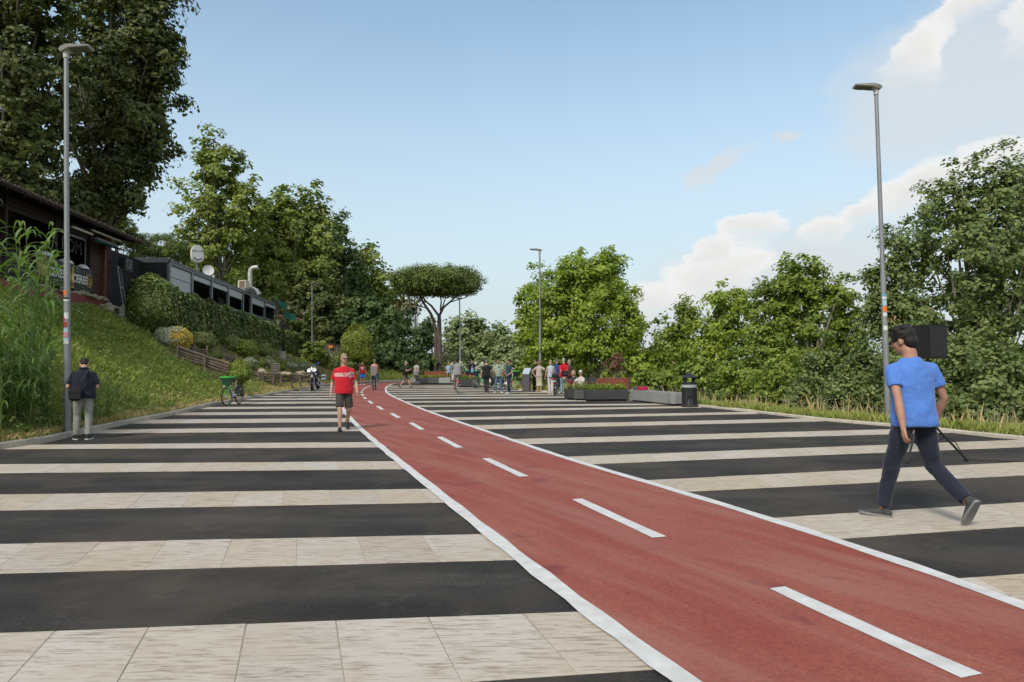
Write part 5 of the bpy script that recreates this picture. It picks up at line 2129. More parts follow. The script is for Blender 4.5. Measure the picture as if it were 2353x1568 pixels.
q = [at(574.5, 662, Y), at(574.5, 640, Y), at(574.5, 628, Y), at(576, 620, Y), at(581, 615.5, Y), at(592, 614, Y)]
MB().tube(q, .19, 14).build('pipe', mat('duct_metal', (.46, .455, .42), .45, var=.08, metal=.25), t, world=True)
for yy in (655, 646, 637):
    MB().torus(at(574.5, yy, Y), .195, .014, (0, 0, 1), 16, 4).build('seam', GALV, t, world=True)
MB().tube([at(572, 664, Y), at(580, 663, Y), at(590, 668, Y), at(596, 678, Y)], .2, 12).build('elbow', GALV, t, world=True)
MB().box(np.array([b0[0], b0[1] - .05, (b0[2] + 8.2) / 2]), (.6, .6, b0[2] - 8.2 + .1)).build('base_box', GALV, t, world=True)
a = at(556, 663, 61)
t = thing('roof_air_conditioner', 'beige air conditioning unit beside the exhaust duct', 'air conditioner', (a[0], a[1], 8.2), -.35)
h0 = a[2] - 8.2
MB().box((0, .2, h0 + .35), (.85, .5, .75), bev=.02).build('casing', CREAM, t)
MB().box((.05, -.06, h0 + .35), (.6, .02, .6)).build('grille', mat('rusty_grille', (.16, .10, .08), .8), t)
MB().box((0, .2, h0 / 2), (.7, .4, h0 + .02)).build('stand', GALV, t)

# ---- the green awnings and the kiosk past the cafe
for (xa, ya, xb, yb, Yq, hh, lab) in ((642, 691, 659, 698, 74, .62, 'small upper green awning at the far end of the cafe'), (652, 713, 681, 727, 75, .72, 'large scalloped green awning at the far end of the cafe')):
    A, B = at(xa, ya, Yq), at(xb, yb, Yq + 1.0)
    t = thing('green_awning', lab, 'awning', (A[0], A[1], A[2] - .5))
    back = np.array([-1.0, .5, .40])
    V = [A, B, B + back, A + back]
    MB().add(V + [v + np.array([0, 0, .03]) for v in V], [(0, 1, 2, 3), (4, 7, 6, 5), (0, 4, 5, 1), (1, 5, 6, 2), (2, 6, 7, 3), (3, 7, 4, 0)]).build('canvas', GREENC, t, world=True)
    k = 7
    P = [A, B] + [B + (A - B) * (i / (2 * k)) + np.array([0, 0, -hh - .09 * (i % 2)]) for i in range(2 * k + 1)]
    MB().prism([np.array(p_) - np.array(t.location) for p_ in P], (.015, -.02, 0)).build('valance', GREENC, t)
    for q in (A, B):
        MB().tube([q + back * .1, q + back * .1 + np.array([0, 0, -2.2])], .04, 6).build('post', CHAR, t, world=True)
p = at(672, 750, 79)
t = thing('kiosk', 'dark kiosk with a terracotta roof edge behind the large green awning', 'kiosk', (p[0], p[1], 3.6), FRZ)
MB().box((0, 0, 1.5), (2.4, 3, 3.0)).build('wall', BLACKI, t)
MB().prism([(1.5, -1.7, 3.05), (-1.5, -1.7, 3.6), (-1.5, -1.7, 3.7), (1.5, -1.7, 3.15)], (0, 3.4, 0)).build('roof', mat('terracotta', (.26, .13, .09), .85, var=.3, scale=5), t)

# ---- stairs with black handrails, picket fence
t = thing('handrail', 'black metal handrail down the garden stairs behind the red shirted man', 'handrail', on_terrain(742, 815))
loc = np.array(t.location)
ra, rb = at(713, 786, 62), at(773, 832, 61)
for dz in (0, -.32):
    MB().tube([ra + UP * dz, rb + UP * dz], .03, 6).build('rail', BLACKP, t, world=True)
for i in range(7):
    q = ra + (rb - ra) * i / 6
    MB().tube([q, q - UP * 1.0], .022, 5).build('post', BLACKP, t, world=True)
t = thing('picket_fence', 'brown picket fence at the top of the garden stairs', 'fence', at(715, 800, 66))
for i in range(24):
    q = at(716 + i * 3.0, 781 + i * .75, 66)
    MB().box(q - UP * .35, (.07, .03, .95)).build('picket', mat('weathered_picket', (.16, .13, .10), .9, var=.3), t, world=True)
MB().tube([at(715, 779.5, 65.95), at(788, 797, 65.95)], .03, 5).build('rail', DARKW, t, world=True)
p = at(760, 797, 65.8)
t = thing('hanging_board', 'small orange board with yellow points on the picket fence', 'board', p)
MB().box((0, 0, 0), (.42, .03, .3)).build('board', mat('orange_board', (.55, .10, .03), .6), t)
for sx in (-.12, 0, .12):
    MB().prism([(sx - .05, -.02, -.1), (sx + .05, -.02, -.1), (sx, -.02, .1)], (0, -.004, 0)).build('point', YELP, t)


# ---- log retaining fences in the garden
LOG = mat('weathered_log', (.145, .115, .088), .95, var=.4, scale=5, bump=.7, bscale=16)


def log_fence(label, A, B, rows, Ya, Yb, rad, post_at, hgt, seed, seg=1, group=None):
    """A, B: photo pixels of the two base ends at depths Ya, Yb"""
    rg = random.Random(seed)
    a, b = at(*A, Ya), at(*B, Yb)
    t = thing('log_fence', label, 'fence', a, 0, group)
    for r in range(rows):
        z = rad + r * rad * 2.02
        for s in range(seg):
            p = a + (b - a) * (s / seg) + UP * (z + rg.uniform(-.03, .03))
            q = a + (b - a) * ((s + 1) / seg) + UP * (z + rg.uniform(-.03, .03))
            m_ = (p + q) / 2 + np.array([0, rg.uniform(-.03, .03), rg.uniform(-.03, .03)])
            rr = rad * rg.uniform(.82, 1.05)
            MB().tube([p, m_, q], [rr, rr * rg.uniform(.95, 1.08), rr * .95], 8).build('log', LOG, t, world=True)
    for f in post_at:
        p = a + (b - a) * f + np.array([.06, -rad * 1.5, 0])
        MB().tube([p - UP * .25, p + UP * (hgt + rg.uniform(0, .12)) + np.array([rg.uniform(-.05, .05), 0, 0])], rad * .8, 7).build('post', LOG, t, world=True)
    return t


LG = 'log fences that hold up the garden bank'


def tp(px, py):
    return on_terrain(px, py)[1]


log_fence('long log fence running down from the yellow flowers', (407, 822), (530, 862), 4, tp(407, 820), tp(407, 820) + 1.2, .07, (.0, .5, 1), .46, 1, 2, LG)
log_fence('short upper log fence right of the yellow flowers', (436, 822), (477, 826), 4, tp(440, 822), tp(440, 822) + .5, .065, (.12, .95), .62, 2, 1, LG)
log_fence('log fence behind the golden round bush', (515, 836), (560, 848), 4, 36.5, 37.2, .065, (.05, .6), .6, 3, 1, LG)
for i, (x0, y0, x1, y1) in enumerate([(574, 874, 604, 878), (604, 878, 627, 877), (627, 878, 645, 879), (645, 880, 669, 880), (669, 880, 690, 879), (690, 879, 714, 874)]):
    log_fence('front log fence at the grass verge, bay %s' % ('beside the golden round bush', 'under the round pale rock', 'under the gap between rocks', 'under the long flat rock', 'right of the long flat rock', 'beside the motorcycle')[i],
              (x0, y0), (x1, y1), 4, 38.8 + i * .35, 39.1 + i * .35, .066, (0.0,), .56, 10 + i, 1, LG)
t = thing('log_steps', 'stack of short logs forming steps above the front log fence', 'steps', on_terrain(632, 858))
for i in range(6):
    q = at(633, 858 - i * 4.2, 40 + i * .3)
    MB().tube([q - np.array([.28, 0, 0]), q + np.array([.28, 0, 0])], .055, 7).build('log', LOG, t, world=True)
ROCK = mat('pale_rock', (.36, .29, .21), .95, var=.35, scale=5, bump=.8, bscale=12)
for i, (x, y, rx, rz_, lab) in enumerate([(586, 857, .27, .12, 'flat pale rock on the log fence beside the golden round bush'), (601, 852, .24, .2, 'round pale rock on the log fence'), (655, 856, .32, .11, 'long flat rock on the log fence'),
                                          (691, 855, .26, .14, 'brown rock on the log fence beside the motorcycle'), (617, 859, .2, .1, 'small rock right of the round pale rock')]):
    q = at(x, y + 3, 39.8)
    me = MB().ell((0, 0, 0), (rx, .22, rz_), 10, 7)
    g = np.random.default_rng(i)
    me.v[0] = me.v[0] * (1 + .18 * g.normal(size=(len(me.v[0]), 1)))
    o = me.build('rock', ROCK, smooth=False)
    o.location = q
    tag(o, lab, 'rock', 'rocks along the log fence')
p = on_terrain(647, 824)
t = thing('concrete_pot', 'empty concrete cylinder pot below the hedge', 'pot', p)
MB().lathe([(.30, -.1), (.31, .55), (.27, .55), (.26, .3), (.01, .3)], 16).build('pot', CONC, t)
MB().lathe([(.31, .48), (.325, .49), (.325, .555), (.31, .56)], 16, caps=False).build('rim', CONC, t)

# ---- far houses glimpsed between the river trees
for (x, y, Yq, w, d, hh, col, lab) in ((1497, 812, 190, 12, 12, 9, (.42, .30, .26), 'pinkish far house between the poplar and the river trees'), (1560, 812, 210, 20, 12, 9, (.5, .42, .3), 'cream far house behind the narrow maple'),
                                       (2085, 712, 150, 8, 8, 17, (.50, .30, .13), 'ochre far house glimpsed through the grey green poplar')):
    q = at(x, y, Yq)
    t = thing('far_house', lab, 'house', (q[0], q[1], -3), -.2)
    H = q[2] + 3 - .5
    MB().box((0, 0, H / 2), (w, d, H)).build('wall', mat('plaster_%d' % x, col, .9, var=.1), t)
    MB().prism([(-w / 2 - .4, -d / 2 - .4, H), (w / 2 + .4, -d / 2 - .4, H), (0, -d / 2 - .4, H + 2.4)], (0, d + .8, 0)).build('roof', mat('terracotta', (.26, .13, .09), .85, var=.3, scale=5), t)
    for fl in range(int(H // 3.2)):
        for k in range(5):
            MB().box((-w / 2 + w * (k + .5) / 5, -d / 2 - .03, 1.8 + fl * 3.2), (1.1, .1, 1.5)).build('window', CHAR, t)

# ================================================================== STREET FURNITURE
LAMPHEAD = mat('lamp_head_grey', (.47, .47, .455), .5, var=.05)
LAMPGLASS = mat('lamp_panel', (.13, .14, .12), .25)


def lamp_head(t, p, ang, s=1.0, up=.12):
    """flat paddle luminaire: outline in plan, swept and bent a little upwards towards its tip"""
    ca, sa = math.cos(ang), math.sin(ang)

    def W_(u, v, z):
        u, v, z = u * s, v * s, z * s + u * s * up
        return (p[0] + ca * u - sa * v, p[1] + sa * u + ca * v, p[2] + z)
    top = [(-.14, -.05, .03), (-.05, -.14, .05), (.10, -.19, .06), (.52, -.15, .035), (.52, .15, .035), (.10, .19, .06), (-.05, .14, .05), (-.14, .05, .03)]
    bot = [(-.10, -.04, -.02), (-.04, -.09, -.03), (.10, -.16, .0), (.50, -.14, .01), (.50, .14, .01), (.10, .16, .0), (-.04, .09, -.03), (-.10, .04, -.02)]
    V = [W_(*q) for q in top] + [W_(*q) for q in bot]
    F = [tuple(range(8)), tuple(range(15, 7, -1))] + [(i, 8 + i, 8 + (i + 1) % 8, (i + 1) % 8) for i in range(8)]
    h = MB().add(V, F).build('lamp_head', LAMPHEAD, t, world=True, ang=25)
    loc = np.array(t.location)
    for u0, u1 in ((.10, .28), (.30, .48)):
        V = [W_(u0, -.12, -.012), (W_(u1, -.115, -.006)), W_(u1, .115, -.006), W_(u0, .12, -.012)]
        MB().prism(np.array(V) - loc, (0, 0, -.006)).build('light_panel', LAMPGLASS, h)
    return h


def lamp(label, base, top, ang, r0=.08, r1=.045, two=False, hs=1.0, stickers=(), group='tall grey street lamps', name='street_lamp', detail=True):
    base, top = np.array(base, float), np.array(top, float)
    t = thing(name, label, 'street lamp', base, 0, group)
    ax = (top - base)
    Hh = np.linalg.norm(ax)
    MB().tube([base - UP * .2, base + ax * .02, base + ax * .45, base + ax * .451, base + ax], [r0, r0, r0 * .86, r0 * .74, r1], 14 if detail else 7).build('pole', GALV, t, world=True)
    if detail:
        MB().tube([base + ax * .985, base + ax * 1.012], r1 * 1.35, 12).build('collar', LAMPHEAD, t, world=True)
        MB().torus(base + ax * .45, r0 * .8, .008, ax, 16, 5).build('pole_joint', GALV, t, world=True)
    lamp_head(t, top + UP * .04, ang, hs)
    if two:
        lamp_head(t, top + UP * .04, ang + math.pi, hs)
    for (f0, f1, a0, a1, col) in stickers:
        V, F = [], []
        rr0, rr1 = [r0 * (1 - .14 * f / .45) + .0035 for f in (f0, f1)]
        K = 7
        for i, a in enumerate(np.linspace(a0, a1, K)):
            for f, rr in ((f0, rr0), (f1, rr1)):
                c = base + ax * f
                V.append(c + np.array([math.cos(a) * rr, math.sin(a) * rr, 0]))
        F = [(2 * i, 2 * i + 2, 2 * i + 3, 2 * i + 1) for i in range(K - 1)]
        MB().add(V, F).build('sticker', mat('sticker_%02d%02d%02d' % tuple(int(c * 99) for c in col), col, .6), t, world=True, fix=False)
    return t


def zfrac(py, Y, base, top):
    b = at(0, 0, 1)
    return None


ORG, WH, RD, BL, TL, BK = (.75, .16, .02), (.62, .62, .60), (.32, .04, .04), (.35, .50, .55), (.10, .35, .38), (.02, .02, .02)
# left lamp
LB = np.array([at(155.5, 960, 14.6)[0], 14.6, 0.0])
LB[2] = float(height(LB[0], LB[1]))
LT = at(152, 121, 14.6)


def sf(py, base, top, Y):
    z = at(155, py, Y)[2] if base[0] < 0 else at(2040, py, Y)[2]
    return (z - base[2]) / (top[2] - base[2])


lst = []
for (y0, y1, a0, a1, c) in ((669, 679, -2.9, -1.2, ORG), (684, 688, -2.6, -.5, BK), (688.5, 693, -2.6, -.5, WH), (719, 733, -1.9, -.6, WH), (730, 738, -2.9, -1.7, RD), (740, 752, -2.6, -1.0, RD),
                          (755, 764, -2.4, -.7, BL), (764, 775, -2.4, -.7, (.55, .22, .28)), (777, 784, -2.3, -.6, BL), (784, 791, -2.4, -.6, WH)):
    lst.append((sf(y1, LB, LT, 14.6), sf(y0, LB, LT, 14.6), a0, a1, c))
lamp('street lamp with stickers at the left, behind the man in grey trousers', LB, LT, .1, r0=.068, r1=.043, stickers=lst)
RB = np.array([at(2041, 958, 16.9)[0], 16.9, 0.0])
RB[2] = float(height(RB[0], RB[1]))
RT = at(2013, 207, 16.9)
lst = []
for (y0, y1, a0, a1, c) in ((677, 682, -2.6, -.6, TL), (682.5, 688, -2.6, -.6, WH), (690, 703, -2.5, -.7, BL), (705, 717, -2.5, -.9, ORG), (719, 727, -2.5, -1.0, WH), (749, 759, -2.5, -1.0, WH), (840, 844, -2.2, -1.2, BK)):
    lst.append((sf(y1, RB, RT, 16.9), sf(y0, RB, RT, 16.9), a0, a1, c))
lamp('street lamp with stickers at the right, behind the man in the blue shirt', RB, RT, math.pi - .15, r0=.072, r1=.045, stickers=lst)
p = at(1241, 860, 40)
lamp('street lamp in front of the poplar clump', (p[0], 40, float(height(p[0], 40))), at(1240, 577, 40), math.pi - .3, r0=.085, r1=.05, hs=1.15)
p = at(1058, 860, 69)
lamp('street lamp right of the umbrella pine', (p[0], 69, max(0, float(height(p[0], 69)))), at(1056, 687, 69), math.pi, r0=.1, r1=.06, hs=1.3, detail=False)
for (x, yt, Yq, two, lab) in ((1005, 740, 100, False, 'street lamp seen in front of the umbrella pine trunk, the taller of two'), (1007.5, 768, 128, False, 'street lamp seen in front of the umbrella pine trunk, the shorter of two'),
                              (1021, 800, 98, True, 'double headed far lamp nearest the umbrella pine trunk'), (1032, 811, 116, True, 'double headed far lamp right of the nearest one'), (1036.5, 820, 140, False, 'smallest far lamp beside the double headed lamps')):
    p = at(x, 850, Yq)
    lamp(lab, (p[0], Yq, 0), at(x - (1.5 if two else 0), yt, Yq), math.pi if not two else .1, r0=.11, r1=.08, two=two, hs=1.5, detail=False, group='far street lamps along the path')
p = at(717, 800, 62)
lamp('thin lamp post at the end of the hedge', (p[0], 62, float(height(p[0], 62))), at(717, 652, 62), .9, r0=.06, r1=.04, hs=1.2, detail=False, group=None)

# ---- planters, benches
DKG = mat('planter_charcoal', (.040, .041, .043), .6, var=.14, scale=3)
DKG2 = mat('planter_grey', (.075, .076, .078), .6, var=.12, scale=3)
BENCHC = mat('bench_concrete', (.235, .235, .23), .8, var=.10, scale=5, bump=.2, bscale=80)
REDWOOD = mat('red_stained_wood', (.19, .052, .030), .65, var=.3, scale=4, stretch=(.4, .4, 3))
SOIL = mat('soil', (.045, .034, .024), .95, var=.3)


def flowers(t, x0, x1, y0, y1, z, n, seed, lm='maple', hgt=.32, leaf=.06, red=22):
    g = np.random.default_rng(seed)
    C = np.c_[g.uniform(x0, x1, n), g.uniform(y0, y1, n), z + g.random(n) * hgt * .55]
    V, tone = leaf_cloud(C, .1, 16, leaf, None, 1.2, .6, .4, seed=seed)
    leaves_obj('plants', V, tone, LM[lm], t, kind='stuff') if False else None
    o = fast_mesh('plants', V, np.arange(len(V)), 4, LM[lm], t, tone, world=False, kind='stuff')
    if red:
        C = np.c_[g.uniform(x0, x1, red), g.uniform(y0, y1, red), z + hgt * (.55 + .5 * g.random(red))]
        V, tone = leaf_cloud(C, .025, 5, .05, None, 1, .6, .4, seed=seed + 1)
        fast_mesh('blossoms', V, np.arange(len(V)), 4, mat('red_blossom', (.45, .07, .05), .6), t, tone, world=False)


def planter(name, label, loc, rz, size, m, fl, seed, group=None):
    t = thing(name, label, 'planter', loc, rz, group)
    w, d, h = size
    mb = MB()
    mb.box((0, 0, h / 2 + .03), (w, d, h - .06), bev=.015)
    mb.build('box', m, t)
    MB().box((0, 0, h - .015), (w - .06, d - .06, .04)).build('soil', SOIL, t)
    MB().box((0, 0, .018), (w - .12, d - .12, .036)).build('foot', BLACKP, t)
    if fl:
        flowers(t, -w / 2 + .06, w / 2 - .06, -d / 2 + .06, d / 2 - .06, h, fl, seed)
    return t


PG2 = 'dark planters on the plaza'
A, B = gd(1347, 923.3), gd(1441.6, 921.7)
mid = (A + B) / 2
planter('planter', 'long dark planter with red flowers left of the concrete bench', (mid[0] + .02, mid[1] + .55, 0), -.0, (1.66, 1.1, .44), DKG, 150, 1, PG2)
A = gd(1301.5, 919.8)
planter('planter', 'small dark planter box at the left end of the long planter', (A[0] + .17, A[1] + .4, 0), .06, (.34, .8, .45), DKG, 22, 2, PG2)
A = gd(1319, 919.5)
t = thing('planter_link', 'dark grey link panel between the small planter box and the long planter', 'planter', (A[0] + .22, A[1] - .25, 0), 0, PG2)
MB().box((0, 0, .25), (.50, .5, .36), bev=.01).build('panel', DKG2, t)
MB().box((0, 0, .44), (.46, .46, .02)).build('soil', SOIL, t)
flowers(t, -.2, .2, -.2, .2, .44, 26, 5, red=0)
# wooden back rest and its bench
A, B = gd(1360, 905.5), gd(1448, 905.5)
Yb = 28.0
a, b = at(1357, 893, Yb), at(1448, 893, Yb)
t = thing('wooden_bench', 'bench with a tall red wooden back behind the long planter', 'bench', ((a[0] + b[0]) / 2, Yb, 0))
w = b[0] - a[0]
zt = at(1400, 868.5, Yb)[2]
for i in range(6):
    MB().box((.15, 0, zt - .055 - i * .105), (w - .3, .05, .098), bev=.006).build('back_slat', REDWOOD, t)
MB().box((-w / 2 + .07, .02, zt / 2), (.3, .16, zt), bev=.01).build('end_post', DKG, t)
MB().box((w / 2 - .02, .02, zt / 2), (.06, .12, zt)).build('end_post', DKG, t)
MB().box((.1, .32, .44), (w - .2, .5, .07)).build('seat', REDWOOD, t)
MB().box((.1, .34, .2), (w - .4, .4, .4)).build('plinth', DKG, t)
# concrete bench
A, B, Cc = gd(1446.7, 921.7), gd(1545.5, 932.6), gd(1565, 932.0)
ax = _unit((B - A) * np.array([1, 1, 0]))
nr = np.array([-ax[1], ax[0], 0])
if nr[0] < 0:
    nr = -nr
t = thing('concrete_bench', 'long grey concrete block bench between the planter and the litter bin', 'bench', (A + B) / 2, 0)
loc = np.array(t.location)
Wd = .56
o2 = [A + nr * .06, A + ax * .06, B - ax * .10, B + nr * .10, B + nr * (Wd - .06), B + nr * Wd - ax * .06, A + nr * Wd + ax * .06, A + nr * (Wd - .06)]
ins = [p_ + (np.mean(o2, 0) - p_) * .012 for p_ in o2]
V = [p_ + UP * .055 for p_ in o2] + [p_ + UP * .415 for p_ in o2] + [p_ + UP * .43 for p_ in ins]
F = [tuple(range(7, -1, -1))] + [(i, (i + 1) % 8, 8 + (i + 1) % 8, 8 + i) for i in range(8)] + [(8 + i, 8 + (i + 1) % 8, 16 + (i + 1) % 8, 16 + i) for i in range(8)] + [tuple(range(16, 24))]
MB().add(V, F).build('block', BENCHC, t, world=True, ang=20)
V = [p_ + (np.mean(o2, 0) - p_) * .09 for p_ in o2]
MB().prism(V, UP * .055).build('plinth', BLACKP, t, world=True)
p = A + nr * .28 + ax * .35 + UP * .43
t = thing('tool_case', 'red and grey tool case lying on the left end of the concrete bench', 'case', p, math.atan2(ax[1], ax[0]))
MB().box((-.12, 0, .07), (.26, .3, .14), bev=.015).build('case', mat('case_grey', (.10, .10, .105), .5), t)
MB().box((.21, 0, .07), (.36, .3, .13), bev=.015).build('lid', mat('case_red', (.42, .02, .05), .45), t)
MB().tube([(-.2, -.05, .14), (-.2, -.05, .17), (-.05, -.05, .17), (-.05, -.05, .14)], .012, 6).build('handle', BLACKP, t)
q0 = A + UP * .40 + nr * .1
pts = [q0 + np.array([.0, 0, .03]), q0 + np.array([-.10, 0, .0]), q0 + np.array([-.17, 0, -.1]), q0 + np.array([-.10, 0, -.18]), q0 + np.array([0, -.02, -.16])]
tag(MB().tube(smooth3 := pts, .010, 6).build('cable_loop', WHITEP), 'white cable loop at the left end of the concrete bench', 'cable')
# litter bin
p = gd(1584.5, 935.5)
t = thing('litter_bin', 'black slatted litter bin with a pagoda roof and a grey bag', 'litter bin', (p[0], p[1], 0), .2)
IRON = mat('cast_iron', (.022, .023, .026), .5, var=.15)
MB().lathe([(.27, 0), (.275, .05), (.25, .08), (.24, .1)], 16).build('base', IRON, t)
for i in range(16):
    a_ = i / 16 * 2 * math.pi
    if i % 2 == 0 or True:
        MB().box((math.cos(a_) * .232, math.sin(a_) * .232, .42), (.026, .062, .64), rz=a_).build('slat', IRON, t)
MB().lathe([(.20, .10), (.20, .72), (.17, .72), (.17, .12)], 14).build('bag', mat('bin_bag', (.17, .18, .19), .5, var=.2, scale=8, bump=.5), t)
MB().lathe([(.236, .64), (.25, .65), (.253, .735), (.236, .745)], 18, caps=False).build('bag_rim', mat('bin_bag_rim', (.34, .37, .38), .5, var=.1, bump=.3), t)
MB().lathe([(.20, .745), (.25, .75), (.255, .80), (.20, .815)], 18).build('ring', IRON, t)
for i in range(4):
    a_ = i / 4 * 2 * math.pi + .45
    MB().box((math.cos(a_) * .2, math.sin(a_) * .2, .89), (.05, .07, .17), rz=a_).build('post', IRON, t)
MB().lathe([(.285, .965), (.29, .985), (.21, 1.03), (.11, 1.07), (.07, 1.11), (.05, 1.15), (.005, 1.17)], 18).build('roof', IRON, t)
MB().box((-.08, -.245, .48), (.2, .02, .26)).build('plate', IRON, t)
# info totem
p = gd(1208, 901.5)
t = thing('info_totem', 'dark grey information lectern with a pale slanted panel left of the policeman', 'sign', (p[0], p[1], 0), -.35)
prof = [(0, 0), (0, .93), (.36, 1.25), (.40, 1.21), (.27, .98), (.21, .72), (.20, .25), (.24, .1), (.34, 0)]
MB().prism([(-.20, y, z) for y, z in prof], (.40, 0, 0)).build('body', DKG2, t)
MB().prism([(-.19, -.002, .935), (.19, -.002, .935), (.19, .355, 1.256), (-.19, .355, 1.256)], (0, -.004, .006)).build('panel', mat('info_panel', (.36, .42, .47), .35, var=.08, scale=8), t)
# far planters with rusty backs and a pale block
p = gd(985, 881)
planter('planter', 'far dark planter below the umbrella pine, left part', (at(979, 870, 53)[0], 53.3, 0), 0, (1.0, .9, .45), DKG, 40, 6, PG2)
planter('planter', 'far dark planter below the umbrella pine, right part', (at(1002, 870, 52)[0], 52.3, 0), 0, (1.15, .9, .48), DKG2, 50, 7, PG2)
q = at(998, 868, 53.6)
t = thing('rusty_bench_back', 'rust brown bench back behind the far planters under the pine', 'bench', (q[0], 53.6, 0))
RUST = mat('corten', (.22, .075, .035), .85, var=.25)
for i in range(3):
    MB().box((.1, 0, .60 + i * .14), (1.75, .06, .125)).build('back_slat', RUST, t)
MB().box((-.8, .05, .4), (.08, .1, .8)).build('post', DKG, t)
MB().box((.95, .05, .4), (.08, .1, .8)).build('post', DKG, t)
MB().box((.1, .35, .42), (1.7, .5, .07)).build('seat', RUST, t)
q = at(1022, 875, 52)
t = thing('concrete_bench', 'small pale concrete block bench right of the far planters', 'bench', (q[0], 52, 0))
MB().box((0, 0, .26), (.85, .5, .42), bev=.03).build('block', mat('pale_concrete', (.30, .305, .30), .8, var=.1), t)
MB().box((0, 0, .025), (.7, .4, .05)).build('plinth', BLACKP, t)
q0, q1 = gd(1047, 890.5), gd(1100, 890.5)
planter('planter', 'dark planter behind the cyclist in the grey shirt', ((q0[0] + q1[0]) / 2, q0[1] + .5, 0), 0, (q1[0] - q0[0], 1.0, .52), DKG, 70, 8, PG2)
q = at(1086, 868, 45.5)
t = thing('rusty_bench_back', 'rust brown bench back behind the row of hire bicycles', 'bench', (q[0], 45.5, 0))
for i in range(3):
    MB().box((.0, 0, .56 + i * .13), (1.7, .06, .115)).build('back_slat', RUST, t)
MB().box((-.85, .05, .4), (.08, .1, .8)).build('post', DKG, t)
MB().box((.85, .05, .4), (.08, .1, .8)).build('post', DKG, t)
MB().box((0, .35, .42), (1.6, .5, .07)).build('seat', RUST, t)
# loudspeaker on its tripod
p = gd(2143, 1062)
SPK = mat('speaker_black', (.011, .011, .012), .55, var=.2, scale=30)
t = thing('speaker_stand', 'black tripod stand behind the man in the blue shirt', 'tripod stand', (p[0], p[1] + .25, 0))
MB().tube([(0, 0, .08), (0, 0, 1.1)], .021, 10).build('pole', SPK, t)
MB().tube([(0, 0, 1.0), (0, 0, 1.55)], .016, 10).build('inner_pole', SPK, t)
MB().lathe([(.03, .62), (.035, .64), (.035, .74), (.03, .76)], 12).build('collar', BLACKP, t)
MB().lathe([(.03, .10), (.035, .12), (.035, .18), (.03, .2)], 12).build('lower_collar', BLACKP, t)
for a_ in (-.35, 1.75, 3.84):
    d = np.array([math.cos(a_), math.sin(a_), 0])
    lg = MB().tube([d * .03 + UP * .68, d * .56 + UP * .03], .017, 8).build('leg', SPK, t)
    MB().tube([d * .54 + UP * .045, d * .59 + UP * .0], .022, 8).build('rubber_foot', BLACKP, lg)
    MB().tube([UP * .16 + d * .03, d * .30 + UP * .35], .011, 6).build('brace', SPK, t)
q = at(2133, 790, p[1] + .2)
t = thing('loudspeaker', 'black loudspeaker on the tripod behind the head of the man in the blue shirt', 'loudspeaker', (q[0], p[1] + .22, 1.5), .35)
zt = at(2140, 746.5, p[1])[2] - 1.5
MB().prism([(-.19, -.17, 0), (.19, -.17, 0), (.22, .05, 0), (.13, .2, 0), (-.13, .2, 0), (-.22, .05, 0)], (0, 0, zt)).build('cabinet', SPK, t, ang=20)
MB().box((0, -.176, zt / 2), (.34, .012, zt - .06)).build('grille', mat('speaker_grille', (.020, .020, .021), .8), t)
MB().lathe([(.02, -.06), (.02, 0.0)], 10).build('socket', BLACKP, t)
MB().ell((.225, .04, .18), (.012, .012, .012), 8, 6).build('led', mat('blue_led', (.05, .07, .6), .4), t)
pts = [(p[0] + .30, p[1] + .3, 1.62), (p[0] + .22, p[1] + .27, 1.2), (p[0] + .03, p[1] + .24, .95), (p[0] + .06, p[1] + .2, .5), (p[0] + .4, p[1] + .15, .3), (p[0] + .62, p[1] + .1, .02), (p[0] + 1.2, p[1] - .1, .016),
       (p[0] + 1.9, p[1] + .1, .016), (p[0] + 2.8, p[1] + .25, .016), (p[0] + 3.6, p[1] + .3, .016)]
P3 = np.array(pts)
out = []
for i in range(len(P3) - 1):
    a0, a1, a2, a3 = P3[max(i - 1, 0)], P3[i], P3[i + 1], P3[min(i + 2, len(P3) - 1)]
    for s_ in np.linspace(0, 1, 7, endpoint=False):
        out.append(.5 * (2 * a1 + (a2 - a0) * s_ + (2 * a0 - 5 * a1 + 4 * a2 - a3) * s_ ** 2 + (3 * a1 - a0 - 3 * a2 + a3) * s_ ** 3))
out = [np.array([q_[0], q_[1], max(q_[2], .014)]) for q_ in out]
tag(MB().tube(out, .007, 5).build('speaker_cable', BLACKP), 'black cable running from the loudspeaker across the stripes', 'cable')

# ================================================================== BICYCLES AND THE MOTORCYCLE
TYRE = mat('tyre_rubber', (.018, .018, .018), .8)
RIM = mat('rim_metal', (.30, .30, .30), .35, metal=.6)
CHROME = mat('chrome', (.55, .55, .55), .2, metal=.9)
BIKEW = mat('bike_white', (.60, .61, .61), .35, coat=.3)
BIKEG = mat('bike_green', (.045, .42, .06), .4, coat=.3)
BIKEDG = mat('bike_teal_green', (.02, .26, .16), .4)
BIKEB = mat('bike_black', (.016, .016, .017), .4, coat=.2)
BASKET = mat('basket_green_plastic', (.022, .075, .05), .35, coat=.2)
SADDLE = mat('saddle_black', (.013, .013, .013), .6)
REFL = mat('red_reflector', (.45, .02, .02), .3)


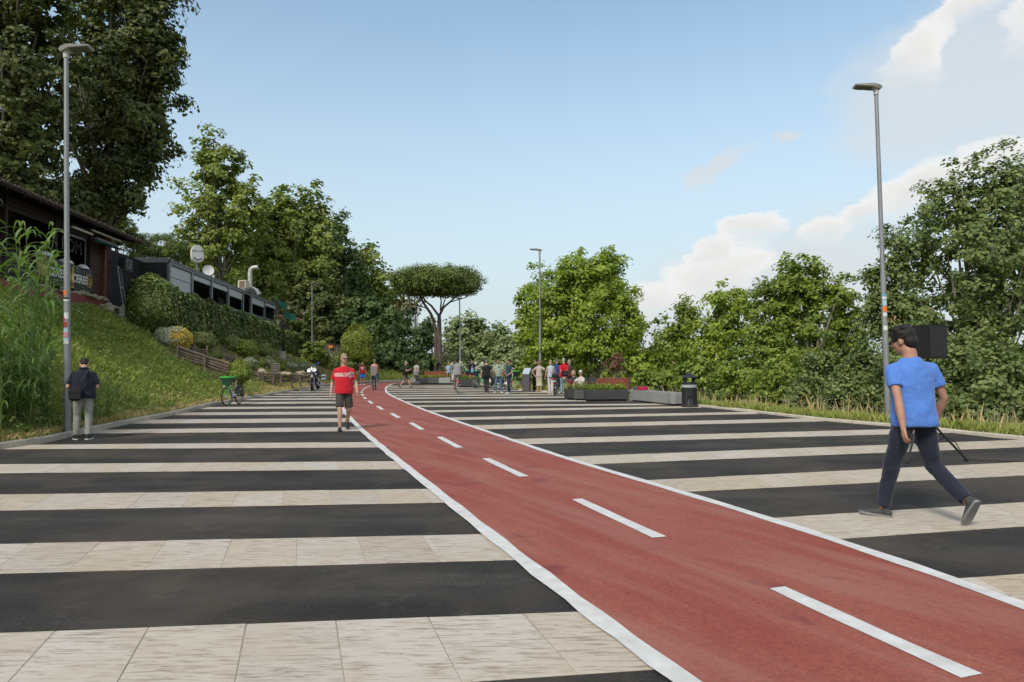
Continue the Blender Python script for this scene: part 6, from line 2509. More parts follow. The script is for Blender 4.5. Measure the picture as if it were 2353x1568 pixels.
def wheel(t, c, r, steer=0.0, tyre=.024, spokes=20, lean=0.0, n=30, rim=RIM):
    w = MB()
    w.torus((0, 0, 0), r - tyre * 1.7, tyre * .55, (0, 1, 0), n, 6)
    w.tube([(0, -.04, 0), (0, .04, 0)], .028, 8)
    o = w.build('wheel', rim, t)
    o.location = c
    o.rotation_euler = (lean, 0, steer)
    MB().torus((0, 0, 0), r - tyre, tyre, (0, 1, 0), n, 8).build('tyre', TYRE, o)
    if spokes:
        m = MB()
        for i in range(spokes):
            a = i / spokes * 2 * math.pi
            s = .03 if i % 2 else -.03
            m.tube([(math.cos(a + .25) * .025, s, math.sin(a + .25) * .025), (math.cos(a) * (r - tyre * 2), 0, math.sin(a) * (r - tyre * 2))], .0022, 3, caps=False)
        m.build('spokes', RIM, o)['kind'] = 'stuff'
    return o


def saddle(t, c, m=SADDLE):
    c = np.array(c, float)
    MB().tube([c + (-.13, 0, .02), c + (-.10, 0, .0), c + (-.02, 0, -.005), c + (.08, 0, -.005), c + (.14, 0, -.012)], [(.05, .02), (.085, .035), (.06, .032), (.028, .025), (.015, .014)], 10, side=(0, 1, 0)).build('saddle', m, t)


def hire_bike(label, loc, rz, frame_m, basket_m, accent_m, word, steer=0.0, group=None, skirt=True, lean=0.0, detail=True):
    """step-through hire bicycle; local +X forward"""
    t = thing('hire_bicycle', label, 'bicycle', loc, rz, group)
    t.rotation_euler = (lean, 0, rz)
    r = .34
    Rr, Fr = np.array([-.52, 0, r]), np.array([.60, 0, r])
    wheel(t, tuple(Rr), r, 0, n=30 if detail else 22)
    wheel(t, tuple(Fr), r, steer, n=30 if detail else 22)
    bb = np.array([-.08, 0, .30])
    head = np.array([.40, 0, .88])
    # big down tube that bends into the flat stay above the rear wheel axle
    MB().tube([head + (.0, 0, .03), head + (-.04, 0, -.05), (.10, 0, .44), (.0, 0, .36), (-.12, 0, .36), (-.3, 0, .40), (-.46, 0, .41), (-.50, 0, .36)],
              [(.035, .05), (.04, .065), (.045, .075), (.05, .085), (.05, .07), (.042, .05), (.05, .045), (.05, .03)], 10, side=(0, 1, 0)).build('frame', frame_m, t)
    MB().tube([bb + (-.05, 0, .05), (-.17, 0, .58), (-.19, 0, .66)], [.032, .026, .028], 8).build('seat_tube', BIKEB, t)
    MB().tube([(-.19, 0, .64), (-.25, 0, .95)], .017, 8).build('seat_post', CHROME, t)
    saddle(t, (-.26, 0, .99))
    f = MB()
    c_, s_ = math.cos(steer), math.sin(steer)

    def st(x, y, z):
        return (Fr[0] - .12 + (x * c_ - y * s_), x * s_ + y * c_, z)
    for sy in (-.055, .055):
        f.tube([st(.12, sy, r), st(.02, sy, .70), st(-.02, sy * .5, .74)], [.014, .019, .02], 7)
    f.tube([(.46, 0, .72), (.39, 0, .95), (.37, 0, 1.02)], .026, 8)
    f.build('fork', accent_m, t)
    MB().torus(tuple(Fr), r + .028, .022, (-s_ if steer else 0, c_ if steer else 1, 0), 14, 5, 1.0, 2.6).build('front_mudguard', accent_m, t)
    if skirt:
        # dark skirt round the upper half of the rear wheel
        pts = [(Rr[0] + math.cos(a) * (r + .045), 0, Rr[2] + math.sin(a) * (r + .045)) for a in np.linspace(-.05, math.pi + .2, 16)]
        inner = [(Rr[0] + math.cos(a) * .10, 0, Rr[2] + .05 + math.sin(a) * .05) for a in np.linspace(math.pi, 0, 6)]
        sk = MB()
        for sy in (-.045, .04):
            sk.prism([(p[0], sy, p[2]) for p in pts + inner], (0, .005, 0))
        for i in range(len(pts) - 1):
            a, b = pts[i], pts[i + 1]
            sk.quad((a[0], -.045, a[2]), (a[0], .045, a[2]), (b[0], .045, b[2]), (b[0], -.045, b[2]))
        sk.build('rear_skirt', BIKEB, t)['kind'] = 'stuff'
    # handlebar, swept back
    h = np.array([.37, 0, 1.03])
    hb = MB()

    def hs(x, y, z):
        return (h[0] + x * c_ - y * s_, x * s_ + y * c_, h[2] + z)
    hb.tube([hs(-.14, -.31, .07), hs(-.06, -.24, .08), hs(.02, -.1, .02), hs(.02, .1, .02), hs(-.06, .24, .08), hs(-.14, .31, .07)], .013, 7)
    hb.build('handlebar', accent_m, t)
    for sy in (-1, 1):
        MB().tube([hs(-.22, sy * .335, .06), hs(-.10, sy * .28, .08)], .019, 7).build('grip', SADDLE, t)
    # basket: tapered open box with a rounded green rim
    bx = MB()
    o0 = [(.04, -.13), (.25, -.11), (.25, .11), (.04, .13)]
    o1 = [(.02, -.19), (.33, -.16), (.33, .16), (.02, .19)]
    V = [hs(x, y, -.26) for x, y in o0] + [hs(x, y, .01) for x, y in o1]
    bx.add(V, [(0, 3, 2, 1)] + [(i, (i + 1) % 4, 4 + (i + 1) % 4, 4 + i) for i in range(4)])
    V2 = [hs(.14 + (x - .14) * .93, y * .93, z) for z, o_ in ((-.25, o0), (.01, o1)) for x, y in o_]
    bx.add(V2, [(0, 1, 2, 3)] + [(i, 4 + i, 4 + (i + 1) % 4, (i + 1) % 4) for i in range(4)])
    bx.build('basket', basket_m, t, fix=False)['kind'] = 'stuff'
    MB().tube([hs(*q, .03) for q in (o1[0], o1[1], o1[2], o1[3], o1[0])], [(.03, .03)] * 5, 6, side=(0, 0, 1)).build('basket_rim', accent_m, t)
    MB().tube([hs(.34, 0, -.29), hs(.37, 0, -.30)], .03, 8).build('headlight', mat('lens_pale', (.65, .65, .6), .2), t)
    # cranks, pedals, stand, lamp
    cr = MB()
    cr.tube([bb + (0, -.07, 0), bb + (0, .07, 0)], .03, 8)
    cr.tube([bb + (0, .075, 0), bb + (.10, .085, -.13)], .012, 5)
    cr.tube([bb + (0, -.075, 0), bb + (-.10, -.085, .13)], .012, 5)
    cr.build('crank', BIKEB, t)
    MB().box(bb + (.10, .13, -.13), (.09, .08, .02)).build('pedal', BIKEB, t)
    MB().box(bb + (-.10, -.13, .13), (.09, .08, .02)).build('pedal', BIKEB, t)
    MB().tube([bb + (.0, 0, -.02), bb + (-.01, .10, -.15), bb + (.02, .15, -.30)], .014, 6).build('stand', BIKEB, t)
    MB().tube([bb + (.0, 0, -.02), bb + (-.01, -.10, -.15), bb + (.02, -.15, -.30)], .014, 6).build('stand', BIKEB, t)
    MB().box(Rr + (-.39, 0, .20), (.02, .06, .05)).build('tail_light', REFL, t)
    MB().tube([Rr + (-.02, -.055, .0), Rr + (0, .055, .0)], .045, 10).build('hub_motor', BIKEB, t)
    if word:
        for sy, sx in ((-1, 1), (1, -1)):
            d = np.array([.10, 0, .44]) - (head + (-.04, 0, -.05))
            dirx = Vector(-d if sy < 0 else d)
            mid = (np.array([.10, 0, .44]) + head + (-.04, 0, -.05)) / 2
            text_obj('lettering', word, .13, mat('print_dark_green', (.03, .10, .05), .6), t, frame(mid + np.array([0, sy * .052, 0]), dirx, dirx.cross(Vector((0, 1, 0))) * (1 if sy < 0 else -1)), extrude=.002)
            text_obj('lettering', 'Gen4 · e-bike' if False else 'lime', .09, WHITEPR, t, frame(Rr + np.array([-.02, sy * .052, .25]), (1 if sy < 0 else -1, 0, 0), (0, 0, 1)), extrude=.002)
    return t


def city_bike(label, loc, rz, m, r=.34, basket=False, steer=0.0, group=None, extra=None, lean=0.0, spokes=20):
    t = thing('bicycle', label, 'bicycle', loc, rz, group)
    t.rotation_euler = (lean, 0, rz)
    Rr, Fr = np.array([-.50, 0, r]), np.array([.56, 0, r])
    wheel(t, tuple(Rr), r, spokes=spokes)
    wheel(t, tuple(Fr), r, steer, spokes=spokes)
    bb, head, st = np.array([-.06, 0, .29]), np.array([.38, 0, .86]), np.array([-.24, 0, .78])
    f = MB()
    f.tube([bb, st], .018, 7)
    f.tube([head + (-.01, 0, -.14), bb], .02, 7)
    f.tube([head + (0, 0, -.03), (-.16, 0, .52)], .018, 7)
    for sy in (-.05, .05):
        f.tube([Rr + (0, sy, 0), bb + (0, sy * .4, 0)], .011, 6)
        f.tube([Rr + (0, sy, 0), st + (.03, sy * .3, -.12)], .010, 6)
    f.tube([head + (-.03, 0, .04), head + (.04, 0, -.18)], .024, 8)
    f.build('frame', m, t)
    k = MB()
    for sy in (-.05, .05):
        k.tube([Fr + (0, sy, 0), (.45, sy, .66), (.42, sy * .3, .70)], .012, 6)
    k.build('fork', m, t)
    MB().tube([st, st + (-.05, 0, .16)], .014, 7).build('seat_post', CHROME, t)
    saddle(t, st + (-.05, 0, .19))
    h = head + (-.04, 0, .16)
    MB().tube([h + (-.13, -.29, .03), h + (-.03, -.2, .03), h + (.02, 0, 0), h + (-.03, .2, .03), h + (-.13, .29, .03)], .012, 7).build('handlebar', BIKEB, t)
    MB().tube([head, h + (.01, 0, 0)], .014, 7).build('stem', BIKEB, t)
    for c, a0, a1, nm in ((Rr, .4, 3.3, 'rear_mudguard'), (Fr, .7, 2.6, 'front_mudguard')):
        MB().torus(tuple(c), r + .03, .018, (0, 1, 0), 16, 5, a0, a1).build(nm, m, t)
    cr = MB()
    cr.tube([bb + (0, -.06, 0), bb + (0, .06, 0)], .05, 10)
    cr.tube([bb + (0, .07, 0), bb + (.0, .08, -.165)], .011, 5)
    cr.tube([bb + (0, -.07, 0), bb + (.0, -.08, .165)], .011, 5)
    cr.build('crank', BIKEB, t)
    MB().box(bb + (0, .12, -.165), (.09, .08, .02)).build('pedal', BIKEB, t)
    MB().box(bb + (0, -.12, .165), (.09, .08, .02)).build('pedal', BIKEB, t)
    MB().box(Rr + (-.37, 0, .25), (.02, .05, .06)).build('tail_light', REFL, t)
    if extra:
        extra(t, Rr, Fr, bb, head, st, r)
    return t


F, Rb = gd(520, 933), gd(556, 928)
c = (F + Rb) / 2
c[1] = c[1] - .1
hire_bike('white and green hire bicycle with a front basket parked at the left kerb', (c[0], c[1], 0), -math.pi / 2 - .02, BIKEW, BASKET, BIKEG, 'Lime', steer=-.12, lean=0)

BG = 'hire bicycles parked in a row behind the standing men'
for i, (x, y, word, fm, ac, lab, ang) in enumerate([(1092, 889.5, None, BIKEDG, BIKEDG, 'hire bicycle at the left end of the row, with the pink helmet', 2.75), (1112, 893, None, BIKEDG, BIKEDG, 'teal green hire bicycle left of the man in black', 2.7),
                                                     (1130, 894.5, None, BIKEW, BIKEDG, 'white framed hire bicycle behind the man in black', 2.65)]):
    p = gd(x, y)
    hire_bike(lab, (p[0], p[1] + .2, 0), ang, fm, mat('basket_black', (.02, .022, .022), .5), ac, None, group=BG, detail=False)
p = gd(1167, 897.5)
hire_bike('white hire bicycle with black front wheel rim behind the two smiling men', (p[0] - .1, p[1] + .3, 0), .22, BIKEW, mat('basket_black', (.02, .022, .022), .5), BIKEG, 'Lime', group=BG, detail=False)
t = thing('bicycle_helmet', 'pink bicycle helmet on the leftmost hire bicycle', 'helmet', (gd(1092, 889.5)[0] + .12, gd(1092, 889.5)[1] + .25, .98))
MB().ell((0, 0, .05), (.15, .11, .10), 12, 8).build('shell', mat('helmet_pink', (.70, .22, .30), .4), t)
MB().tube([(-.14, 0, .0), (0, -.11, .0), (.14, 0, .0), (0, .11, 0), (-.14, 0, 0)], .015, 5).build('rim', BIKEB, t)
# small grey bollards / bike rack bars at the kerb behind the men
t = thing('bicycle_rack', 'grey upright bar rack behind the man in the teal shirt', 'bicycle rack', gd(1163, 896))
for i in range(6):
    MB().tube([(-.35 + i * .13, .5, 0), (-.35 + i * .13, .5, .62)], .028, 7).build('bar', GALV, t)
MB().box((-.02, .5, .01), (.9, .12, .02)).build('base', DKG, t)


def black_ebike(t, Rr, Fr, bb, head, st, r):
    MB().box(Rr + (-.02, 0, r + .14), (.46, .15, .025)).build('rear_rack', BIKEB, t)
    MB().box(Rr + (-.02, 0, r + .24), (.40, .26, .17), bev=.03).build('rear_basket', BIKEB, t)
    MB().box(Rr + (-.27, 0, r + .07), (.03, .22, .08)).build('lamp_bar', mat('lamp_dark_red', (.16, .02, .03), .4), t)
    MB().box(Rr + (-.255, 0, r - .02), (.02, .16, .04)).build('number_plate', WHITEP, t)
    MB().box((.10, 0, .55), (.34, .08, .12), bev=.02, M=Matrix.Rotation(-.8, 3, 'Y')).build('battery', BIKEB, t)


p = gd(1276, 908.5)
city_bike('black electric bicycle with a rear basket beside the man in the blue shirt', (p[0] + .06, p[1] + .5, 0), 1.42, BIKEB, r=.34, extra=black_ebike)


# ---- police motorcycle
def motorcycle(loc, rz):
    t = thing('motorcycle', 'white and black police motorcycle with blue lights parked at the left kerb', 'motorcycle', loc, rz)
    MW = mat('moto_white', (.36, .37, .38), .3, coat=.4)
    MD = mat('moto_dark', (.025, .026, .03), .45)
    MS = mat('moto_silver', (.34, .35, .36), .35, metal=.5)
    r = .325
    Fr, Rr = np.array([.78, 0, r]), np.array([-.74, 0, r])
    wheel(t, tuple(Fr), r, .10, .058, 12, n=28)
    wheel(t, tuple(Rr), r, 0, .075, 12, n=28)
    for sy in (-.11, .11):
        MB().tube([Fr + (0, sy, 0), Fr + (-.16, sy, .36), Fr + (-.30, sy, .70)], [.034, .03, .026], 9).build('fork_leg', MS, t)
        MB().torus(tuple(Fr + (0, sy * .8, 0)), .14, .012, (0, 1, 0), 18, 4).build('brake_disc', CHROME, t)
    MB().torus(tuple(Fr), r + .03, .05, (0, 1, 0), 12, 6, .5, 2.4).build('front_mudguard', MD, t)
    MB().tube([(.50, 0, .80), (.36, 0, .92), (.1, 0, .96), (-.12, 0, .84)], [(.09, .10), (.15, .14), (.17, .15), (.11, .08)], 12, side=(0, 1, 0)).build('fuel_tank', MD, t)
    MB().tube([(-.08, 0, .82), (-.3, 0, .80), (-.6, 0, .86), (-.85, 0, .90)], [(.12, .05), (.16, .06), (.15, .06), (.10, .05)], 10, side=(0, 1, 0)).build('seat', SADDLE, t)
    MB().box((.08, 0, .50), (.48, .34, .40), bev=.05).build('engine', MD, t)
    for sy in (-1, 1):
        MB().tube([(.12, sy * .16, .52), (.14, sy * .30, .56), (.14, sy * .34, .57)], [.08, .08, .06], 9).build('cylinder_head', MS, t)
        MB().tube([(.22, sy * .26, .50), (.30, sy * .24, .30), (0, sy * .18, .24), (-.5, sy * .22, .30), (-.95, sy * .24, .38)], [.025, .025, .028, .05, .055], 8).build('exhaust', CHROME, t)
        pn = MB()
        pn.box((-.66, sy * .43, .70), (.50, .26, .34), bev=.05)
        p_ = pn.build('pannier', MW, t)
        MB().box((-.66, sy * .43, .72), (.52, .275, .04)).build('band', MD, p_)
        MB().box((-.40, sy * .43, .76), (.02, .18, .08)).build('latch', MD, p_)
        MB().tube([(.42, sy * .06, 1.06), (.36, sy * .28, 1.10), (.24, sy * .40, 1.06)], .015, 7).build('handlebar', MD, t)
        MB().tube([(.32, sy * .34, 1.08), (.24, sy * .42, 1.06)], .022, 7).build('grip', SADDLE, t)
        mr = MB()
        mr.ell((.40, sy * .42, 1.24), (.03, .075, .05), 10, 7)
        m_ = mr.build('mirror', MD, t)
        MB().tube([(.36, sy * .28, 1.10), (.39, sy * .38, 1.2)], .008, 5).build('mirror_stalk', MD, m_)
        MB().tube([(.58, sy * .22, .95), (.62, sy * .22, .95)], .045, 9).build('side_lamp', mat('lamp_bluewhite', (.55, .60, .75), .2), t)
        MB().box((.45, sy * .26, .62), (.25, .05, .34), bev=.02).build('crash_bar_panel', MD, t)
        MB().tube([(.5, sy * .18, .35), (.48, sy * .34, .5), (.46, sy * .32, .72), (.4, sy * .18, .8)], .014, 6).build('crash_bar', MS, t)
        # twin dials of the windscreen: two round white-ish shields
        MB().lathe([(.02, 0), (.11, .01), (.135, .035), (.12, .045), (.02, .03)], 16, (.55, sy * .14, 1.20), axis=(1, sy * .12, .35)).build('white_shield', mat('shield_white', (.62, .63, .64), .25, coat=.3), t)
    MB().tube([(.52, 0, .80), (.62, 0, .86), (.66, 0, .98), (.58, 0, 1.10)], [(.10, .06), (.17, .08), (.19, .07), (.15, .05)], 12, side=(0, 1, 0)).build('fairing', MD, t)
    MB().tube([(.66, 0, .86), (.72, 0, .85)], [.10, .085], 14).build('headlight', mat('headlight_glass', (.60, .60, .58), .1, coat=.6), t)
    sc = []
    for z, x, w in ((1.06, .60, .22), (1.20, .53, .27), (1.33, .46, .26), (1.42, .42, .19)):
        sc.append((x, w, z))
    V, F_ = [], []
    for (x, w, z) in sc:
        for u in np.linspace(-1, 1, 9):
            V.append((x - abs(u) ** 2 * .09, u * w, z - abs(u) ** 3 * .03))
    for i in range(3):
        for j in range(8):
            F_.append((i * 9 + j, i * 9 + j + 1, i * 9 + 10 + j, i * 9 + 9 + j))
    gl = mat('windscreen', (.24, .26, .27), .15, trans=.75)
    MB().add(V, F_).build('windscreen', gl, t, fix=False)
    for sy, zz in ((-.16, 1.52), (.12, 1.62)):
        MB().tube([(-.84, sy, .92), (-.86, sy, zz - .06)], .012, 6).build('light_mast', MD, t)
        MB().lathe([(.045, -.06), (.055, -.03), (.055, .03), (.03, .055)], 12, (-.86, sy, zz)).build('blue_light', mat('blue_lens', (.03, .10, .55), .15, coat=.5), t)
    MB().box((-.82, 0, 1.02), (.34, .40, .26), bev=.05).build('top_case', MD, t)
    MB().tube([(-.05, .12, .28), (-.0, .34, .02)], .014, 6).build('side_stand', MD, t)
    return t


p = gd(716, 897)
hd = _unit([.06, -.998, 0])
rz = math.atan2(hd[1], hd[0])
m_ = motorcycle((p[0] - hd[0] * .82 + .05, p[1] - hd[1] * .82, 0), rz)
m_.rotation_euler = (math.radians(5), 0, rz)

# ================================================================== PEOPLE
BAKE = []


def cloth(name, col, var=.12, bump=.35, rough=.85, scale=7):
    """woven cloth: soft folds as bump plus a faint tone change"""
    if name in MATS:
        return MATS[name]
    m = mat(name, col, rough, var=var, scale=scale, spec=.15)
    t = m.node_tree
    b = t.nodes['Principled BSDF']
    tc = N(t, 'ShaderNodeTexCoord')
    mp = N(t, 'ShaderNodeMapping')
    mp.inputs['Scale'].default_value = (1.2, 1.2, .8)
    mp.inputs['Rotation'].default_value = (.3, .5, .2)
    LK(t, tc, 'Object', mp, 0)
    n = N(t, 'ShaderNodeTexNoise', i_Scale=9.0, i_Detail=3.0, i_Roughness=.5, i_Distortion=.8)
    LK(t, mp, 0, n, 'Vector')
    bp = N(t, 'ShaderNodeBump', i_Strength=bump, i_Distance=.05)
    LK(t, n, 0, bp, 'Height')
    LK(t, bp, 0, b, 'Normal')
    b.inputs['Sheen Weight'].default_value = .15
    return m


def skin(name, col):
    m = mat(name, col, .55, var=.10, scale=14, spec=.35)
    b = m.node_tree.nodes['Principled BSDF']
    b.inputs['Subsurface Weight'].default_value = .12
    b.inputs['Subsurface Radius'].default_value = (.02, .008, .004)
    return m


SK1, SK2, SK3 = skin('skin_fair', (.46, .27, .20)), skin('skin_tan', (.38, .205, .14)), skin('skin_dark', (.20, .105, .07))
HAIR = {'black': mat('hair_black', (.012, .010, .009), .6, var=.4, scale=30, bump=.5, bscale=60), 'brown': mat('hair_brown', (.065, .038, .022), .6, var=.35, scale=30, bump=.5, bscale=60),
        'grey': mat('hair_grey', (.30, .30, .29), .7, var=.3, scale=30, bump=.5, bscale=60), 'blond': mat('hair_blond', (.36, .26, .15), .6, var=.3, scale=30, bump=.5, bscale=60),
        'ltbrown': mat('hair_light_brown', (.20, .125, .07), .6, var=.35, scale=30, bump=.5, bscale=60), 'white': mat('hair_white', (.50, .49, .47), .7, var=.2, scale=30, bump=.5, bscale=60),
        'sand': mat('hair_sandy', (.27, .20, .13), .65, var=.3, scale=30, bump=.5, bscale=60), 'dgrey': mat('hair_dark_grey', (.10, .11, .11), .7, var=.35, scale=30, bump=.5, bscale=60)}
GLASSB = mat('dark_lens', (.008, .008, .009), .12, coat=.5)
FOLD = bpy.data.textures.new('folds', 'CLOUDS')
FOLD.noise_scale = .13
FOLD.noise_depth = 2


def rotv(v, axis, a):
    return np.array(Matrix.Rotation(a, 3, Vector(axis)) @ Vector(v))


def ik(Sv, T, l1, l2, pole):
    Sv, T = np.array(Sv, float), np.array(T, float)
    d = T - Sv
    L = np.linalg.norm(d)
    mx = (l1 + l2) * .998
    if L > mx:
        T = Sv + d / L * mx
        d, L = T - Sv, mx
    a = (l1 * l1 - l2 * l2 + L * L) / (2 * L)
    h = math.sqrt(max(l1 * l1 - a * a, 1e-6))
    u = d / L
    p = np.array(pole, float)
    p = _unit(p - u * (p @ u))
    return Sv + u * a + p * h, T


def remesh(mb, name, m, parent, vox, smooth=4, fold=0.0):
    V = np.vstack(mb.v)
    me = bpy.data.meshes.new(name)
    me.from_pydata(V.tolist(), [], mb.f)
    bm = bmesh.new()
    bm.from_mesh(me)
    bmesh.ops.recalc_face_normals(bm, faces=bm.faces)
    bm.to_mesh(me)
    bm.free()
    me.materials.append(m)
    o = bpy.data.objects.new(name, me)
    COL.objects.link(o)
    o.parent = parent
    r = o.modifiers.new('r', 'REMESH')
    r.mode = 'VOXEL'
    r.voxel_size = vox
    r.use_smooth_shade = True
    if smooth:
        s = o.modifiers.new('s', 'SMOOTH')
        s.factor = .5
        s.iterations = smooth
    if fold:
        d = o.modifiers.new('d', 'DISPLACE')
        d.texture = FOLD
        d.strength = fold
        d.mid_level = .5
        d.texture_coords = 'LOCAL'
    BAKE.append(o)
    return o


def person(label, loc, rz, H, skin_m, top, bottom, hair, shoes, pose=None, vox=.016, group=None, girth=1.0, female=False, face=True, glasses=False, fingers=True,
           sole=None, fold=0.0, beard=None, cap=None, sleeve=.55, img=True):
    """person standing on local z = 0, facing local -Y.  top = (kind, material); bottom = (kind, material)"""
    P = dict(pelvis=(0, 0, .521), lean=2, side=0, twist=0, head=(0, 4, 0), lf=(.055, .0, .043, 8, 0), rf=(-.055, .0, .043, -8, 0), lh=(.165, -.02, .455), rh=(-.165, -.02, .455),
             lp=(.4, 1, 0), rp=(-.4, 1, 0), curl=.55, lk=(.12, -1, 0), rk=(-.12, -1, 0), palm=None)
    P.update(pose or {})
    if img:                          # rz given as seen from the camera: turn it by the sight line
        rz = rz - math.atan2(loc[0], loc[1])
    t = thing('person', label, 'person', loc, rz, group)
    s = H / 1.76
    fm = .9 if female else 1.0
    LAT, FWD = np.array([1.0, 0, 0]), np.array([0, -1.0, 0])
    pel = np.array(P['pelvis']) * H
    spine = rotv(rotv(UP, (1, 0, 0), R(P['lean'])), (0, 1, 0), R(P['side']))
    lat_t = rotv(LAT, UP, R(P['twist']))
    lat_t = _unit(lat_t - spine * (lat_t @ spine))
    fwd_t = np.cross(lat_t, spine) * 1.0
    if fwd_t[1] > 0 and abs(P['twist']) < 80:
        fwd_t = -fwd_t
    neck = pel + spine * .302 * H
    # ---- joints
    sw = .098 * H * (.92 if female else 1.0)
    shl, shr = neck - spine * .050 * H + lat_t * sw, neck - spine * .050 * H - lat_t * sw
    hipl, hipr = pel + LAT * .050 * H, pel - LAT * .050 * H
    lh, rh = np.array(P['lh']) * H, np.array(P['rh']) * H
    ell_, wl = ik(shl, lh, .170 * H, .150 * H, P['lp'])
    elr, wr = ik(shr, rh, .170 * H, .150 * H, P['rp'])
    al, ar = np.array(P['lf'][:3]) * H, np.array(P['rf'][:3]) * H
    kl, al = ik(hipl, al, .245 * H, .237 * H, P['lk'])
    kr, ar = ik(hipr, ar, .245 * H, .237 * H, P['rk'])
    # ---- head frame
    yaw, pitch, tilt = P['head']
    hx = rotv(lat_t, UP, R(yaw))
    hf = _unit(np.cross(hx, UP))
    if hf @ fwd_t < 0 and abs(yaw) < 90:
        hf = -hf
    hu = UP.copy()
    hu = rotv(hu, hx, R(pitch) * (1 if np.dot(rotv(UP, hx, .1), hf) > 0 else -1))
    hf = _unit(np.cross(hx, hu)) if np.dot(np.cross(hx, hu), hf) > 0 else _unit(-np.cross(hx, hu))
    hc = neck + spine * .020 * H + hu * .072 * H + hf * .014 * H
    HM = np.stack([hx, hf, hu], 1)

    def hp(x, f, u):
        return hc + (hx * x + hf * f + hu * u) * s
    # ---- body: one continuous mesh
    b = MB()
    g_ = girth
    sec = [(-.02, .080, .056), (.02, .092 * g_, .062 * g_), (.10, .080 * g_ * fm, .056 * g_), (.17, .086 * g_ * fm, .060 * g_), (.225, .088 * fm, .060), (.262, .066 * fm, .048), (.302, .038, .036)]
    b.tube([pel + spine * z * H for z, _, _ in sec], [(rx * H * .93, ry * H * .93) for _, rx, ry in sec], 16, side=lat_t)
    b.tube([neck - spine * .03 * H, neck + spine * .03 * H, hc - hu * .03 * H], [.040 * H * fm, .034 * H * fm, .033 * H * fm], 12)
    b.ell(hc + (hf * -.012 + hu * .028) * s, np.array([.074, .092, .090]) * s, 16, 10, HM)
    b.ell(hc + (hf * .020 + hu * -.030) * s, np.array([.060, .072, .086]) * s, 16, 10, HM)
    b.ell(hc + (hf * .042 + hu * -.088) * s, np.array([.038, .034, .028]) * s, 12, 8, HM)
    b.tube([hp(0, .086, .018), hp(0, .106, -.022), hp(0, .098, -.036)], [.010 * s, .0155 * s, .012 * s], 8)
    b.ell(hp(0, .076, .026), np.array([.050, .016, .011]) * s, 10, 6, HM)
    for sx in (-1, 1):
        b.ell(hp(sx * .077, -.004, -.010), np.array([.013, .022, .033]) * s, 8, 6, HM)
        b.ell(hp(sx * .040, .058, -.028), np.array([.022, .022, .02]) * s, 8, 6, HM)
    af = fm * (.96 + .1 * (g_ - 1))
    for (sh, el, w, sx) in ((shl, ell_, wl, 1), (shr, elr, wr, -1)):
        b.tube([sh + lat_t * -sx * .02, sh, (sh * 2 + el) / 3, (sh + el * 2) / 3, el, el * .7 + w * .3, el * .3 + w * .7, w],
               [  .044 * s * af, .050 * s * af, .047 * s * af, .041 * s * af, .036 * s * af, .040 * s * af, .032 * s * af, .024 * s * af], 12)
        # hand
        d = _unit(w - el)
        side = np.cross(d, UP)
        palm_n = _unit(-lat_t * sx if abs(d @ lat_t) < .8 else -UP)
        if P['palm'] is not None:
            palm_n = _unit(np.array(P['palm'], float))
        palm_n = _unit(palm_n - d * (palm_n @ d))
        wd = np.cross(d, palm_n)
        if wd @ FWD < 0:
            wd = -wd                                   # index-finger side
        K = w + d * .085 * s
        b.tube([w, w + d * .03 * s, w + d * .065 * s, K], [(.021 * s, .023 * s), (.034 * s, .016 * s), (.040 * s, .015 * s), (.037 * s, .013 * s)], 10, side=wd)
        if fingers:
            for q, L_ in ((.029, .070), (.010, .079), (-.010, .074), (-.028, .058)):
                p0 = w + d * .075 * s + wd * q * s
                c1 = P['curl'] * (1.15 - q * 4)
                pts = [p0]
                a_ = .2 * c1
                pos = p0
                for seg in (.45, .32, .23):
                    dd = d * math.cos(a_) + palm_n * math.sin(a_)
                    pos = pos + dd * L_ * s * seg
                    pts.append(pos)
                    a_ += c1 * .75
                b.tube(pts, [.0100 * s, .0092 * s, .0084 * s, .0068 * s], 7)
            tp_ = w + d * .028 * s + wd * .026 * s
            b.tube([tp_, tp_ + (d * .6 + wd * .65 + palm_n * .25) * .034 * s, tp_ + (d * .9 + wd * .65 + palm_n * .5) * .058 * s], [.013 * s, .011 * s, .008 * s], 7)
        else:
            b.tube([K - d * .01, K + (d * .8 + palm_n * .4 * P['curl']) * .05 * s, K + (d * .6 + palm_n * P['curl']) * .085 * s], [(.036 * s, .013 * s), (.034 * s, .011 * s), (.022 * s, .009 * s)], 8, side=wd)
    for (h, k, a) in ((hipl, kl, al), (hipr, kr, ar)):
        b.tube([h + UP * .02, h * .65 + k * .35, h * .25 + k * .75, k, k * .7 + a * .3, k * .35 + a * .65, a + (a - k) / np.linalg.norm(a - k) * .02],
               [.078 * s * fm, .074 * s * fm, .060 * s * fm, .052 * s * fm, .055 * s * fm, .044 * s * fm, .033 * s], 12)
    body = remesh(b, 'body', skin_m, t, vox, 3)
    # ---- lower garment
    LATP = _unit(LAT + lat_t)
    kind, bm_ = bottom
    c = MB()
    f = 1.08
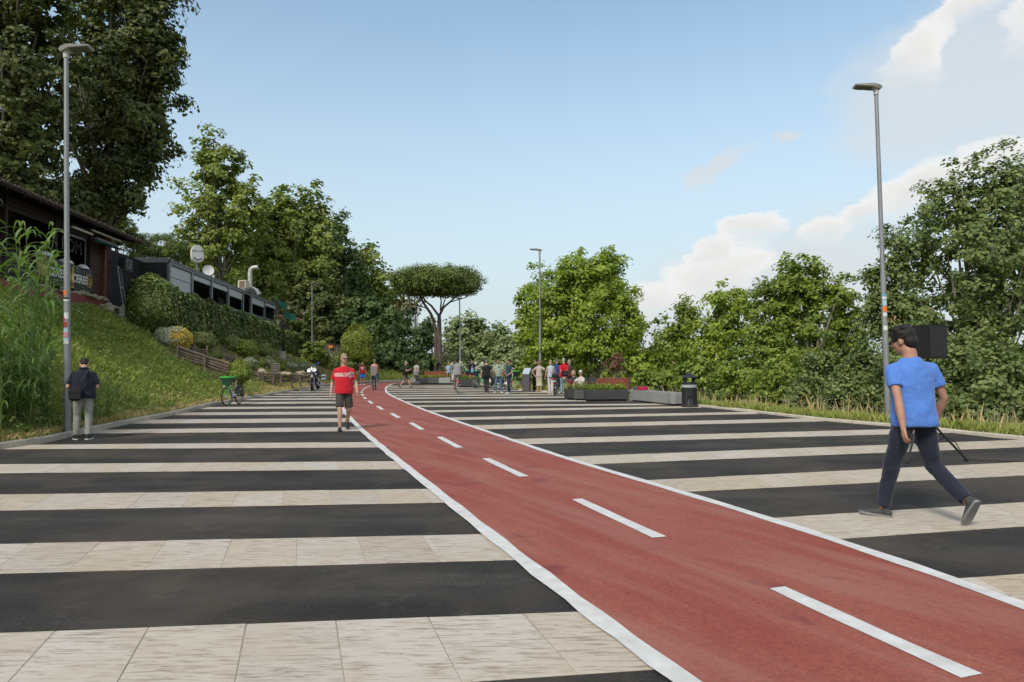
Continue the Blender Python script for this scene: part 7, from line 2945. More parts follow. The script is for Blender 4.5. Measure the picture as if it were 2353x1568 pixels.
    if kind in ('trousers', 'shorts', 'slim'):
        c.tube([pel + spine * .085 * H, pel + spine * .045 * H, pel + spine * .0 * H, pel - UP * .04 * H],
               [(.084 * H * f * g_ * fm, .060 * H * f * g_), (.090 * H * f * g_, .064 * H * f * g_), (.094 * H * f, .066 * H * f), (.070 * H, .058 * H)], 16, side=LATP)
        for (h, k, a, sx) in ((hipl, kl, al, 1), (hipr, kr, ar, -1)):
            if kind == 'shorts':
                e = h * .08 + k * .92
                c.tube([h + UP * .03 * H, h * .6 + k * .4, e], [.090 * s, .091 * s * fm, .092 * s * fm], 14)
            else:
                w_ = .86 if kind == 'slim' else 1.0
                e = a + _unit(k - a) * .012 * H
                c.tube([h + UP * .03 * H, h * .6 + k * .4, h * .2 + k * .8, k, k * .6 + a * .4, k * .25 + a * .75, e],
                       [.092 * s, .090 * s * fm * w_, .076 * s * w_, .071 * s * w_, .068 * s * w_, .061 * s * w_, .060 * s * w_], 14)
    elif kind == 'skirt':
        mid = (kl + kr) / 2
        low = mid * .55 + (al + ar) / 2 * .45
        c.tube([pel + spine * .10 * H, pel + spine * .03 * H, pel - UP * .04 * H, (pel + mid) / 2, mid, low],
               [(.078 * H, .062 * H), (.098 * H, .072 * H), (.106 * H, .074 * H), (.104 * H, .070 * H), (.100 * H, .066 * H), (.104 * H, .066 * H)], 18, side=LAT)
    remesh(c, {'trousers': 'trousers', 'slim': 'trousers', 'shorts': 'shorts', 'skirt': 'skirt'}[kind], bm_, t, vox * 1.25, 3, fold)
    # ---- upper garment
    kind, tm = top
    c = MB()
    f = 1.12
    hem = -.045 if kind != 'jacket' else -.06
    g_ = max(g_, 1.0)
    sec2 = [(hem, .100 * g_, .076 * g_), (.0, .101 * g_, .078 * g_), (.06, .095 * g_ * fm, .074 * g_), (.12, .092 * g_ * fm, .070 * g_), (.18, .095 * g_ * fm, .069), (.225, .098 * fm, .066), (.252, .091 * fm, .059), (.272, .074 * fm, .052), (.292, .048 * fm, .044), (.304, .041, .040)]
    c.tube([pel + spine * z * H for z, _, _ in sec2], [(rx * H * f, ry * H * f) for _, rx, ry in sec2], 20, side=lat_t)
    slv = {'tee': sleeve, 'polo': sleeve, 'sleeveless': .12, 'jacket': 2.0, 'shirt': 2.0, 'loose': .7}[kind]
    for (sh, el, w, sx) in ((shl, ell_, wl, 1), (shr, elr, wr, -1)):
        in_ = sh - lat_t * sx * .040 * s + spine * .004
        if slv <= 1:
            e = sh + (el - sh) * slv
            wide = 1.25 if kind == 'loose' else 1.0
            c.tube([in_, sh, (sh + e) / 2, e], [.052 * s * af, .060 * s * af, .063 * s * af * wide, .067 * s * af * wide], 14)
        else:
            e = el * .06 + w * .94
            c.tube([in_, sh, (sh + el) / 2, el, (el + e) / 2, e], [.054 * s, .060 * s, .059 * s, .052 * s, .047 * s, .040 * s], 14)
    name = {'tee': 't_shirt', 'polo': 'polo_shirt', 'sleeveless': 'top', 'jacket': 'jacket', 'shirt': 'shirt', 'loose': 'blouse'}[kind]
    shirt = remesh(c, name, tm, t, vox * 1.2, 3, fold)
    if kind in ('polo', 'jacket'):
        MB().torus(neck + spine * .012 * H, .046 * H, .012 * H, tuple(spine), 16, 6).build('collar', tm, t)
    if kind == 'jacket' and P.get('shirt_front') is not None:
        m = MB()
        P0 = pel + fwd_t * .083 * H * g_
        pts = [P0 + spine * .02 * H - lat_t * .042 * H, P0 + spine * .02 * H + lat_t * .042 * H, P0 + spine * .16 * H + lat_t * .040 * H - fwd_t * .004 * H, P0 + spine * .285 * H + lat_t * .012 * H - fwd_t * .03 * H,
               P0 + spine * .285 * H - lat_t * .012 * H - fwd_t * .03 * H, P0 + spine * .16 * H - lat_t * .040 * H - fwd_t * .004 * H]
        m.prism(pts, fwd_t * .012)
        m.build('shirt', P['shirt_front'], t, smooth=False)
    # ---- hair
    style, hm = hair
    h = MB()
    if style == 'short':
        h.ell(hp(0, -.020, .046), np.array([.081, .096, .086]) * s, 16, 10, HM)
        h.ell(hp(0, -.052, -.002), np.array([.070, .056, .068]) * s, 14, 8, HM)
    elif style == 'thick':
        h.ell(hp(0, -.018, .052), np.array([.090, .104, .094]) * s, 16, 10, HM)
        h.ell(hp(0, -.058, -.008), np.array([.078, .062, .080]) * s, 14, 8, HM)
        for q in range(14):
            a_ = q * 2.4
            h.ell(hp(.07 * math.cos(a_), -.01 + .08 * math.sin(a_), .07 + .05 * math.sin(q * 1.7)), np.array([.028, .028, .026]) * s, 8, 6, HM)
    elif style == 'bald':
        h.ell(hp(0, -.040, .010), np.array([.081, .070, .056]) * s, 16, 10, HM)
    elif style == 'bob':
        h.ell(hp(0, -.020, .046), np.array([.086, .100, .092]) * s, 16, 10, HM)
        h.tube([hp(0, -.045, .05), hp(0, -.050, -.03), hp(0, -.052, -.115)], [(.080 * s, .062 * s), (.092 * s, .066 * s), (.085 * s, .056 * s)], 14, side=hx)
        for sx in (-1, 1):
            h.tube([hp(sx * .07, .0, .06), hp(sx * .083, .015, -.03), hp(sx * .078, .012, -.10)], [(.018 * s, .04 * s), (.02 * s, .042 * s), (.014 * s, .03 * s)], 8, side=hx)
    elif style == 'long':
        h.ell(hp(0, -.020, .046), np.array([.085, .099, .090]) * s, 16, 10, HM)
        h.tube([hp(0, -.045, .05), hp(0, -.060, -.05), hp(0, -.085, -.16), hp(0, -.085, -.24)], [(.078 * s, .06 * s), (.088 * s, .05 * s), (.08 * s, .035 * s), (.05 * s, .02 * s)], 14, side=hx)
    elif style == 'ponytail':
        h.ell(hp(0, -.020, .046), np.array([.081, .096, .086]) * s, 16, 10, HM)
        h.ell(hp(0, -.048, .0), np.array([.066, .054, .07]) * s, 14, 8, HM)
        h.tube([hp(0, -.10, .03), hp(0, -.14, -.02), hp(0, -.13, -.12), hp(0, -.12, -.2)], [.02 * s, .03 * s, .026 * s, .008 * s], 10)
    if style != 'none':
        remesh(h, 'hair', hm, t, max(vox * .8, .007), 1, .012 if style in ('thick', 'bob', 'long') else .004)
    if beard is not None:
        h = MB()
        h.ell(hp(0, .036, -.075), np.array([.052, .052, .048]) * s, 14, 8, HM)
        h.build('beard', beard, t)
    if cap is not None:
        m = MB()
        m.lathe([(.088 * s, 0), (.105 * s, .045 * s), (.098 * s, .062 * s), (.03 * s, .072 * s), (.004, .074 * s)], 18, hp(0, -.012, .058), axis=tuple(hu))
        cp = m.build('cap', cap, t)
        MB().lathe([(.0895 * s, .0), (.092 * s, .002), (.096 * s, .022 * s), (.09 * s, .024 * s)], 18, hp(0, -.012, .058), axis=tuple(hu), caps=False).build('cap_band', WHITEPR, cp)
        MB().prism([hp(-.06, .06, .055), hp(.06, .06, .055), hp(.045, .12, .04), hp(-.045, .12, .04)], hu * .008).build('cap_peak', BLACKP, cp)
    # ---- face
    if face:
        for sx in (-1, 1):
            if not glasses:
                e = MB()
                e.ell(hp(sx * .031, .0815, .004), np.array([.0135, .008, .0075]) * s, 8, 6, HM)
                eo = e.build('eye', mat('eye_white', (.55, .53, .50), .3), t)
                MB().ell(hp(sx * .031, .0870, .004), np.array([.0065, .005, .0065]) * s, 8, 6, HM).build('iris', mat('iris_dark', (.03, .02, .015), .2), eo)
            MB().tube([hp(sx * .014, .094, .026), hp(sx * .032, .091, .031), hp(sx * .05, .076, .026)], .0042 * s, 5).build('eyebrow', hm, t)
        MB().ell(hp(0, .0875, -.060), np.array([.023, .010, .0075]) * s, 10, 6, HM).build('mouth', mat('lips', (.34, .13, .11), .5), t)
    if glasses:
        gl = MB()
        for sx in (-1, 1):
            gl.ell(hp(sx * .033, .099, .004), np.array([.025, .004, .0155]) * s, 12, 8, HM)
            gl.tube([hp(sx * .060, .094, .010), hp(sx * .082, .05, .010), hp(sx * .083, -.01, .002)], .0028 * s, 5)
        gl.tube([hp(-.012, .103, .010), hp(.012, .103, .010)], .004 * s, 5)
        gl.tube([hp(-.062, .096, .016), hp(0, .106, .018), hp(.062, .096, .016)], .003 * s, 5)
        gl.build('sunglasses', GLASSB, t)['kind'] = 'stuff'
    # ---- shoes
    for (k, a, ft, sx) in ((kl, al, P['lf'], 1), (kr, ar, P['rf'], -1)):
        d = rotv(FWD, UP, R(ft[3]))
        rx_ = np.cross(d, UP)
        d2 = rotv(d, rx_, R(ft[4]))
        if (d2[2] > 0) != (ft[4] > 0) and abs(ft[4]) > 0:
            d2 = rotv(d, rx_, -R(ft[4]))
        u2 = np.cross(rx_, d2)
        if u2[2] < 0 and abs(ft[4]) < 80:
            u2 = -u2

        def fp(x, z):
            return a + (d2 * x + u2 * z) * s
        m = MB()
        m.tube([fp(-.072, -.045), fp(-.05, -.038), fp(.02, -.036), (fp(.08, -.046)), fp(.135, -.054), fp(.178, -.060), fp(.192, -.064)],
               [(.018 * s, .018 * s), (.034 * s, .034 * s), (.037 * s, .038 * s), (.042 * s, .028 * s), (.044 * s, .021 * s), (.030 * s, .015 * s), (.010 * s, .008 * s)], 12, side=rx_)
        m.tube([fp(-.012, -.03), fp(-.016, .008), fp(-.016, .018)], [.041 * s, .040 * s, .041 * s], 12)
        so = remesh(m, 'shoe', shoes, t, max(vox * .7, .006), 2)
        o_ = [(-.078, .0), (-.066, .030), (-.02, .036), (.06, .042), (.13, .046), (.178, .034), (.199, .0)]
        out = [(x, y) for x, y in o_] + [(x, -y) for x, y in o_[-2:0:-1]]
        MB().prism([fp(x, -.076) + rx_ * y * s for x, y in out], u2 * .022 * s).build('sole', sole or WHITEPR, so, smooth=False)
    t['_neck'] = [float(v) for v in neck]
    INFO[t.name] = dict(neck=neck, pel=pel, lat=lat_t, fwd=fwd_t, spine=spine, shirt=shirt, wl=wl, wr=wr, hc=hc, hf=hf, hx=hx, hu=hu, s=s, H=H, el=ell_, er=elr, obj=t)
    del t['_neck']
    return t


INFO = {}


def bake_all():
    bpy.context.view_layer.update()
    dg = bpy.context.evaluated_depsgraph_get()
    for o in BAKE:
        me = bpy.data.meshes.new_from_object(o.evaluated_get(dg))
        old = o.data
        o.modifiers.clear()
        o.data = me
        me.name = o.name
        if me.polygons:
            me.polygons.foreach_set('use_smooth', [True] * len(me.polygons))
    BAKE.clear()


from mathutils.bvhtree import BVHTree


def decal(o, target, direction, off=.003):
    """lay a flat print on a garment: move its points along direction until they touch the cloth"""
    bvh = BVHTree.FromPolygons([v.co for v in target.data.vertices], [tuple(p.vertices) for p in target.data.polygons])
    d = Vector(direction).normalized()
    bm = bmesh.new()
    bm.from_mesh(o.data)
    bmesh.ops.triangulate(bm, faces=bm.faces)
    bmesh.ops.subdivide_edges(bm, edges=[e for e in bm.edges if e.calc_length() > .03], cuts=2, use_grid_fill=True)
    for v in bm.verts:
        hit = bvh.ray_cast(v.co - d * .3, d)
        if hit[0] is not None:
            v.co = hit[0] - d * off
    bm.to_mesh(o.data)
    bm.free()


def place(px, py, head_y=None, H=None, dy=0.0):
    p = gd(px, py)
    if H is None:
        H = (py - head_y) / FOC * p[1] / 1.0
    return (p[0], p[1] + dy, 0.0), H


BLK = mat('shoe_black', (.016, .016, .018), .6)
WHS = mat('shoe_white', (.50, .49, .47), .6)
GRS = mat('shoe_grey', (.055, .055, .055), .8, var=.2, scale=30)
DSOLE = mat('sole_dark', (.03, .03, .03), .7)
GSOLE = mat('sole_grey', (.20, .20, .195), .8)
SANDAL = mat('sandal_tan', (.36, .22, .15), .6)

# ---------------- the three near walkers
blue_loc = gd(2110, 1196)
person('man in a bright blue t-shirt and dark trousers walking away at the right', (blue_loc[0], blue_loc[1] + .02, 0), R(-163), 1.84, SK2, ('tee', cloth('tee_blue', (.085, .20, .56), .06)), ('trousers', cloth('trousers_navy', (.018, .021, .036), .25)),
       ('thick', HAIR['black']), GRS, dict(pelvis=(0, -.0, .512), lean=3, twist=-18, head=(40, 12, 0), lf=(.105, -.105, .045, 34, 4), rf=(-.10, .20, .12, -6, -58), lh=(.150, .075, .465), rh=(-.165, -.03, .475), lp=(.5, 1, 0), rp=(-.4, .8, 0),
                                               curl=.95), vox=.0098, glasses=True, face=False, sole=GSOLE, fold=.024, sleeve=.62, img=False)
loc, H = place(790, 989, 808)
red = person('man in a red t-shirt, grey cargo shorts and sunglasses walking towards the camera', loc, R(4), 1.785, SK1, ('tee', cloth('tee_red', (.50, .016, .028), .06)), ('shorts', cloth('shorts_grey', (.050, .050, .047), .15)),
             ('short', HAIR['sand']), BLK, dict(pelvis=(0, 0, .512), lean=1, head=(14, 2, 0), rf=(-.055, -.10, .045, -6, 6), lf=(.055, .16, .10, 4, -40), rh=(-.158, .01, .465), lh=(.160, -.085, .48), lp=(.35, 1, 0), rp=(-.25, 1, 0), curl=.8),
             vox=.0118, glasses=True, girth=1.10, sole=DSOLE, fold=.016, sleeve=.72)
loc, H = place(190, 1010, 813)
left = person('man in a navy polo shirt and pale grey trousers looking down, seen from behind', loc, R(176), 1.74, SK1, ('polo', cloth('polo_navy', (.013, .014, .024), .2)), ('trousers', cloth('trousers_pale_grey', (.27, .27, .245), .12, .6)),
              ('short', HAIR['black']), BLK, dict(lean=7, head=(0, 42, 0), lf=(.068, -.01, .043, 14, 0), rf=(-.055, .03, .043, -22, 0), lh=(.115, -.13, .60), rh=(-.09, -.15, .60), lp=(.45, .8, -.6), rp=(-.45, .8, -.6), curl=1.0),
              vox=.0118, girth=1.2, face=False, fold=.014, sleeve=.8)
ORDER = []
V1, V2, V3 = .0155, .0175, .020
NAVY = cloth('jeans_navy', (.020, .026, .055), .2)
JEANS = cloth('jeans_blue', (.085, .14, .22), .2)
LJEANS = cloth('jeans_light', (.22, .31, .38), .2)
BLKC = cloth('cloth_black', (.012, .012, .013), .2)
DGC = cloth('cloth_dark_grey', (.035, .035, .037), .2)
# ---------------- far walkers on the left of the lane
loc, H = place(833, 885, 832)
heart_man = person('bearded man in a red t-shirt with a white heart and blue shorts', loc, R(2), 1.74, SK2, ('tee', cloth('tee_dark_red', (.33, .018, .025), .1)), ('shorts', cloth('shorts_blue', (.03, .13, .55), .1)), ('bald', HAIR['black']), WHS,
                   dict(rf=(-.06, -.02, .043, -8, 0), lf=(.06, .05, .043, 8, 0)), vox=V3, beard=HAIR['black'], fingers=False)
loc, H = place(931, 892, 832)
phone_man = person('man in a black polo and grey shorts walking right with a phone in his hands', loc, R(78), 1.76, SK1, ('polo', BLKC), ('shorts', cloth('shorts_mid_grey', (.10, .10, .095), .15)), ('bald', HAIR['dgrey']), BLK,
                   dict(pelvis=(0, 0, .505), lean=3, head=(8, 6, 0), lf=(.05, -.19, .045, 4, 6), rf=(-.05, .19, .09, 0, -38), lh=(.045, -.185, .665), rh=(-.045, -.185, .66), lp=(1, .5, -1), rp=(-1, .5, -1), curl=1.1), vox=V3, girth=1.1, sole=DSOLE, fingers=False)
loc, H = place(957, 877, 851.5)
person('person in a white shirt and black trousers walking away, far off by the pine', loc, R(178), 1.74, SK2, ('tee', cloth('tee_white', (.52, .52, .50), .06)), ('trousers', BLKC), ('short', HAIR['black']), BLK,
       dict(lf=(.05, -.10, .043, 4, 0), rf=(-.05, .10, .07, -4, -25)), vox=.022, face=False, fingers=False)
loc, H = place(1031, 882, 840)
person('woman in a pale blue top and olive trousers far off beside the pine planters', (loc[0], loc[1], 0), R(10), 1.70, SK1, ('tee', cloth('tee_pale_blue', (.30, .40, .52), .25)), ('slim', cloth('trousers_olive', (.20, .17, .06), .15)), ('long', HAIR['ltbrown']), BLK,
       dict(lh=(.06, -.13, .66), rh=(-.06, -.13, .62)), vox=.020, female=True, fingers=False)
loc, H = place(1041.5, 880, 852)
person('small figure in a white dress beside the woman in olive trousers', loc, R(-30), 1.30, SK1, ('loose', cloth('tee_white', (.52, .52, .50), .06)), ('skirt', cloth('tee_white', (.52, .52, .50), .06)), ('bob', HAIR['brown']), WHS, {}, vox=.020, female=True, fingers=False)
q = at(970, 866, 57)
person('person in grey sitting behind the far planters under the pine', (q[0] - .6, 57.5, 0), R(20), 1.66, SK1, ('shirt', cloth('shirt_grey', (.25, .26, .26), .1)), ('trousers', DGC), ('short', HAIR['dgrey']), BLK,
       dict(pelvis=(0, 0, .30), lean=10, lf=(.06, -.24, .043, 5, 0), rf=(-.06, -.24, .043, -5, 0), lh=(.06, -.2, .40), rh=(-.06, -.2, .40)), vox=.022, fingers=False)
tag(MB().box((q[0] - .6, 57.6, .2), (.9, .5, .4)).build('stone_block', CONC), 'grey stone block under the person in grey beside the pine', 'stone block')
# ---------------- group in the middle
loc, H = place(1090, 876, 829.5)
person('man in a navy jacket and pale blue shirt with both hands at his face', (gd(1090, 892)[0] - .25, 44.4, 0), R(6), 1.76, SK2, ('jacket', cloth('jacket_navy', (.012, .016, .035), .2)), ('trousers', cloth('trousers_tan', (.26, .17, .09), .12)), ('short', HAIR['brown']), BLK,
       dict(lh=(.035, -.115, .872), rh=(-.035, -.115, .872), lp=(1, -.2, -1), rp=(-1, -.2, -1), curl=1.2, head=(0, 6, 0), shirt_front=cloth('shirt_light_blue', (.33, .42, .60), .06)), vox=V2)
loc, H = place(1118, 904, 828)
person('man all in black seen from behind beside the hire bicycles', loc, R(176), 1.74, SK1, ('tee', cloth('tee_black', (.016, .016, .017), .2)), ('slim', DGC), ('short', HAIR['dgrey']), BLK,
       dict(head=(0, 12, 0), lf=(.03, .0, .043, 5, 0), rf=(-.03, .01, .043, -5, 0), rh=(-.13, -.13, .60), rp=(-1, .3, -.5), lh=(.18, .0, .46)), vox=V1, face=False, girth=1.12)
loc, H = place(1145, 903, 826)
green_man = person('smiling man in a sage green shirt and blue jeans with a hand on his belly', loc, R(8), 1.76, SK2, ('loose', cloth('tee_sage', (.27, .32, .26), .06)), ('trousers', JEANS), ('short', HAIR['brown']), WHS,
                   dict(lf=(.085, .02, .043, 16, 0), rf=(-.085, .0, .043, -34, 0), rh=(-.165, -.02, .475), lh=(.075, -.15, .575), lp=(1, .5, -.4), rp=(-.8, .6, 0), head=(-6, 0, 4), curl=.9), vox=V1, girth=1.22)
loc, H = place(1170, 905, 827)
person('smiling man in a teal t-shirt and navy trousers turned to the left', loc, R(-62), 1.74, SK2, ('tee', cloth('tee_teal', (.018, .060, .075), .15)), ('trousers', NAVY), ('short', HAIR['black']), WHS,
       dict(lf=(.06, -.05, .043, 16, 0), rf=(-.06, .05, .043, -20, 0), lh=(.13, -.10, .54), lp=(.6, 1, 0), rh=(-.14, -.10, .54), head=(10, 0, 3), curl=.9), vox=V1, beard=HAIR['black'])
loc, H = place(1228.5, 900, 839)
person('police officer in black with a white banded cap by the information totem', (loc[0], loc[1] + .25, 0), R(60), 1.72, SK1, ('polo', BLKC), ('trousers', BLKC), ('short', HAIR['black']), BLK,
       dict(head=(-6, 8, 0), rh=(-.15, -.10, .49)), vox=V1, cap=BLKC, face=False)
loc, H = place(1239, 901, 838)
person('woman in a cream blouse and long cream skirt seen from behind', loc, R(165), 1.66, SK1, ('loose', cloth('blouse_cream', (.40, .35, .30), .06)), ('skirt', cloth('skirt_ivory', (.46, .42, .31), .08)), ('bob', HAIR['ltbrown']), SANDAL,
       dict(lh=(.10, -.14, .62), lp=(1, .4, -.3), rh=(-.13, -.14, .60), rp=(-1, .4, -.3), lf=(.06, .0, .043, 12, 0), rf=(-.055, .0, .043, -12, 0)), vox=V1, female=True, face=False, sole=SANDAL)
loc, H = place(1266, 905, 836)
person('woman in a pale grey sleeveless top and white trousers seen from behind', loc, R(190), 1.68, SK1, ('sleeveless', cloth('top_pale_grey', (.40, .42, .46), .06)), ('trousers', cloth('trousers_white', (.56, .53, .55), .05)), ('bob', HAIR['sand']), WHS,
       dict(lf=(.04, 0, .043, 6, 0), rf=(-.04, .0, .043, -6, 0)), vox=V1, female=True, face=False)
loc, H = place(1279, 903, 827)
person('grey haired man in a dark blue polo behind the black electric bicycle', (loc[0], loc[1] + .4, 0), R(150), 1.74, SK1, ('polo', cloth('polo_blue', (.022, .055, .16), .15)), ('trousers', NAVY), ('short', HAIR['dgrey']), BLK,
       dict(head=(-30, 8, 0), lean=5, rh=(-.11, -.13, .58), lh=(.10, -.13, .58)), vox=V1, girth=1.12, face=False)
loc, H = place(1296, 908, 824)
redpolo = person('grey haired man in a red polo and light jeans, hands clasped behind him', loc, R(184), 1.76, SK1, ('polo', cloth('polo_red', (.52, .010, .022), .06)), ('trousers', LJEANS), ('short', HAIR['grey']), BLK,
                 dict(lf=(.07, .0, .043, 12, 0), rf=(-.07, .01, .043, -12, 0), lh=(.028, .115, .462), rh=(-.028, .115, .468), lp=(1, .35, 0), rp=(-1, .35, 0), palm=(0, 1, 0), curl=.9), vox=V1, girth=1.16, face=False)
q = gd(1312, 905)
person('woman with light brown hair in dark clothes standing beyond the man in the red polo', (q[0] + .05, q[1] + 1.2, 0), R(200), 1.70, SK1, ('shirt', cloth('shirt_dark_brown', (.055, .035, .03), .2)), ('trousers', DGC), ('bob', HAIR['sand']), BLK, {}, vox=V2, female=True, face=False)
# two seated women on the low wall behind the planters
for (x, hy, lab, top, bot, hr, gl, yaw, hd, zp) in ((1317, 846, 'blond woman in a dark v-neck top sitting by the long planter', ('loose', cloth('blouse_dark', (.040, .038, .042), .25)), ('trousers', cloth('trousers_gold_print', (.42, .32, .10), .35, scale=22)), ('bob', HAIR['blond']), False, -28, (20, 0, 8), .265),
                                                    (1333, 843, 'white haired woman in a pale top and sunglasses sitting by the long planter', ('loose', cloth('blouse_pale', (.46, .44, .42), .14, scale=30)), ('trousers', cloth('trousers_stone', (.30, .31, .30), .1)), ('short', HAIR['white']), True, -40, (8, 0, 0), .265)):
    Yq = 28.3 if x < 1325 else 28.0
    q = at(x, 890, Yq)
    person(lab, (q[0] + .1, Yq + .1, 0), R(yaw), 1.66, SK1, top, bot, hr, SANDAL, dict(pelvis=(0, 0, zp), lean=16 if x < 1325 else 10, lf=(.06, -.27, .043, 6, 0), rf=(-.05, -.25, .043, -6, 0), lh=(.02, -.25, .35), rh=(-.08, -.27, .33),
                                                                                    head=hd, lp=(1, .3, -.3), rp=(-1, .3, -.3)), vox=V1, female=True, glasses=gl, girth=1.12)
    tag(MB().box((q[0] + .1, Yq + .16, .19), (.55, .45, .38)).build('stone_block', CONC), 'grey stone block under the %s woman by the long planter' % ('blond' if x < 1325 else 'white haired'), 'stone block')

# ---------------- cyclists


def rider(label, loc, rz, H, sk, top, bottom, hair, shoes, seat, bar, pedl, pedr, vox, **kw):
    z = seat[2] / H
    return person(label, loc, rz, H, sk, top, bottom, hair, shoes, dict(pelvis=(0, seat[1] / H, (seat[2] + .06) / H), lean=kw.pop('lean', 14), head=kw.pop('head', (0, 0, 0)),
                                                                    lh=(bar[0] / H, bar[1] / H, bar[2] / H), rh=(-bar[0] / H, bar[1] / H, bar[2] / H), lp=(1, .6, -.5), rp=(-1, .6, -.5),
                                                                    lf=(pedl[0] / H, pedl[1] / H, pedl[2] / H, 4, pedl[3]), rf=(pedr[0] / H, pedr[1] / H, pedr[2] / H, -4, pedr[3]), curl=1.1, lk=(.3, -1, 0), rk=(-.3, -1, 0)),
                  vox=vox, face=False, fingers=False, img=False, **kw)


loc, _ = place(1049.5, 904.5, 828)
rz = R(186)
bl = (loc[0], loc[1] + .4, 0)


def folding_extra(t, Rr, Fr, bb, head, st, r):
    MB().box(Rr + (-.34, 0, r + .10), (.05, .12, .07)).build('rear_reflector', REFL, t)


city_bike('small wheeled white city bicycle ridden by the man in the grey t-shirt', bl, rz - math.pi / 2, mat('bike_pale', (.45, .46, .47), .4), r=.27, extra=folding_extra)
rider('cyclist in a grey t-shirt and mauve shorts riding away', bl, rz, 1.76, SK3, ('tee', cloth('tee_grey', (.23, .235, .24), .06)), ('shorts', cloth('shorts_mauve', (.26, .185, .20), .08)), ('thick', HAIR['black']), BLK,
      (0, .27, .93), (.27, -.26, 1.05), (.13, .05, .20, -5), (-.13, .05, .50, 0), V1, lean=10, sleeve=.8, fold=.012)
loc, _ = place(857.5, 897.5, 832)
rz = R(184)
bl = (loc[0], loc[1] + .5, 0)


def child_seat(t, Rr, Fr, bb, head, st, r):
    MB().box(Rr + (-.02, 0, r + .13), (.42, .14, .02)).build('rear_rack', BIKEB, t)
    sm = mat('child_seat_grey', (.22, .225, .23), .6)
    MB().prism([Rr + (-.16, -.16, r + .2), Rr + (-.16, .16, r + .2), Rr + (-.27, .15, r + .72), Rr + (-.27, -.15, r + .72)], (.05, 0, 0)).build('child_seat_back', sm, t)
    MB().box(Rr + (.02, 0, r + .18), (.34, .30, .06), bev=.02).build('child_seat_base', sm, t)
    for sy in (-1, 1):
        MB().box(Rr + (.10, sy * .17, r - .02), (.10, .03, .42), bev=.01).build('foot_guard', sm, t)


city_bike('black city bicycle with a grey child seat on the red lane', bl, rz - math.pi / 2, BIKEB, r=.345, extra=child_seat)
rider('woman in a salmon top cycling away on the red lane with a child behind her', bl, rz, 1.70, SK1, ('tee', cloth('tee_salmon', (.52, .25, .20), .06)), ('trousers', JEANS), ('ponytail', HAIR['ltbrown']), BLK,
      (0, .27, .98), (.27, -.24, 1.06), (.13, .05, .22, -5), (-.13, .05, .52, 0), V2, lean=6, female=True, girth=1.08)
cz = math.cos(rz)
person('small fair haired child riding in the grey bicycle child seat', (bl[0] - .0, bl[1] - .50, .40), R(184 - 11), 1.02, SK1, ('tee', cloth('tee_child_pink', (.50, .36, .34), .08)), ('trousers', LJEANS), ('long', HAIR['sand']), WHS,
       dict(pelvis=(0, 0, .54), lean=-6, lf=(.15, -.2, .22, 0, 0), rf=(-.15, -.2, .22, 0, 0), lh=(.10, -.2, .55), rh=(-.10, -.2, .55), head=(0, 10, 0)), vox=V2, face=False, fingers=False)

bake_all()

# ---------------- prints, bags, phones
i = INFO[red.name]
txt = mat('print_white_red', (.62, .55, .53), .7)
O = i['pel'] + i['spine'] * .197 * i['H'] + i['fwd'] * .2 + i['lat'] * -.045
o = text_obj('lettering', 'EUROPA TEAM', .052, txt, red, frame(O + UP * .018, i['lat'] * 1.0, UP), extrude=0, offset=.002)
decal(o, i['shirt'], -i['fwd'])
o = text_obj('lettering', 'MARMOLADA', .052, txt, red, frame(O - UP * .026, i['lat'], UP), extrude=0, offset=.002)
decal(o, i['shirt'], -i['fwd'])
Cc = O + i['lat'] * .215 - UP * .005
m = MB()
for k in range(4):
    zz = -.045 + k * .03
    m.prism([Cc + i['lat'] * a + UP * z for a, z in ((-.06 + k * .012, zz), (.05, zz), (.055, zz + .016), (-.05 + k * .012, zz + .016))], i['fwd'] * .0005)
o = m.build('emblem', txt, red, smooth=False)
o['kind'] = 'stuff'
decal(o, i['shirt'], -i['fwd'])
m = MB()
m.torus(Cc, .07, .010, tuple(i['fwd']), 18, 4, -1.3, 1.4)
o = m.build('emblem_ring', txt, red)
decal(o, i['shirt'], -i['fwd'], .004)

i = INFO[heart_man.name]
O = i['pel'] + i['spine'] * .20 * i['H'] + i['fwd'] * .2
pts = []
for a in np.linspace(0, 2 * math.pi, 26, endpoint=False):
    pts.append(O + i['lat'] * (.0085 * 16 * math.sin(a) ** 3) + UP * (.0085 * (13 * math.cos(a) - 5 * math.cos(2 * a) - 2 * math.cos(3 * a) - math.cos(4 * a))))
o = MB().prism(pts, i['fwd'] * .0005).build('heart_print', WHITEPR, heart_man, smooth=False)
decal(o, i['shirt'], -i['fwd'], .006)


def wpt(t, v):
    return np.array(Matrix.Translation(t.location) @ Matrix.Rotation(t.rotation_euler[2], 4, 'Z') @ Vector(v))


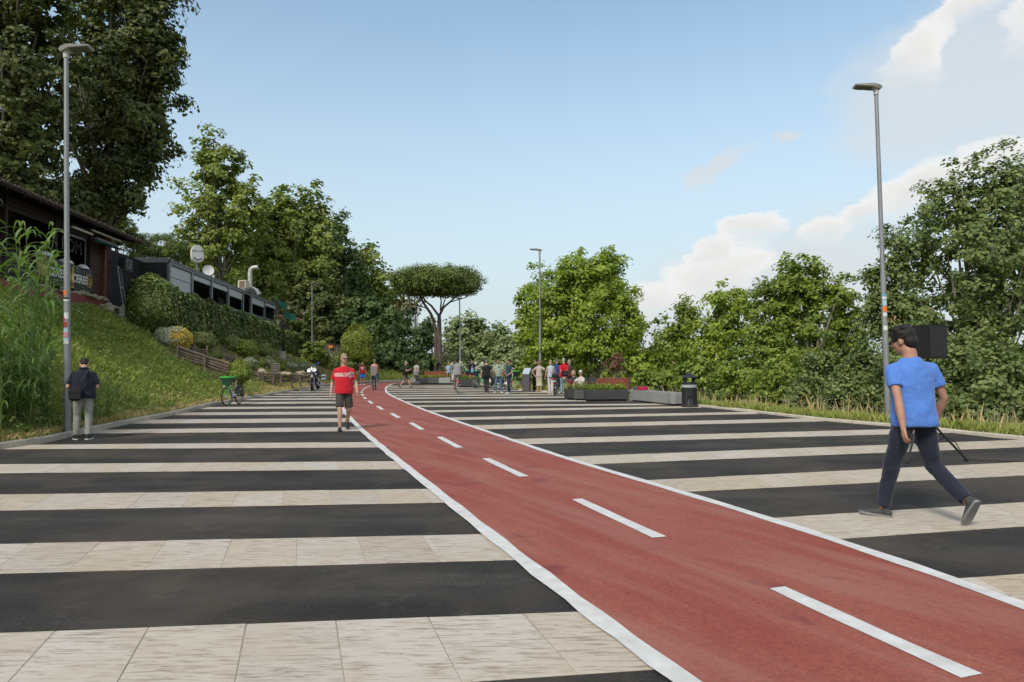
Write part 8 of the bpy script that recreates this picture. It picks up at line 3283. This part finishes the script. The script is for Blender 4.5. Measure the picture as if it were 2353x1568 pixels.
def bag(label, who, centre, size, m, strap=True, name='shoulder_bag'):
    i = INFO[who.name]
    t = thing(name, label, 'bag', wpt(who, centre), who.rotation_euler[2])
    MB().box((0, 0, 0), size, bev=min(size) * .35).build('pouch', m, t)
    MB().box((0, -size[1] * .0, size[2] * .28), (size[0] * 1.02, size[1] * 1.06, size[2] * .34), bev=.01).build('flap', m, t)
    if strap:
        c = np.array(centre)
        sh = i['neck'] - i['lat'] * .055 * i['H'] * np.sign(c[0] + 1e-6) + i['spine'] * .0
        back = i['fwd'] * -.115 * i['H'] * .75
        pts = [np.array([size[0] * -.4 * np.sign(c[0] + 1e-6), 0, size[2] * .45]), (sh + c) / 2 - c + back * 1.0, sh - c + back * .45 + UP * .015, sh - c + UP * .03 - back * .1]
        MB().tube(pts, [(.016, .004)] * 4, 6, side=(1, 0, 0)).build('strap', m, t)
    return t


BAGM = mat('bag_black', (.012, .012, .013), .6, var=.2)
bag('black pouch bag on the back of the man in grey trousers', left, (.125, .205, .92), (.22, .13, .24), BAGM)
bag('black shoulder bag across the back of the man in the red polo', redpolo, (-.02, .225, 1.02), (.32, .10, .24), BAGM)
i = INFO[left.name]
t = thing('camera', 'small black and white camera in the left hand of the man in grey trousers', 'camera', wpt(left, i['wl'] + np.array([.05, -.09, .03])), left.rotation_euler[2])
MB().box((0, 0, 0), (.11, .05, .07), bev=.01).build('camera_body', BLACKP, t)
MB().tube([(.02, -.02, 0), (.02, -.075, 0)], .026, 10).build('lens', WHITEP, t)
i = INFO[phone_man.name]
t = thing('phone', 'phone held by the man in the black polo', 'phone', wpt(phone_man, (i['wl'] + i['wr']) / 2 + np.array([0, -.10, .03])), phone_man.rotation_euler[2])
MB().box((0, 0, 0), (.075, .012, .15), bev=.004, M=Matrix.Rotation(.5, 3, 'X')).build('phone_body', BLACKP, t)
i = INFO[green_man.name]
o = MB().prism([i['neck'] + i['fwd'] * .135 + i['lat'] * a - UP * z for a, z in ((-.015, .06), (.015, .06), (.02, .15), (-.012, .15))], i['fwd'] * .015).build('hanging_glasses', GLASSB, green_man)
